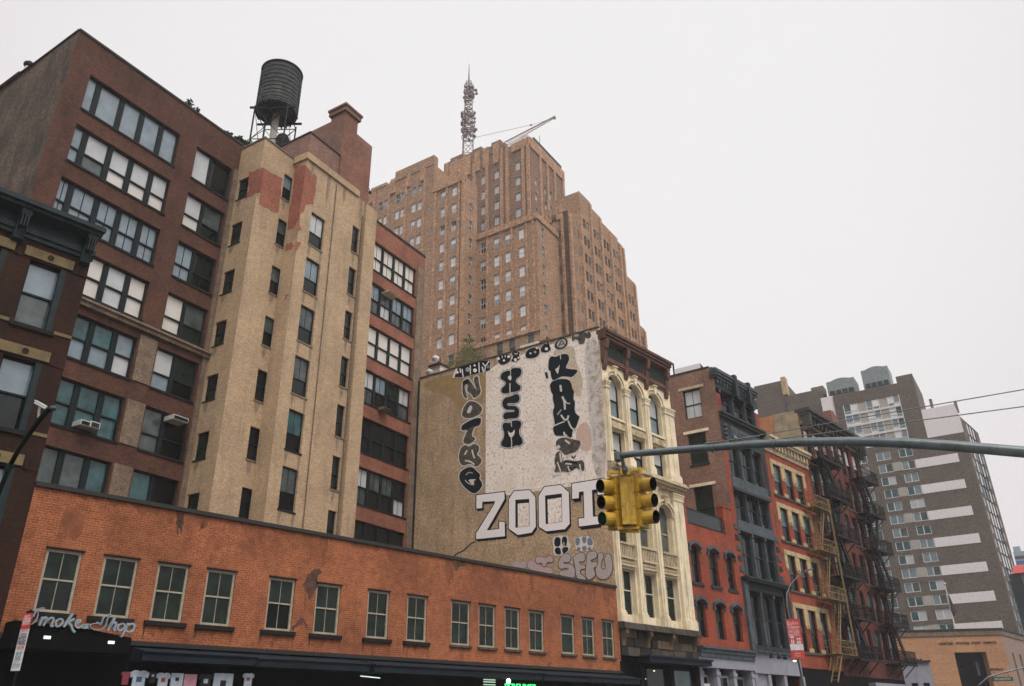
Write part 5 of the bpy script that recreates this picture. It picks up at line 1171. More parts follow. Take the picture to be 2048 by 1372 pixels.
mb = MB(); F_ = F107; z_ = zk(87.4, K1); mb.box(F_, -77.5 * K1, -62.4 * K1 + .2, z_ - 1.1, z_ + .15, .003, .3); mb.box(R107, 0.0, 7.6, z_ - 1.1, z_ + .15, .003, .25); mb.build('parapet_band', TOWERL, tow, F_)
mb = MB(); z_ = zk(91.5, K0); mb.box(F95, -77.2 * K0, -69.9 * K0 + .2, z_ - .8, z_ + .15, .003, .3); mb.build('parapet_band', TOWERL, tow, F95)
# right corner block
p2 = 3.91; r2 = [87.15 - p2 * k for k in range(9)]
F111, R111 = blk('corner_block_wall', -66.5, -57.95, 111, 116, 35, 88.8, [(-61.35, -60.2, z - 2.0, z) for z in r2], mat=TOWERD)
for k, z in enumerate(r2): twin(F111, -61.35, z, w=1.15, h=2, pal=[[G_PALE, G_PALE], [G_DARK, G_GREY], [G_DARK, G_TEAL], [G_GREY, G_WARM], [G_DARK, G_PALE], [G_GREY, G_BLUE]][k % 6])
piers(F111, [-62.3, -59.2], 60, 88.2, w=.25); piers(F111, [-62.3, -61.7, -60.0, -59.4], 87.3, 89.3, w=.3, wd=.5)
rp = []; prs = [(1.9, 3.3), (6.2, 7.6), (10.6, 12.0), (15, 16.4), (19.3, 20.7), (25.2, 26.7), (29.5, 30.7)]
RX = Pl(32.5, gridplane(111).at(-57.95))
steps = [(0, 5.2, 88.9), (5.2, 9.7, 96.3), (9.7, 14.5, 95.2), (14.5, 21.9, 94.3), (21.9, 24.2, 93.6), (24.2, 29.3, 86.8), (29.3, 32.2, 77.1)]
mb = MB(); NRW = [86.6 - 3.95 * k for k in range(12)]
for a, b, zt in steps:
    ops = [(u, u + 1.0, z - 2.1, z) for q_ in prs for u in q_ if a <= u and u + 1 <= b for z in NRW + ([90.55] if zt > 93 else []) if z < zt - 1.2]
    rp += ops; wall(mb, RX, a, b, 35, zt, ops, rec=.25)
    dd = -6 if zt > 90 else -16; mb.poly([RX.at(a, zt), RX.at(b, zt), RX.at(b, zt, dd), RX.at(a, zt, dd)]); mb.poly([RX.at(a, 60, 0), RX.at(a, zt, 0), RX.at(a, zt, dd), RX.at(a, 60, dd)]); mb.poly([RX.at(a, 60, dd), RX.at(a, zt, dd), RX.at(b, zt, dd), RX.at(b, 60, dd)])
mb.poly([RX.at(5, 89, -2), RX.at(22, 89, -2), RX.at(22, 89, -16), RX.at(5, 89, -16)]); mb.poly([RX.at(32.2, 35), RX.at(32.2, 35, -16), RX.at(32.2, 77.1, -16), RX.at(32.2, 77.1)])
mb.build('right_side_wall', TOWERB, tow, RX)
gm = MB(); fm = MB(); rr = random.Random(5)
for a, b, c, d in rp:
    gm.poly([RX.at(a, c, -.2), RX.at(b, c, -.2), RX.at(b, d, -.2), RX.at(a, d, -.2)], rr.choice([0, 0, 1, 2, 0]))
    fm.box(RX, a, b, (c + d) / 2 - .05, (c + d) / 2 + .05, -.19, -.12); fm.box(RX, (a + b) / 2 - .04, (a + b) / 2 + .04, c, d, -.19, -.14)
o_ = gm.build('window_bank', [G_GREY, G_BLUE, G_PALE], tow, RX); o_['kind'] = 'stuff'; o_ = fm.build('window_bar_bank', LEADF, tow, RX); o_['kind'] = 'stuff'
mb = MB()
for u in (.5, 4.9, 9.3, 13.5, 17.9, 22.3, 24.0, 28.5, 31.6):
    zt = [s[2] for s in steps if s[0] <= u <= s[1]][0]; mb.box(RX, u - .35, u + .35, 40, zt - .8, .003, .4)
o_ = mb.build('pier_bank', TOWERL, tow, RX); o_['kind'] = 'stuff'
# central mass
r4 = [111.2 - 4.0 * k for k in range(6)]; c4 = [-82.6, -79.1, -73.7]
F118, R118 = blk('central_wall', -93, -69.8, 118, 132.6, 60, 116.3, [(u, u + 1.2, z - 2.1, z) for u in c4 for z in r4 if not (u < -73 and z > 111.3)], [(u, u + .95, z - 2, z) for u in (1.5, 5.4, 7.6, 11.2) for z in (107, 103, 99, 95)], mat=TOWERD,
                 cren=[(-93, -91.2, 3.0), (-91.2, -87.6, 3.7), (-87.6, -85, 2.9), (-85, -82.5, 3.4), (-82.5, -79.8, 2.2), (-79.8, -77.4, 3.0), (-77.4, -76.2, 1.6)])
for u in c4:
    for z in r4[:4]: twin(F118, u, z, w=1.2, h=2.1, pal=[G_PALE, G_PALE])
for u in (1.5, 5.4, 7.6, 11.2):
    for z in (107, 103, 99): twin(R118, u, z, w=.95, h=2, pal=[G_PALE, G_GREY])
piers(F118, [-86.5, -84.3, -80.9, -77.0, -75.6, -71.5, -70.3], 85, 115.6, w=.5, wd=.7); piers(F118, [-92, -89.5, -87.2], 97, 118.2, w=.4, wd=1.0)
piers(R118, [3.6, 6.6, 9.8, 13.8], 90, 114.6, w=.4, wd=.7)
mb = MB(); mb.box(F118, -74.4, -69.7, 114.2, 116.3, .003, .35); mb.box(R118, 0, 14.5, 113.6, 116.3, .003, .3); mb.build('parapet_band', TOWERL, tow, F118)
for u in (-90.5, -88.2, -86.2, -83.6, -81.2, -78.5):
    mb = MB(); mb.box(F118, u - .75, u + .75, 113.2, 118.6, .003, .3); mb.build('parapet_block', TOWERL, tow, F118)
PALEC = plain('pale_roof_sheeting', (.62, .58, .54), .8, amt=.15)
mb = MB(); mb.box(F118, -75.4, -70.6, 116.32, 117.9, -6, -.5); mb.build('roof_screen', PALEC, tow, F118)
mb = MB(); mb.box(R118, 2.2, 14.4, 116.32, 118.2, -.6, -.35); mb.build('side_roof_screen', LEADF, tow, R118)
# podium below the bright windows
PD = gridplane(99); zz_ = PD.Z(1080, 655); ud0, ud1 = PD.U(925, 690), PD.U(1080, 655)
opd = [(PD.U(x, y), PD.U(x, y) + 1.1, PD.Z(x, y) - 3, PD.Z(x, y)) for x, y in ((994, 686), (1018.5, 680), (1056, 670))]
F101, R101 = blk('podium_wall', ud0, ud1, 99, 103.2, 35, zz_, opd)
for o in opd: window(tow, F101, o[0], o[1], o[2], o[3], LEADF, [G_DARK, G_GREY], **WIN)
mb = MB(); mb.box(F101, ud0 - .1, ud1 + .15, zz_ - .5, zz_ + .25, .003, .3); mb.build('podium_cornice', TOWERL, tow, F101)
# lattice mast on the roof
MAST = plain('mast_steel', (.20, .15, .14), .7); 
mq = F118.off(-6); mu, mz = mq.uz(936, 302); u2, mz2 = mq.uz(937, 128)
mst = thing('lattice_mast', 'thin lattice antenna mast crowded with dishes on the skyscraper roof', 'antenna mast', mq.mat(mu, 118))
C0 = mq.at(mu, 0, 0); H = mz2 - 118
def mz_at(y): return mq.Z(936.5, y)
def lat(name, z0, z1, r0_, r1_, n, th=.16):
    mb = MB(); cs = [(1, 1), (-1, 1), (-1, -1), (1, -1)]
    P = lambda z, c: C0 + np.array([c[0] * (r0_ + (r1_ - r0_) * (z - z0) / (z1 - z0)), c[1] * (r0_ + (r1_ - r0_) * (z - z0) / (z1 - z0)), z])
    for c in cs: mb.bar(P(z0, c), P(z1, c), th)
    for k in range(n):
        a = z0 + (z1 - z0) * k / n; b = z0 + (z1 - z0) * (k + 1) / n
        for q in range(4):
            c, d = cs[q], cs[(q + 1) % 4]; mb.bar(P(a, c), P(a, d), th * .6); mb.bar(P(a, c), P(b, d), th * .6); mb.bar(P(a, d), P(b, c), th * .6)
    mb.build(name, MAST, mst)
z1m, z2m, z3m, z4m = mz_at(275), mz_at(228), mz_at(205), mz_at(165)
lat('lower_lattice', 116.3, z1m, 1.35, 1.15, 4); lat('middle_lattice', z1m, z3m, 1.15, .85, 8); lat('upper_lattice', z3m, z4m, .8, .6, 6)
mb = MB(); mb.tube([C0 + np.array([0, 0, z4m]), C0 + np.array([0, 0, (z4m + mz2) / 2]), C0 + np.array([0, 0, mz2])], [.28, .15, .06], 6); mb.build('spire', MAST, mst)
rr = random.Random(2)
for (za, zb, r_, n_) in ((z1m, z2m, 1.6, 44), (mz_at(203), mz_at(172), 1.15, 30)):
    mb = MB()
    for k in range(n_):
        an = rr.uniform(0, 2 * pi); z = rr.uniform(za, zb); c = C0 + np.array([cos(an) * r_, sin(an) * r_, z]); mb.lathe(c, [(.0, 0), (.3, .1), (.33, .5), (.0, .6)], 6); mb.bar(c + np.array([0, 0, .3]), C0 + np.array([0, 0, z + .3]), .1)
    for k in range(5):
        z = za + (zb - za) * k / 4; P = [C0 + np.array([cos(t * pi / 6) * r_, sin(t * pi / 6) * r_, z]) for t in range(12)]
        for q in range(12): mb.bar(P[q], P[(q + 1) % 12], .12)
    mb.build('antenna_ring', MAST, mst)
for y, x in ((266, 952), (188, 952), (195, 953)):
    mb = MB(); z = mz_at(y); e = mq.at(mq.U(x, y), z, 0); mb.bar(C0 + np.array([0, 0, z]), e, .14); mb.lathe(e, [(0, -.35), (.35, -.2), (.35, .2), (0, .35)], 8); mb.build('dish', MAST, mst)
# roof crane
CRN = plain('crane_red', (.30, .20, .18), .6); crn = thing('roof_crane', 'thin reddish crane boom slanting up over the skyscraper roof', 'crane', F118.mat(-76, 116.3, -3))
cq = F118.off(-3); a_ = cq.at(*cq.uz(1012, 292)); b_ = cq.at(*cq.uz(1109, 236)); dz_ = np.array([0, 0, 1.1]); nn = cq.n * .8
mb = MB(); 
for s_ in (dz_ * 0, dz_, dz_ * .5 + nn): mb.bar(a_ + s_, b_ + s_ * .35, .11)
for k in range(22):
    t, t2 = k / 22, (k + 1) / 22; f0, f1 = 1 - .65 * t, 1 - .65 * t2; pa = a_ + (b_ - a_) * t; pb = a_ + (b_ - a_) * t2
    mb.bar(pa, pb + dz_ * f1, .05); mb.bar(pa + dz_ * f0, pb + (dz_ * .5 + nn) * f1, .05); mb.bar(pa + (dz_ * .5 + nn) * f0, pb, .05)
mb.build('boom', CRN, crn)
mb = MB(); mb.lathe(b_, [(0, -.3), (.3, -.2), (.3, .4), (0, .5)], 8); mb.build('boom_head', CRN, crn)
mb = MB(); c_ = cq.at(*cq.uz(1062, 250)); d_ = cq.at(*cq.uz(945, 276)); mb.bar(d_, c_, .07); mb.bar(c_, b_, .05); mb.build('stay_cable', CRN, crn)
mb = MB(); mb.lathe(c_, [(0, -.2), (.25, -.1), (.25, .1), (0, .2)], 6); mb.build('pulley', MAST, crn)
mb = MB(); q_ = cq.off(-5); u_, z_ = q_.uz(1080, 300); mb.tube([q_.at(u_, 114), q_.at(u_, q_.Z(1081, 271))], .07, 4); tag(mb.build('roof_aerial', MAST, None), 'thin upright aerial at the right of the skyscraper roof crane', 'aerial')
# ivy on the lower wing wall
def leaves(name, F, spots, n, size, mats, w0=.05, w1=.6, seed=1, parent=None):
    rr = random.Random(seed); mb = MB()
    for k in range(n):
        cx, cy, rx, ry = rr.choice(spots); t = rr.uniform(0, 2 * pi); q = sqrt(rr.random()); x, y = cx + rx * q * cos(t), cy + ry * q * sin(t)
        u, z = F.uz(x, y); c = F.at(u, z, rr.uniform(w0, w1)); a = np.array([rr.gauss(0, 1) for _ in range(3)]); a /= np.linalg.norm(a); b = np.cross(a, [rr.gauss(0, 1) for _ in range(3)]); b /= np.linalg.norm(b) + 1e-6
        s = size * rr.uniform(.5, 1.3); mb.poly([c - a * s, c + b * s * .5, c + a * s, c - b * s * .5], rr.choice(range(len(mats))))
    return mb.build(name, mats, parent, F)
LEAFY = [plain('yellow_green_leaf', (.28, .27, .06), .7), plain('olive_leaf', (.17, .18, .05), .7), plain('pale_leaf', (.36, .34, .10), .7)]
LEAFD = [plain('dark_leaf', (.035, .07, .03), .7), plain('mid_leaf', (.05, .10, .04), .7)]
iv = gridplane(98.6); tag(leaves('ivy', iv, [(935, 715, 26, 22), (915, 730, 22, 12), (938, 681, 14, 4), (958, 715, 16, 20), (890, 738, 10, 8), (935, 705, 14, 18)], 3200, .17, LEAFY, w0=.02, w1=.15), 'yellow green ivy climbing the skyscraper base above the painted party wall', 'ivy')
# ------------------------------------------------------------------ brown modern tower block at the right
MD = gridplane(170)
mod = thing('modern_tower_block', 'brown brick modern tower block with white bands, paired windows and two grey roof cooling units', 'apartment block', MD.mat(-20, 0, -5))
def mblock(name, u0, u1, z1, dep, ops=(), mat=MODB, w=0, z0=0, parent=mod):
    mb = MB(); F = MD.off(w); wall(mb, F, u0, u1, z0, z1, ops, rec=.25); shell(mb, F, u0, u1, z1, dep, z0=z0); return mb.build(name, mat, parent, MD)
ZG0, ZG1 = 51.6, 61.45; GU0, GU1 = -26.45, -15.55
wr = [50.35 - 2.535 * k for k in range(16)]
wc = [(-26.35, -23.95), (-22.2, -19.55), (-18.0, -15.5)]
ops = [(a, b, z - 1.75, z) for a, b in wc for z in wr] + [(GU0, GU1, ZG0, ZG1)]
mblock('brick_wall', -28.1, -15.4, 63.9, 14, ops)
mblock('stair_shaft_wall', -15.399, -12.3, 65.3, 14)
mblock('lower_wall', -12.299, -5.95, 51.55, 13)
mb = MB(); F = MD; mb.prism(F, [(-12.29, 51.56), (-5.97, 51.56), (-5.97, 54.7), (-6.4, 57.4), (-12.29, 57.4)], -12, -.02); mb.build('white_penthouse', MODW, mod, MD)
mblock('white_stair_strip', -30.6, -28.101, 64.1, 12, [(-30.2, -28.5, z - 1.6, z) for z in [60.8 - 2.6 * k for k in range(5)]], MODW, w=-.2)
for z in [60.8 - 2.6 * k for k in range(5)]: window(mod, MD.off(-.2), -30.2, -28.5, z - 1.6, z, WHITEF, [G_GREY, G_PALE], cols=(1, 1), rail=(.35,), fw=.07, mull=.12, rec=.15)
mblock('rear_wing_wall', -37.8, -30.601, 66.5, 12, [(-37.7, -32.3, 59.9, 61.9)], w=-1.0)
window(mod, MD.off(-1.0), -37.7, -32.3, 59.9, 61.9, WHITEF, [G_PALE, G_PALE, G_WARM, G_PALE], cols=(1, 1, 1, 1), rail=(.4,), fw=.12, mull=.2, rec=.15)
mblock('far_wing_wall', -44.5, -37.801, 70.5, 12, w=-1.5)
mb = MB(); mb.box(MD.off(-1.5), -38.4, -37.4, 67, 71.2, -1.6, .3); mb.build('pale_stack', YBUFF, mod, MD)
mb = MB(); mb.box(MD.off(-4), -32.9, -30.3, 66.4, 68.3, -3, 0); mb.build('roof_hut', TANP, mod, MD)
# glazed bay with white grid
fx = MB(); gp = MB(); rr = random.Random(8); nrow = 4; hh = (ZG1 - ZG0) / nrow
cols_ = [(GU0, -23.6, 'w'), (-23.6, -22.05, 'p'), (-22.05, -19.5, 'w'), (-19.5, -17.95, 'p'), (-17.95, GU1, 'w')]
PANL = plain('taupe_panel', (.38, .36, .31), .7, grain=.1)
for r in range(nrow):
    z0 = ZG1 - (r + 1) * hh; fx.box(MD, GU0, GU1, z0, z0 + .42, -.24, .05)
    for a, b, t in cols_:
        if t == 'p': gp.poly([MD.at(a, z0 + .42, -.12), MD.at(b, z0 + .42, -.12), MD.at(b, z0 + hh, -.12), MD.at(a, z0 + hh, -.12)], 0)
        else:
            m_ = (a + b) / 2
            for s0, s1 in ((a, m_), (m_, b)):
                zz = z0 + .42 + .55; gp.poly([MD.at(s0, z0 + .42, -.12), MD.at(s1, z0 + .42, -.12), MD.at(s1, zz, -.12), MD.at(s0, zz, -.12)], rr.choice([1, 2])); gp.poly([MD.at(s0, zz, -.12), MD.at(s1, zz, -.12), MD.at(s1, z0 + hh, -.12), MD.at(s0, z0 + hh, -.12)], rr.choice([1, 2, 3, 1]))
            fx.box(MD, m_ - .08, m_ + .08, z0 + .42, z0 + hh, -.11, .0); fx.box(MD, a, b, z0 + .9, z0 + 1.02, -.1, -.03)
            fx.box(MD, a, a + .14, z0 + .42, z0 + hh, -.11, .01); fx.box(MD, b - .14, b, z0 + .42, z0 + hh, -.11, .01)
o_ = gp.build('glazed_bay', [PANL, G_BLUE, G_TWR, G_TEAL], mod, MD); fx.build('glazing_grid', WHITEF, mod, MD)
for k, z in enumerate(wr):
    for j, (a, b) in enumerate(wc):
        pal = rr.choice([[G_TEAL, G_PALE], [G_BLUE, G_GREY], [G_TEAL, G_TEAL], [G_PALE, G_PALE], [G_BLUE, G_BLUE], [G_TEAL, G_BLUE]])
        window(mod, MD, a, b, z - 1.75, z, WHITEF, pal, cols=(1, 1), rail=(), fw=.13, mull=.16, rec=.08)
    if k % 2:
        mb = MB(); mb.box(MD, -19.5, -18.05, z - 1.75, z - .01, .003, .05); mb.build('grey_panel', PANL, mod, MD)
        mb = MB(); mb.box(MD, -15.46, -7.95, z - 1.8, z - .1, .003, .06); mb.build('white_band', MODW, mod, MD)
# cooling units with curved tops
for k, (a, b) in enumerate(((-29.3, -23.6), (-22.0, -16.7))):
    m_ = (a + b) / 2; z0 = 64.0; z1 = 68.2 + .9 * k; Fk = MD.off(-2.5)
    pts = [(a, z0), (b, z0), (b, z1)] + [(b - (b - a) * t, z1 + .45 * sin(pi * min(1, max(0, (t - .15) / .7)))) for t in (.15, .3, .45, .6, .75, .85)] + [(a, z1)]
    mb = MB(); mb.prism(Fk, pts, -5, 0); mb.build('cooling_unit', MODG, mod, MD)
    mb = MB()
    for q in range(4): mb.box(Fk, a + .4 + q * (b - a - .6) / 4, a + .2 + (q + 1) * (b - a - .6) / 4, z0 + 1.1, z0 + 2.0, .003, .06)
    mb.box(Fk, a + .3, b - .3, z0 + .95, z0 + 1.1, .003, .08); mb.build('louvre', LEADF, mod, MD)
# right flank, glass strip between brick
MR = Pl(41, MD.at(-5.95)); 
fl_ = [49.4 - 2.535 * k for k in range(19)]
ops = [(1.3, 2.7, z - 1.7, z) for z in fl_] + [(10.6, 12.0, z - 1.7, z) for z in fl_] + [(3.4, 9.9, 1, 54.6)]
mb = MB(); wall(mb, MR, 0, 13.3, 0, 54.7, ops, rec=.2); shell(mb, MR, 0, 13.3, 54.7, 10, left=False); mb.build('flank_wall', MODB, mod, MR)
for z in fl_:
    for u in (1.3, 10.6): window(mod, MR, u, u + 1.4, z - 1.7, z, WHITEF, [G_TWR, G_PALE] if z > 25 else [G_GREY, G_BLUE], cols=(1, 1), rail=(), fw=.1, rec=.08)
gp = MB(); fx = MB()
for k in range(21):
    z1 = 54.6 - 2.535 * k; z0 = max(z1 - 2.535, 1)
    for q in range(3): gp.poly([MR.at(3.4 + q * 6.5 / 3, z0, -.1), MR.at(3.4 + (q + 1) * 6.5 / 3, z0, -.1), MR.at(3.4 + (q + 1) * 6.5 / 3, z1, -.1), MR.at(3.4 + q * 6.5 / 3, z1, -.1)], rr.choice([0, 0, 0, 1]) if z1 > 25 else rr.choice([1, 2]))
    fx.box(MR, 3.4, 9.9, z1 - .12, z1 + .02, -.09, .02)
for q in range(4): fx.box(MR, 3.4 + q * 6.5 / 3 - .06, 3.4 + q * 6.5 / 3 + .06, 1, 54.6, -.09, .04)
gp.build('glass_strip', [G_TWR, G_BLUE, G_GREY], mod, MR); fx.build('glass_strip_bars', LEADF, mod, MR)
mb = MB()
for x, y0, y1 in ((1864, 799, 818), (1909, 803, 812), (1918, 806, 818)):
    pass
for i_, (x, y0, y1, lb) in enumerate(((1863, 798, 820, 'short rooftop flue left on the white penthouse'), (1911, 804, 818, 'short rooftop flue at the right end of the white penthouse'))):
    q_ = MD.off(-1 - i_); u0, z0 = q_.uz(x + 3, y1); u1, z1 = q_.uz(x, y0); mb = MB(); mb.tube([q_.at(u0, z0 - .8), q_.at(u0, z1)], .28, 6); mb.build('flue', TANP, mod)
# ------------------------------------------------------------------ post office
PC = atd(1999, 1257, 95.0); PZ = PC[2]
PO = Pl(95.5, PC); PR = Pl(41, PC)
pst = thing('post_office', 'low orange stone corner post office with black lettering and a tall dark doorway', 'post office', PO.mat(0, 0))
dl, dr, dtop = PO.U(1908, 1305), PO.U(1972, 1305), PO.Z(1908, 1305)
uPL = PO.U(1760, 1262)
mb = MB(); wall(mb, PO, uPL, 0, 0, PZ - .7, [(dl, dr, 0, dtop)], rec=1.2); mb.build('front_wall', POST, pst, PO)
mb = MB(); wall(mb, PR, 0, 30, 0, PZ - .7, [(PR.U(2026, 1315), PR.U(2026, 1315) + .9, 2, dtop), (PR.U(2040, 1318), PR.U(2040, 1318) + 1.2, 2, dtop)], rec=.5); mb.poly([PR.at(30, 0), PR.at(30, 0, -14), PR.at(30, PZ, -14), PR.at(30, PZ)])
mb.build('side_wall', POSTP, pst, PR)
mb = MB(); mb.box(PR, PR.U(2026, 1315) - .2, PR.U(2040, 1318) + 1.4, 2, dtop + .2, -.8, -.5); mb.build('side_glazing', G_NIGHT, pst, PR)
mb = MB(); mb.box(PO, uPL, .12, PZ - .7, PZ - .12, -.4, .12); mb.box(PR, -.0, 30, PZ - .7, PZ - .12, -.4, .1); mb.build('parapet', TANP, pst, PO)
mb = MB(); mb.box(PO, uPL, .2, PZ - .119, PZ + .06, -.5, .22); mb.box(PR, .0, 30, PZ - .119, PZ + .06, -.5, .2); mb.build('coping', COPE, pst, PO)
mb = MB(); mb.poly([PO.at(uPL, PZ - .2), PO.at(0, PZ - .2), PR.at(30, PZ - .2), PO.at(uPL, PZ - .2, -30)]); mb.build('roof', ROOFM, pst, PO)
mb = MB(); mb.box(PO, dl, dr, 0, dtop, -1.6, -1.2); mb.build('doorway', G_NIGHT, pst, PO)
tl, tr = PO.U(1878, 1286), PO.U(1993, 1286); tz = PO.Z(1935, 1289)
mb = MB(); text_mesh(mb, PO, 'UNITED  STATES  POST  OFFICE', tl, tz, .42, .03, ext=.02, fit=tr - tl); mb.build('lettering', DKSILL, pst, PO)
mb = MB(); text_mesh(mb, PO, 'NEW YORK  N.Y.', PO.U(1981, 1340), PO.Z(1985, 1341), .36, .03, ext=.02, fit=PO.U(2008, 1340) - PO.U(1981, 1340)); mb.build('lettering', DKSILL, pst, PO)
mb = MB(); mb.box(PO, PO.U(1960, 1330), PO.U(1960, 1330) + .25, PO.Z(1962, 1350), PO.Z(1960, 1330) + .4, -1.19, -1.1); mb.build('door_handle', STEEL, pst, PO)
fp = PO.off(-2); u_ = fp.U(1910, 1254); z0_, z1_ = fp.Z(1910, 1254), fp.Z(1897, 1170)
flg = thing('flagpole', 'slim flagpole with a furled dark flag on the post office roof', 'flagpole', fp.mat(u_, PZ))
mb = MB(); mb.tube([fp.at(u_, PZ - .3), fp.at(u_, z1_)], [.09, .05], 6); mb.lathe(fp.at(u_, z1_), [(0, 0), (.16, .1), (.16, .22), (0, .32)], 8); mb.build('pole', PALEC, flg)
mb = MB(); zm = (z0_ + z1_) / 2; mb.tube([fp.at(u_ + .1, zm + 1.3), fp.at(u_ + .16, zm + .4), fp.at(u_ + .22, zm - .6), fp.at(u_ + .2, zm - 1.2)], [.08, .2, .3, .12], 6); mb.build('flag', plain('dark_flag', (.05, .03, .05), .9), flg)
# small pale building in front of the post office
sb = A.off(-1.0); 
u0, z1 = sb.uz(1822, 1320); u1 = sb.U(1858, 1325)
SP = Pl(95.5, atd(1858, 1324, 80)); ua = SP.U(1818, 1320); zt = SP.o[2] if False else float(atd(1858, 1324, 80)[2])
pal = thing('small_pale_building', 'small lilac white building with a toothed dark cornice beside the post office', 'building', SP.mat(0, 0))
mb = MB(); wall(mb, SP, ua - 4, 0, 0, zt, [(-1.0, -.4, 1, zt - 1.9), (-2.1, -1.5, 1, zt - 1.9)], rec=.2); shell(mb, SP, ua - 4, 0, zt, 5); mb.build('front_wall', LILAC, pal, SP)
mb = MB(); mb.box(SP, ua - 4, .1, zt, zt + .15, -.2, .25)
for k in range(16): mb.box(SP, ua - 3.9 + k * .33, ua - 3.75 + k * .33, zt + .15, zt + .3, -.1, .2)
mb.build('toothed_cornice', COPE, pal, SP)
mb = MB(); mb.box(SP, -2.2, -.3, .9, zt - 1.8, -.4, -.2); mb.build('glazing', G_NIGHT, pal, SP)
# far bluish building at the edge
FB = gridplane(260); u0, z0 = FB.uz(2022, 1090); far_ = thing('distant_office_building', 'distant blue grey office building with a bright blue band at the right edge', 'office building', FB.mat(u0, 0))
mb = MB(); mb.box(FB, u0, u0 + 30, 0, FB.Z(2035, 1103), -15, 0); mb.box(FB, u0 + .2, FB.U(2041, 1100), FB.Z(2035, 1103), FB.Z(2030, 1092), -12, -1); mb.build('wall', plain('blue_grey_cladding', (.27, .33, .38), .6), far_, FB)
for k in range(3):
    z_ = FB.Z(2035, 1103) - 1.2 - 1.9 * k; mb = MB(); mb.box(FB, u0, u0 + 30, z_ - .8, z_, .003, .1); mb.build('window_strip', G_GREY, far_, FB)
mb = MB(); mb.box(FB, u0, u0 + 30, FB.Z(2045, 1140), FB.Z(2045, 1122), .003, .5); mb.build('blue_band', plain('bright_blue_sign', (.03, .10, .30), .5), far_, FB)
DB = Pl(41, atd(2041, 1146, 120)); rb = thing('red_canopied_building', 'dark building with an arched red canopy at the right edge', 'building', DB.mat(0, 0))
mb = MB(); z_ = float(atd(2041, 1146, 120)[2]); mb.box(DB, 0, 25, 0, z_, -1.5, 0); mb.build('wall', IRON, rb, DB)
mb = MB(); mb.prism(DB, [(-.3 + .8 * k, z_ + 1.6 * sin(pi * k / 8)) for k in range(9)], -1, .4); mb.build('arched_canopy', plain('red_canopy', (.42, .05, .035), .5), rb, DB)
# ------------------------------------------------------------------ traffic signal hanging from its mast arm
def pt(x, y, t): return CAM + ray(x, y) * t
TA = 17.3
armp = [(1236, 913, TA), (1262, 908, 17.2), (1330, 902.5, 16.95), (1400, 897, 16.7), (1500, 889, 16.3), (1600, 884.5, 15.95), (1700, 883, 15.6), (1800, 885.5, 15.2), (1900, 891.5, 14.85), (2048, 904, 14.3), (2200, 920, 13.8), (2360, 942, 13.3)]
path = [pt(*p) for p in armp]; base = path[-1].copy()
arm = thing('mast_arm', 'long curved grey steel mast arm with guy rods reaching in from the right', 'mast arm', T(float(base[0]), float(base[1]), 0))
mb = MB(); mb.tube(path, [.066 + .0042 * k for k in range(len(path))], 14); mb.build('arm', STEEL, arm, smooth=True)
mb = MB(); tp = path[0]; mb.lathe(tp + np.array([0, 0, -.12]), [(.05, 0), (.085, .04), (.085, .2), (.05, .23)], 10); mb.build('end_cap', STEEL, arm)
mb = MB(); mb.tube([np.array([base[0], base[1], 0]), np.array([base[0], base[1], base[2] + 2.6])], [.17, .12], 12); mb.build('pole', STEEL, arm, smooth=True)
top = np.array([base[0], base[1], base[2] + 2.4]); 
for (x0, y0, t0), (x1, y1, t1) in (((1412, 889, 16.65), (2048, 779, 14.35)), ((1545, 880, 16.15), (2048, 813, 14.35))):
    a = pt(x0, y0, t0); b = pt(x1, y1, t1); c = a + (b - a) * 1.5
    mb = MB(); mb.tube([a, b, c], .011, 5); mb.build('guy_rod', STEEL, arm)
mb = MB(); mb.tube([pt(1408, 888, 16.66), pt(1520, 872, 16.2)], .014, 5); mb.build('guy_rod', STEEL, arm)
for x, y, t in ((1411, 897, 16.66), (1424, 896, 16.6), (1546, 888, 16.14)):
    mb = MB(); c = pt(x, y, t); d = pt(x + 4, y - .3, t - .02); mb.tube([c, d], .098, 12); mb.lathe(pt(x + 2, y - 8, t), [(0, -.03), (.03, -.02), (.03, .04), (0, .05)], 6); mb.build('clamp', STEEL, arm)
mb = MB(); c = pt(1472, 884, 16.4); mb.lathe(c, [(.03, -.03), (.028, .05), (.045, .07), (.01, .15)], 8); mb.build('finial', STEEL, arm)
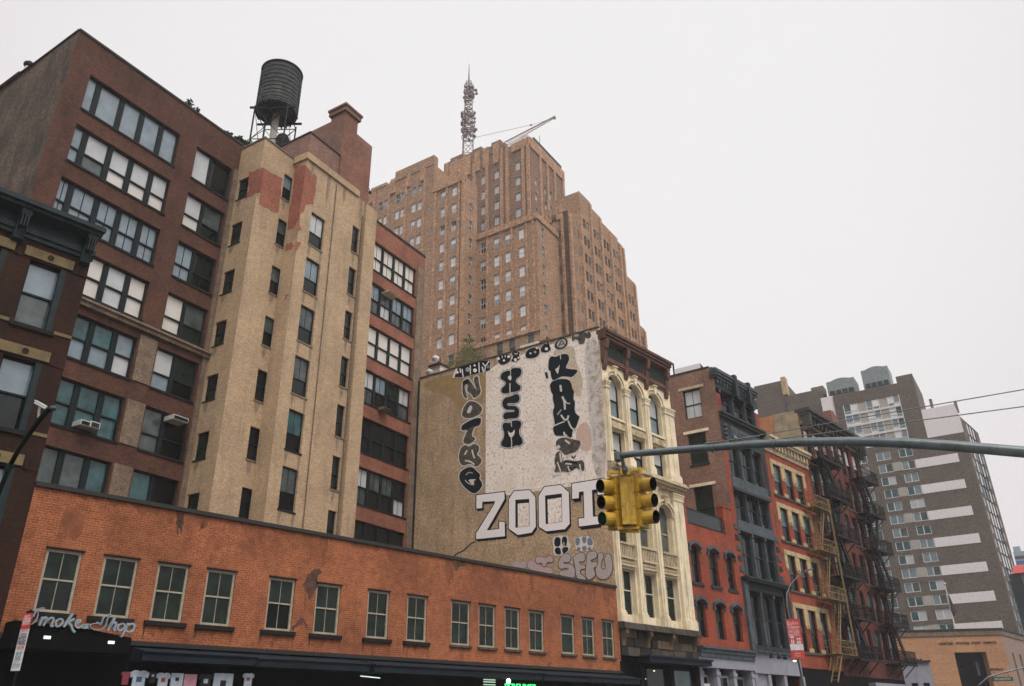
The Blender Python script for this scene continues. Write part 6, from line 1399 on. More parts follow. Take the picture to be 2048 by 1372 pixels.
# signal: two three-lens heads set back to back at a right angle
SC = pt(1254, 1003, TA); LK = CAM - SC; az0 = atan2(-SC[0], -SC[1])     # direction from the head to the street corner
sig = thing('traffic_light', 'yellow two-faced traffic signal hanging from the mast arm', 'traffic light', T(*[float(c) for c in SC]))
BLKI = plain('visor_black', (.008, .009, .009), .6, amt=.1)
LGR = emit('green_signal_lens', (.02, .55, .30), .9); LRD = plain('unlit_red_lens', (.10, .012, .008), .3); LAM = plain('unlit_amber_lens', (.10, .045, .006), .3); LGD = plain('unlit_green_lens', (.01, .05, .035), .3)
REDL = emit('red_signal_lens', (.6, .06, .015), .25)
heads = []
for side in (-1, 1):
    # facing direction: to the left and to the right of the viewer, both turned a little towards him
    toc = np.array([-SC[0], -SC[1], 0]); toc /= np.linalg.norm(toc); right = np.array([-toc[1], toc[0], 0]) * 1.0
    ang = radians(48 if side < 0 else 57)
    f = toc * cos(ang) + right * sin(ang) * side; sgn = side
    if np.dot(right, RT) < 0: right = -right; f = toc * cos(ang) + right * sin(ang) * side
    g = np.array([-f[1], f[0], 0]); 
    heads.append((f, g, right, toc))
    c = SC + right * side * .275 + toc * -.10
    FH = Pl(0, (0, 0)); FH.d = g if np.dot(np.cross(g, [0, 0, 1]), f) > 0 else -g; FH.n = f; FH.o = np.array([c[0], c[1], SC[2]]); FH.az = 0
    for k in range(3):
        z = .355 - .355 * k
        mb = MB(); mb.box(FH, -.165, .165, z - .172, z + .172, -.11, .075); mb.box(FH, -.15, .15, z - .15, z + .15, .075, .095); mb.build('section', YSIG, sig)
        ring = MB(); N = 16; r = .145; L = .30
        for q in range(N):
            a0, a1 = 2 * pi * q / N, 2 * pi * (q + 1) / N
            for rr_, fl_ip in ((r, 0), (r - .008, 1)):
                def l(a): return L * (.94 + .06 * sin(a))
                P = [FH.at(rr_ * cos(a0), z + rr_ * sin(a0) , .09), FH.at(rr_ * cos(a1), z + rr_ * sin(a1), .09), FH.at(rr_ * cos(a1), z + rr_ * sin(a1) - .025, .09 + l(a1)), FH.at(rr_ * cos(a0), z + rr_ * sin(a0) - .025, .09 + l(a0))]
                ring.poly(P if not fl_ip else P[::-1], fl_ip)
        ring.build('visor', [YSIG, BLKI], sig)
        lens = MB(); lens.poly([FH.at((r - .012) * cos(2 * pi * q / N), z + (r - .012) * sin(2 * pi * q / N), .098) for q in range(N)])
        m_ = LGR if (side < 0 and k == 2) else (REDL if (side > 0 and k == 0) else (LRD, LAM, LGD)[k]); lens.build('lens', m_, sig)
    mb = MB(); mb.box(FH, -.17, .17, -.56, -.528, -.12, .09); mb.box(FH, -.17, .17, .528, .56, -.12, .09); mb.build('end_plate', YSIG, sig)
_, _, right, toc = heads[0]
FC = Pl(0, (0, 0)); FC.d = right; FC.n = toc; FC.o = np.array([SC[0], SC[1], SC[2]])
mb = MB(); mb.box(FC, -.125, .0, -.53, .50, -.1, .19); mb.box(FC, .004, .165, -.53, .50, -.1, .17); mb.box(FC, -.02, .03, -.53, .50, .1, .205); mb.build('corner_housing', YSIG, sig)
mb = MB()
for k in range(4):
    for u in (-.1, .14): mb.lathe(FC.at(u, -.42 + k * .28, .19), [(0, -.012), (.016, -.008), (.016, .008), (0, .012)], 6)
mb.build('bolts', YSIG, sig)
mb = MB(); mb.bar(FC.at(-.36, .66, .05), FC.at(.0, .63, .05), .07, .05); mb.bar(FC.at(.0, .63, .05), FC.at(.37, .70, .05), .07, .05); mb.box(FC, -.1, .12, .56, .70, -.05, .12); mb.lathe(FC.at(-.34, .56, .05), [(.05, 0), (.05, .12)], 8); mb.lathe(FC.at(.34, .56, .05), [(.05, 0), (.05, .14)], 8); mb.build('top_bracket', YSIG, sig)
mb = MB(); mb.box(FC, -.24, .22, -.615, -.56, -.05, .1); mb.lathe(FC.at(.0, -.66, .02), [(.05, 0), (.09, .05)], 8); mb.bar(FC.at(-.2, -.63, .02), FC.at(.2, -.66, .02), .05); mb.lathe(FC.at(.19, -.68, .02), [(.03, 0), (.03, .06)], 6); mb.build('bottom_bracket', YSIG, sig)
hb = FC.at(0.02, .70, .0)
mb = MB(); mb.tube([hb, pt(1250, 945, TA), pt(1246, 925, TA), pt(1243, 911, TA)], [.045, .05, .04, .03], 8); mb.tube([FC.at(-.1, .66, .0), pt(1234, 925, TA), pt(1233, 915, TA)], .012, 5); mb.lathe(pt(1250, 940, TA), [(.03, -.04), (.07, -.02), (.07, .06), (.03, .08)], 8); mb.build('hanger', STEEL, sig)
# ------------------------------------------------------------------ security camera on a dark pole arm, top left
CT = 15.0
cpl = thing('camera_pole', 'dark pole arm carrying a white security camera at the left edge', 'camera pole', T(*[float(c) for c in pt(-60, 1200, CT)]))
mb = MB(); mb.tube([pt(107, 812, CT), pt(98, 819, CT), pt(80, 838, CT), (pt(60, 866, CT)), pt(38, 898, CT), pt(18, 935, CT)], [.03, .05, .047, .044, .042, .042], 10); mb.tube([pt(18, 935, CT), pt(6, 965, CT), pt(-30, 1060, CT), pt(-60, 1180, CT), pt(-100, 1420, CT)], .04, 8); mb.build('arm', BLKIRON, cpl, smooth=True)
mb = MB(); mb.tube([pt(21, 928, CT), pt(15, 942, CT)], .06, 10); mb.build('joint', LEADF, cpl)
mb = MB(); mb.lathe(pt(106, 816, CT), [(.055, -.04), (.06, 0), (.045, .03), (.0, .05)], 12); mb.build('dome', IRONL, cpl, smooth=True)
cm = thing('security_camera', 'small white box security camera angled on the dark pole arm', 'camera', T(*[float(c) for c in pt(84, 812, CT)]))
mb = MB(); mb.bar(pt(71, 804, CT), pt(93, 816, CT), .075, .065); mb.build('body', WHITEF, cm)
mb = MB(); mb.bar(pt(70, 801.5, CT), pt(92, 813.5, CT), .09, .012); mb.build('sunshield', WHITEF, cm)
mb = MB(); mb.tube([pt(80, 812, CT), pt(78, 822, CT), pt(77, 836, CT)], .022, 6); mb.build('bracket', WHITEF, cm)
# ------------------------------------------------------------------ kerb sign at the lower left
ST = 22.0; SG = Pl(100, pt(45, 1285, ST)); tl, br = SG.uz(49, 1227), SG.uz(41, 1344); u0 = SG.U(49, 1227); u1 = SG.U(65.6, 1230); zt, zb = SG.Z(49, 1227), SG.Z(24, 1342)
um = (u0 + u1) / 2; 
sg = thing('parking_sign', 'narrow stacked red and white parking sign on a pole at the lower left', 'street sign', SG.mat(um, 0))
REDS = plain('red_sign', (.48, .045, .03), .5, grain=.05); WHS = plain('white_sign', (.58, .58, .60), .5, grain=.05); TLS = plain('teal_sign_ink', (.03, .16, .20), .5)
mb = MB(); mb.tube([SG.at(um, 0, -.05), SG.at(um, zt + .1, -.05)], .03, 6); mb.build('pole', BLKIRON, sg)
H = zt - zb
for k, (a, b, m_) in enumerate(((0, .27, REDS), (.275, .70, WHS), (.705, 1.0, WHS))):
    mb = MB(); mb.box(SG, u0, u1, zt - b * H, zt - a * H, 0, .012); mb.build('sign_plate', m_, sg)
W_ = u1 - u0
for txt, f0, m_, sz in (('NO', .10, WHS, .62), ('STANDING', .155, WHS, .86), ('8AM-6PM', .215, WHS, .8), ('MON FRI', .33, REDS, .8), ('1 HOUR', .42, DKSILL, .8), ('METERED', .49, DKSILL, .85), ('PARKING', .56, DKSILL, .85), ('9AM-7PM', .645, REDS, .8), ('BUS', .76, TLS, .6), ('M9', .85, TLS, .55), ('STOP', .95, TLS, .8)):
    mb = MB(); text_mesh(mb, SG, txt, u0 + W_ * (1 - sz) / 2, zt - f0 * H, .16 if sz > .6 else .2, .016, ext=.002, fit=W_ * sz); mb.build('sign_text', m_, sg)
# ------------------------------------------------------------------ script shop sign above the first shop
SS = A.off(1.0); c7 = lambda p: [SS.uz(x / 6.4, 1180 + y / 6.4) for x, y in p]
SGN = plain('brushed_sign_metal', (.22, .29, .33), .45, amt=.25, scale=6, grain=.15, spec=.6)
shop = thing('smoke_shop_sign', 'silver script letters reading Smoke Shop standing over a dark fascia', 'shop sign', SS.mat(8.6, 4))
zf = SS.Z(95, 1248); ue = SS.U(205, 1262)
mb = MB(); prof = [(7.75, 4.216), (SS.U(262, 1285), 4.216), (ue, zf - .1), (SS.U(150, 1250), zf), (7.75, zf + .05)]; mb.prism(A, prof, .14, .93); mb.build('canopy', BLACKP, shop, A)
mb = MB(); mb.box(A, 7.75, SS.U(262, 1285), 3.75, 4.21, .14, 1.0); mb.build('fascia', BLACKP, shop, A)
def script(name, strokes, wd, closed=False):
    mb = MB()
    for st in strokes:
        w_ = wd
        if isinstance(st, tuple): st, w_ = st
        p = chaikin(c7(st), 2, closed=False); 
        for w0, w1 in ((-.05, .05),):
            n = len(p); L, R = [], []
            for i in range(n):
                d = p[min(i + 1, n - 1)] - p[max(i - 1, 0)]; d = d / (np.hypot(*d) + 1e-9); q = np.array([-d[1], d[0]]) * w_ / 2; L.append(p[i] + q); R.append(p[i] - q)
            for i in range(n - 1):
                a = [SS.at(*L[i], w1), SS.at(*L[i + 1], w1), SS.at(*R[i + 1], w1), SS.at(*R[i], w1)]; b = [SS.at(*L[i], w0), SS.at(*L[i + 1], w0), SS.at(*R[i + 1], w0), SS.at(*R[i], w0)]
                mb.hexa(a + b)
    return mb.build(name, SGN, shop, SS)
script('letter', [([(570, 235), (520, 230), (480, 270), (480, 330), (460, 390), (420, 430), (395, 440)], .022), ([(540, 225), (480, 250), (440, 300), (420, 350), (435, 330)], .022)], .03)
script('letter', [[(540, 345), (500, 455)], [(520, 400), (570, 345), (600, 360), (550, 460)], [(575, 410), (650, 350), (690, 370), (640, 465), (680, 460)]], .055)
script('letter', [[(770, 370), (715, 390), (700, 450), (740, 475), (790, 430), (800, 385), (770, 370)]], .05)
script('letter', [[(925, 305), (810, 475)], [(950, 370), (860, 415), (900, 440), (925, 520), (955, 540)]], .06)
script('letter', [[(960, 440), (1030, 400), (1020, 375), (970, 400), (955, 460), (1000, 490), (1060, 450), (1130, 440)]], .05)
script('letter', [([(1430, 320), (1370, 310), (1320, 350), (1300, 430), (1270, 450), (1240, 410)], .022), ([(1420, 325), (1370, 360), (1360, 430), (1330, 490), (1240, 520), (1170, 500), (1130, 440), (1290, 420)], .022), ([(1060, 450), (1120, 470), (1100, 490), (1040, 480)], .05)], .03)
script('letter', [[(1465, 360), (1370, 525)], [(1400, 460), (1460, 410), (1490, 430), (1440, 520), (1480, 510)]], .058)
script('letter', [[(1560, 430), (1505, 450), (1495, 505), (1540, 525), (1590, 480), (1590, 440), (1560, 430)]], .05)
script('letter', [[(1640, 425), (1545, 605)], [(1610, 470), (1680, 425), (1720, 450), (1700, 520), (1640, 540), (1600, 520)]], .058)
# ------------------------------------------------------------------ goods hung under the awnings
GF = A.off(.45)
cloth = {n_: plain('cloth_' + n_, c_, .9, amt=.2, scale=6) for n_, c_ in (('red', (.25, .05, .06)), ('white', (.36, .42, .47)), ('black', (.015, .015, .018)), ('pink', (.42, .22, .26)), ('blue', (.05, .10, .2)))}
def shirt(px0, px1, py, nm, mat, lb, prt=None, tee=True):
    u0, zt = GF.uz(px0, py); u1 = GF.U(px1, py); Wd = u1 - u0; h = Wd * 1.25
    r = thing(nm, lb, 'shirt' if tee else 'poster', GF.mat((u0 + u1) / 2, zt - h), 'goods hanging under the awnings')
    mb = MB()
    if tee: P = [(.22, 0), (.38, .0), (.5, -.05), (.62, .0), (.78, 0), (1.0, -.12), (.95, -.36), (.82, -.3), (.82, -1.2), (.18, -1.2), (.18, -.3), (.05, -.36), (0, -.12)]
    else: P = [(0.02, 0), (.98, 0), (.98, -1.2), (.02, -1.2)]
    mb.prism(GF, [(u0 + a * Wd, zt + b * Wd) for a, b in P[::-1]], -.02, .02); mb.build('cloth' if tee else 'board', mat, r, GF)
    if prt: mb = MB(); mb.box(GF, u0 + .36 * Wd, u0 + .64 * Wd, zt - .55 * Wd, zt - .3 * Wd, .02, .026); mb.build('print', prt, r, GF)
    mb = MB(); mb.tube([GF.at((u0 + u1) / 2, zt), GF.at((u0 + u1) / 2, zt + .5)], .008, 4); mb.build('hanger', BLKIRON, r, GF)
shirt(243, 263, 1343, 'hanging_shirt', cloth['red'], 'dull red shirt hanging leftmost under the first awning')
shirt(261, 300, 1340, 'hanging_shirt', cloth['white'], 'large pale blue white tee hanging beside the dull red shirt', cloth['blue'])
shirt(298, 315, 1343, 'hanging_shirt', cloth['black'], 'black tee hanging right of the large pale tee', cloth['white'])
shirt(313, 343, 1345, 'hanging_shirt', cloth['white'], 'white tee with a small green and red print in the row', cloth['red'])
shirt(343, 368, 1346, 'framed_poster', cloth['white'], 'pale framed square with a black picture in the row', cloth['black'], tee=False)
shirt(369, 395, 1348, 'hanging_towel', cloth['pink'], 'plain pink cloth square in the row of goods', tee=False)
shirt(398, 428, 1347, 'hanging_shirt', cloth['black'], 'black tee hanging right of the pink cloth', cloth['white'])
shirt(428, 468, 1346, 'hanging_towel', cloth['white'], 'wide pale cloth with a dark lower half in the row', cloth['black'], tee=False)
shirt(486, 509, 1346, 'hanging_shirt', cloth['white'], 'white tee with a red print at the right end of the row', cloth['red'])
# green lettering, warm lamp and lit slats under the last awning
NEON = emit('green_neon', (.05, .9, .25), 1.6); NF = A.off(.25)
mb = MB(); u0, z_ = NF.uz(1010, 1363); u1 = NF.U(1071, 1367); text_mesh(mb, NF, 'PERFUMES', u0, z_ - .36, .42, .0, ext=.02, fit=u1 - u0); tag(mb.build('neon_lettering', NEON, None, NF), 'green neon lettering partly hidden behind a bright warm lamp', 'neon sign')
WL = emit('bright_warm_lamp', (1.0, .85, .5), 9); LP_ = A.off(.7); c = LP_.at(*LP_.uz(1017, 1362))
lt = thing('awning_lamp', 'bright warm round lamp glowing under the last awning', 'lamp', T(*[float(q) for q in c])); mb = MB(); mb.lathe(c, [(0, -.1), (.07, -.07), (.1, 0), (.07, .07), (0, .1)], 12); mb.build('bulb', WL, lt)
mb = MB(); mb.tube([c + np.array([0, 0, .09]), c + np.array([0, 0, .5])], .015, 5); mb.build('stem', BLKIRON, lt)
SLT = emit('lit_slat', (.55, .8, .6), .8); sf = A.off(.15); ls = thing('lit_vent', 'three thin lit slats left of the warm lamp', 'vent', sf.mat(*sf.uz(980, 1372)))
for y in (1359, 1363.5, 1369):
    a = sf.uz(968, y); b = sf.uz(991, y + 1.5); mb = MB(); mb.box(sf, a[0], b[0], a[1] - .02, a[1] + .02, -.05, 0); mb.build('slat', SLT, ls, sf)
for i_, (x, y, e) in enumerate(((1306.5, 1342, 'warm'), (1289, 1358, 'white'))):
    g_ = A.off(-.2); c = g_.at(*g_.uz(x, y)); mb = MB(); mb.lathe(c, [(0, -.05), (.08, -.02), (.1, .0), (.06, .04), (0, .05)], 10); tag(mb.build('shop_lamp', emit('shop_lamp_' + e, (1.0, .8, .45) if i_ == 0 else (.85, .9, .95), 3 if i_ == 0 else 2), None), ['small warm downlight in the dark shop under the cream building', 'small white downlight in the dark shop under the cream building'][i_], 'lamp')
# ------------------------------------------------------------------ street lamp with a red banner
BF = A.off(3.2); 
ub = BF.U(1594, 1330); lam = thing('street_lamp', 'slim grey street lamp with a long curved arm in front of the slate building', 'street lamp', BF.mat(ub, 0))
pth = [(1607, 1372), (1590, 1290), (1574, 1212), (1573, 1190), (1580, 1170), (1595, 1153), (1612, 1143)]
P3 = [BF.at(*BF.uz(*p)) for p in pth]; u_ = BF.uz(1607, 1372)[0]; P3 = [BF.at(u_, 0)] + P3
mb = MB(); mb.tube(P3, [.09, .075, .06, .05, .035, .03, .03, .03], 8); mb.build('pole', STEEL, lam, smooth=True)
mb = MB(); mb.bar(BF.at(*BF.uz(1606, 1143)), BF.at(*BF.uz(1624, 1138)), .22, .09); mb.build('lamp_head', IRONL, lam)
bn = thing('street_banner', 'red banner with white lettering and figures on the street lamp pole', 'banner', BF.mat(ub, 4))
BP = Pl(97, BF.at(BF.U(1583, 1280))); bx0 = BP.U(1572, 1238); bx1 = BP.U(1599.4, 1236); bz1, bz0 = BP.Z(1572, 1238), BP.Z(1582, 1319)
bx0 = (BP.U(1572, 1238) + BP.U(1583, 1319)) / 2; bx1 = (BP.U(1599.4, 1236) + BP.U(1609.6, 1318)) / 2; bw = bx1 - bx0; bh = bz1 - bz0
mb = MB(); mb.box(BP, bx0, bx1, bz0, bz1, -.012, .012); mb.build('cloth', REDS, bn, BP)
mb = MB(); mb.box(BP, bx0 + .02, bx1 - .02, bz0 + bh * .22, bz0 + bh * .37, .0125, .02); mb.build('white_panel', WHS, bn, BP)
for i_, tx in enumerate(('Explore', 'Chinatown', 'and Little', 'Italy NYC')): mb = MB(); text_mesh(mb, BP, tx, bx0 + bw * .06, bz1 - bh * (.15 + .095 * i_), .32, .014, ext=.003, fit=bw * (.8 + .03 * (i_ % 2)), shear=.1); mb.build('banner_text', WHS, bn, BP)
for i_, tx in enumerate(('www', 'nyc')): mb = MB(); text_mesh(mb, BP, tx, bx0 + bw * .3, bz0 + bh * (.13 - .06 * i_), .14, .014, ext=.003, fit=bw * .4); mb.build('banner_text', WHS, bn, BP)
for i_, (xx, ww) in enumerate(((.14, .1), (.27, .1), (.55, .16), (.72, .14))):
    mb = MB(); x = bx0 + bw * xx; z = bz0 + bh * .38; hh_ = bh * (.14 if i_ < 2 else .1); mb.prism(BP, [(x, z), (x + bw * ww, z), (x + bw * ww * .8, z + hh_), (x + bw * ww * .2, z + hh_)], .0125, .02); mb.lathe(BP.at(x + bw * ww / 2, z + hh_ + bh * .012, .016), [(0, -.07), (.07, -.03), (.07, .03), (0, .07)], 8); mb.build('figure', WHS, bn, BP)
for z in (bz1 - .02, bz0 + .02): mb = MB(); mb.bar(BP.at(bx0 - .12, z), BP.at(bx1 - .1, z), .03); mb.build('banner_bracket', STEEL, bn, BP)
# street name sign on a thin far arm
AS2 = [pt(1958, 1370, 45), pt(1975, 1355, 45), pt(2000, 1347, 45), pt(2048, 1335, 45), pt(2120, 1318, 45)]
sa = thing('far_mast_arm', 'thin grey signal arm crossing in front of the post office', 'mast arm', T(*[float(q) for q in pt(2150, 1400, 45)])); mb = MB(); mb.tube(AS2, .045, 6); mb.build('arm', STEEL, sa); mb = MB(); mb.tube([pt(2120, 1318, 45), pt(2150, 1500, 45)], .1, 8); mb.build('pole', STEEL, sa)
NS = Pl(92, pt(2005, 1358, 45)); a = NS.uz(1984, 1354); b = NS.uz(2027, 1362); 
sn = thing('street_name_sign', 'small green street name sign hanging from the thin far arm', 'street sign', NS.mat(0, a[1])); mb = MB(); mb.box(NS, a[0], b[0], b[1], a[1], -.02, .02); mb.build('plate', plain('green_sign', (.01, .10, .06), .5), sn, NS)
mb = MB(); text_mesh(mb, NS, 'BROADWAY', a[0] + .1, b[1] + .06, (a[1] - b[1]) * .8, .025, ext=.003, fit=b[0] - a[0] - .2); mb.build('sign_text', WHS, sn, NS)
for x in (1992, 2018): mb = MB(); u = NS.U(x, 1356); mb.tube([NS.at(u, a[1]), NS.at(u, a[1] + .3)], .02, 4); mb.build('hanger', STEEL, sn)
# ------------------------------------------------------------------ wooden water tank on its steel frame
WT = 60.0
ct = pt(555, 235, WT); 
Fw = Pl(GR, ct); zb_ = Fw.Z(553, 232); zt_ = Fw.Z(572, 130); rad = abs(Fw.U(596, 200) - Fw.U(515, 180)) * .5 * .92
cx, cy = float(ct[0]), float(ct[1])
def P0(z): return np.array([cx, cy, z])
# centre from silhouettes of rim: base ellipse centre and width
bl, brr = pt(512, 222, WT), pt(594, 232, WT); rad = float(np.linalg.norm(brr - bl)) / 2 * .99
bc = (bl + brr) / 2; cx, cy, zb_ = float(bc[0]), float(bc[1]), float(bc[2])
tl_, tr_ = pt(523, 137, WT), pt(604, 158, WT); tc_ = (tl_ + tr_) / 2
r_ = ray(564, 148); k_ = np.hypot(cx, cy) / np.hypot(r_[0], r_[1]); zt_ = float((CAM + r_ * k_)[2])
tank = thing('water_tank', 'dark weathered wooden rooftop water tank with conical cap on a steel frame', 'water tank', T(cx, cy, zb_ - 5))
mb = MB(); N = 40
for k in range(N):
    a0, a1 = 2 * pi * k / N, 2 * pi * (k + 1) / N; r0_ = rad * (1 + .006 * ((k * 7) % 3 - 1))
    q = [P0(zb_) + np.array([r0_ * cos(a0), r0_ * sin(a0), 0]), P0(zb_) + np.array([r0_ * cos(a1), r0_ * sin(a1), 0]), P0(zt_) + np.array([r0_ * .97 * cos(a1), r0_ * .97 * sin(a1), 0]), P0(zt_) + np.array([r0_ * .97 * cos(a0), r0_ * .97 * sin(a0), 0])]
    mb.poly(q)
mb.poly([P0(zb_) + np.array([rad * cos(2 * pi * k / N), rad * sin(2 * pi * k / N), 0]) for k in range(N)][::-1]); mb.build('barrel', WOODT, tank)
for k in range(11):
    z = zb_ + .15 + (zt_ - zb_ - .25) * (k / 10) ** 1.15; P = [P0(z) + np.array([rad * 1.0 * cos(t * pi / 20), rad * 1.0 * sin(t * pi / 20), 0]) for t in range(41)]; mb = MB(); mb.tube(P, .022, 4, caps=False); mb.build('hoop', DARKF, tank)
mb = MB(); mb.lathe(P0(zt_), [(rad * 1.02, -.05), (rad * 1.03, .02), (rad * .5, rad * .28), (.06, rad * .5), (.04, rad * .5 + .5)], 32); mb.build('cap', WOODT, tank)
mb = MB()
for k in range(9):
    a = -rad * .95 + 1.9 * rad * k / 8; h_ = sqrt(max(.05, rad ** 2 - a ** 2)); mb.bar(P0(zb_ - .12) + np.array([a, -h_, 0]), P0(zb_ - .12) + np.array([a, h_, 0]), .10, .1)
for a in (-.6, .6): mb.bar(P0(zb_ - .22) + np.array([-rad * 1.1, a * rad, 0]), P0(zb_ - .22) + np.array([rad * 1.1, a * rad, 0]), .12, .14)
mb.build('floor_beams', DARKF, tank)
zg = F1.Z(530, 277) - 1.0; s = rad * .78
LG = [np.array([cx + sx * s, cy + sy * s, 0]) for sx, sy in ((1, 1), (-1, 1), (-1, -1), (1, -1))]
for p in LG: mb = MB(); mb.bar(p + np.array([0, 0, zg]), p + np.array([0, 0, zb_ - .3]), .09); mb.build('leg', DARKF, tank)
mb = MB(); lv_ = [zg + (zb_ - .5 - zg) * k / 3 for k in range(4)]
for q in range(4):
    a, b = LG[q], LG[(q + 1) % 4]
    for k in range(4): mb.bar(a + np.array([0, 0, lv_[k]]), b + np.array([0, 0, lv_[k]]), .05)
    for k in range(3):
        mb.bar(a + np.array([0, 0, lv_[k]]), b + np.array([0, 0, lv_[k + 1]]), .035); mb.bar(b + np.array([0, 0, lv_[k]]), a + np.array([0, 0, lv_[k + 1]]), .035)
mb.build('cross_bracing', DARKF, tank)
mb = MB(); mb.tube([P0(zg), P0(zb_)], .26, 12); mb.build('riser_pipe', plain('pale_riser_wrap', (.36, .35, .32), .8), tank, smooth=True)
mb = MB(); mb.tube([P0(zg) + np.array([-.5, -.6, 0]), P0(zb_ + .0) + np.array([-.5, -.6, 0])], .07, 8); mb.build('drain_pipe', DARKF, tank)
mb = MB(); c = pt(565, 283, WT - 1); n_ = CAM - c; n_ /= np.linalg.norm(n_); x_ = np.cross(n_, [0, 0, 1]); x_ /= np.linalg.norm(x_); y_ = np.cross(x_, n_)
mb.tube([c + .45 * (cos(t * pi / 8) * x_ + 1.25 * sin(t * pi / 8) * y_) for t in range(17)], .07, 6, caps=False); mb.poly([c + .4 * (cos(t * pi / 8) * x_ + 1.25 * sin(t * pi / 8) * y_) for t in range(16)]); tag(mb.build('roof_fan', [plain('fan_grey', (.10, .12, .11), .6)], None), 'round dark fan housing beside the water tank legs', 'fan')
# ------------------------------------------------------------------ rooftop planting and small roof things
RP = BL.off(-.3)
for i_, (x, y, rx, ry, n, lb) in enumerate(((374, 212, 7, 9, 150, 'tallest dark shrub on the loft roof edge'), (386, 224, 8, 7, 130, 'low shrub just right of the tallest roof shrub'), (396, 233, 6, 4, 60, 'small sprig at the end of the left roof shrubs'), (452, 270, 9, 5, 90, 'thin low plants on the roof edge left of the tan tower'), (472, 279, 7, 6, 90, 'leafy plant between the thin plants and the tan tower'), (487, 288, 9, 8, 150, 'round green bush against the tan tower'))):
    u, z = RP.uz(x, y + ry); sh = thing('rooftop_shrub', lb, 'shrub', RP.mat(u, z), 'shrubs along the loft roof edge')
    leaves('foliage', RP, [(x, y, rx, ry)], n, .17, LEAFD, w0=-.5, w1=.3, seed=20 + i_, parent=sh)
    mb = MB(); mb.tube([RP.at(u, ztop - .1, -.1), RP.at(u + .05, z + .4, -.1)], .03, 5); mb.build('stem', TANP, sh)
q_ = BR.off(-1.5); mb = MB(); u, z = q_.uz(740, 384); mb.tube([q_.at(u - .8, z - 2), q_.at(u - .8, z), q_.at(u - .3, z + .35), q_.at(u, z + .15)], .03, 5); mb.lathe(q_.at(u, z - .1), [(.14, 0), (.1, .18), (0, .22)], 8); tag(mb.build('security_light', DARKF, None, q_), 'small floodlight on a thin bracket beside the brick chimney', 'floodlight')
lsq = LS.off(-1.0); vt = thing('roof_vent', 'small white roof vent with a dark turbine cap on the loft side wall', 'roof vent', lsq.mat(*lsq.uz(53, 142)))
mb = MB(); a = lsq.uz(53, 146); b = lsq.uz(56, 136); mb.tube([lsq.at(a[0], a[1] - 1), lsq.at(a[0], b[1])], .2, 10); mb.build('pipe', WHITEF, vt, LS); mb = MB(); mb.lathe(lsq.at(a[0], b[1]), [(.12, 0), (.3, .15), (.3, .3), (.1, .5)], 10); mb.build('turbine_cap', DARKF, vt, LS)
# window air conditioners
def ac(F, x0, y0, x1, y1, lb, mat, dep=.6):
    u0, za = F.uz(x0, y0); u1, zb2 = F.uz(x1, y1); r = thing('air_conditioner', lb, 'air conditioner', F.mat(u0, min(za, zb2)), 'window air conditioners')
    lo, hi = min(za, zb2), max(za, zb2); mb = MB(); mb.box(F, u0, u1, lo, hi, -.2, dep); mb.build('casing', mat, r, F)
    mb = MB(); 
    for k in range(6): z = lo + .06 + (hi - lo - .1) * k / 6; mb.box(F, u0 + .04, u1 - .04, z, z + .02, dep + .001, dep + .012)
    mb.box(F, u0 + .03, u1 - .03, lo + .03, lo + .05, dep, dep + .015); mb.build('grille', DARKF, r, F)
ACW = plain('air_conditioner_casing', (.50, .50, .47), .6, amt=.15); ACB = plain('yellowed_casing', (.52, .47, .33), .6, amt=.15)
ac(BL, 333, 832, 361, 851, 'white air conditioner high in the dark window beside the stair tower', ACW)
ac(BL, 150, 842, 167, 858, 'open framed air conditioner at the sill of a teal loft window', ACW, .5); ac(BL, 170, 845, 186, 862, 'white air conditioner right of the open framed one', ACW, .5)
ac(BR, 767, 583, 786, 598, 'yellowed air conditioner poking from the second window row of the right wing', ACB, .45)
ac(BR, 756, 815, 770, 827, 'small dark air conditioner under the fourth window row of the right wing', TANP, .5)
# roof clutter behind the painted wall
q1 = CW.off(-2.5)
hut = thing('roof_hut', 'small pale roof hut at the left end of the painted wall', 'roof hut', q1.mat(*q1.uz(870, 748)))
a = q1.uz(860, 752); b = q1.uz(880, 729); mb = MB(); mb.box(q1, a[0], b[0], ZP - .3, b[1], -1.5, 0); mb.build('walls', PALEC, hut, CW); mb = MB(); mb.box(q1, a[0] - .1, b[0] + .15, b[1], b[1] + .1, -1.6, .2); mb.build('roof', COPE, hut, CW)
for x, y, lb in ((874, 719, 'white dish on top of the small roof hut'), (862, 746, 'white ball at the foot of the small roof hut')):
    c = q1.at(*q1.uz(x, y), .2); mb = MB(); mb.lathe(c, [(0, -.28), (.3, -.1), (.3, .1), (0, .28)], 10); tag(mb.build('dish_cover', WHITEF, None, smooth=True), lb, 'dish')
a = q1.uz(1040, 697); b = q1.uz(1076, 688); mb = MB(); mb.box(q1, a[0], b[0], ZP, max(a[1], b[1]) + .2, -.8, 0)
for k in range(8): mb.box(q1, a[0] + .1 + k * (b[0] - a[0] - .2) / 8, a[0] + .16 + k * (b[0] - a[0] - .2) / 8, ZP + .1, max(a[1], b[1]), .0, .03)
tag(mb.build('roof_condenser', PALEC, None, CW), 'long pale condenser unit on the roof behind the painted tags', 'condenser')
a = q1.uz(1079, 690); b = q1.uz(1092, 678); mb = MB(); mb.box(q1, a[0], b[0], ZP, b[1], -.8, 0); mb.box(q1, a[0] + .6, b[0] + .2, b[1] - .4, b[1] + .1, -.5, .1); tag(mb.build('roof_box', BROWNST, None, CW), 'small brown roof box right of the pale condenser', 'roof box')
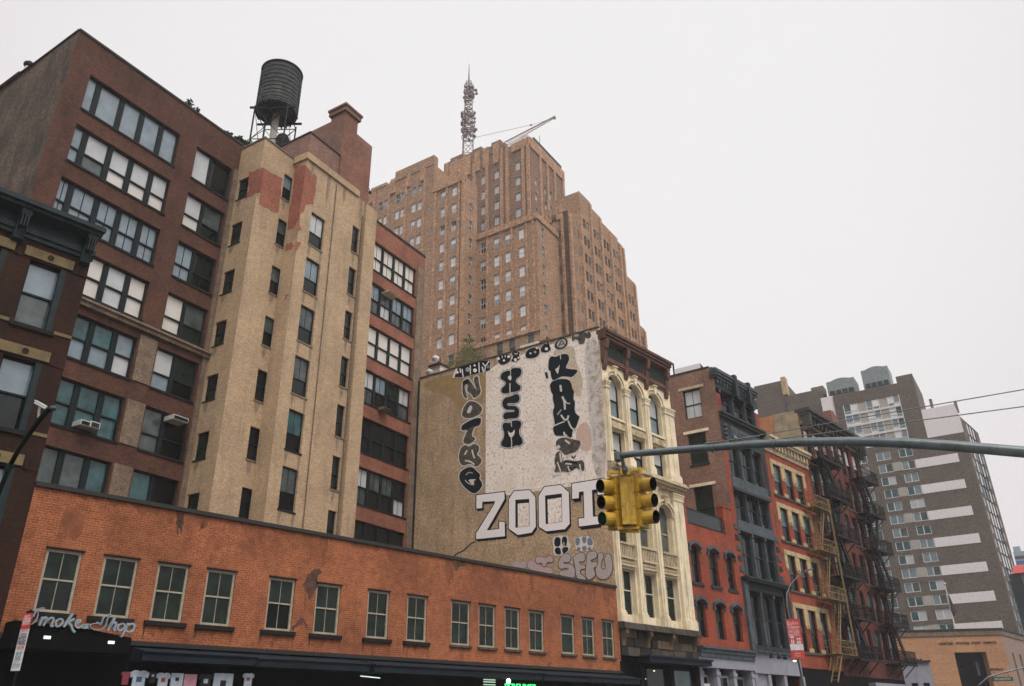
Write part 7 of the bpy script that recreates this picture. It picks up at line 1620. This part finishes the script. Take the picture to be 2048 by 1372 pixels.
# glass screen and post on the slate building's roof
iq = IS.off(-1.5); a = iq.uz(1350, 741); b = iq.uz(1400, 726); gs = thing('roof_screen', 'pale translucent screen with a dark end on the slate building roof', 'screen', iq.mat(a[0], ZI1))
mb = MB(); mb.box(iq, a[0], b[0], ZI1 - .2, b[1], -.1, 0); mb.build('panel', plain('pale_screen', (.72, .70, .70), .5, amt=.05), gs, IS)
mb = MB(); c1_, c2_ = iq.at(b[0], ZI1), iq.at(b[0], b[1]); d1_ = A.d * 2.6; mb.poly([c1_, c1_ + d1_, c2_]); mb.poly([c1_ - A.n * .1, c2_ - A.n * .1, c1_ + d1_ - A.n * .1]); mb.build('gable', IRON, gs, IS)
u, z = iq.uz(1346, 727); mb = MB(); mb.tube([iq.at(u, ZI1 - .3), iq.at(u, z)], .07, 6); mb.lathe(iq.at(u, ZI1 + .1), [(.12, 0), (.12, .5)], 8); tag(mb.build('roof_post', DARKF, None), 'short dark post at the back of the slate building roof', 'post')
# ------------------------------------------------------------------ ground, road, pavements
ASPH = plain('asphalt', (.05, .05, .052), .9, amt=.2, scale=.8, grain=.3, stain=(.03, .03, .03)); PAVE = plain('pavement_concrete', (.26, .255, .24), .9, amt=.15, scale=1, grain=.15); LINE = plain('road_paint', (.55, .54, .5), .8, amt=.2)
mb = MB(); mb.poly([(-900, -600, -.15), (900, -600, -.15), (900, 900, -.15), (-900, 900, -.15)]); struct(mb.build('ground', ASPH))
mb = MB(); mb.box(A, -80, 84, -.16, -.0, -30, 4.2); struct(mb.build('pavement', PAVE, None, A))
mb = MB(); mb.box(A, -80, 84, -.16, -.0, 22.5, 40); struct(mb.build('near_pavement', PAVE, None, A))
mb = MB(); mb.poly([A.at(-80, -.146, 4.2), A.at(130, -.146, 4.2), A.at(130, -.146, 22.5), A.at(-80, -.146, 22.5)]); struct(mb.build('road', ASPH, None, A))
for w_ in (8.7, 13.3, 17.9):
    for k in range(16): mb = MB(); u = -60 + k * 9; mb.poly([A.at(u, -.142, w_), A.at(u + 3, -.142, w_), A.at(u + 3, -.142, w_ + .12), A.at(u, -.142, w_ + .12)]); struct(mb.build('lane_marking', LINE, None, A))
# ------------------------------------------------------------------ thin rain haze
hz = bpy.data.materials.new('haze_air'); hz.use_nodes = True; n = hz.node_tree; n.nodes.clear(); o = n.nodes.new('ShaderNodeOutputMaterial'); v = n.nodes.new('ShaderNodeVolumePrincipled')
v.inputs['Color'].default_value = (.93, .93, .94, 1); v.inputs['Density'].default_value = .0005; v.inputs['Anisotropy'].default_value = .2; n.links.new(v.outputs[0], o.inputs['Volume'])
mb = MB(); mb.hexa([(-260, -40, -1.5), (320, -40, -1.5), (320, -40, 172), (-260, -40, 172), (-260, 420, -1.5), (320, 420, -1.5), (320, 420, 172), (-260, 420, 172)])
o_ = mb.build('haze', hz); o_['kind'] = 'stuff'
scene.cycles.volume_bounces = 1; scene.cycles.max_bounces = 6; scene.cycles.volume_step_rate = 4
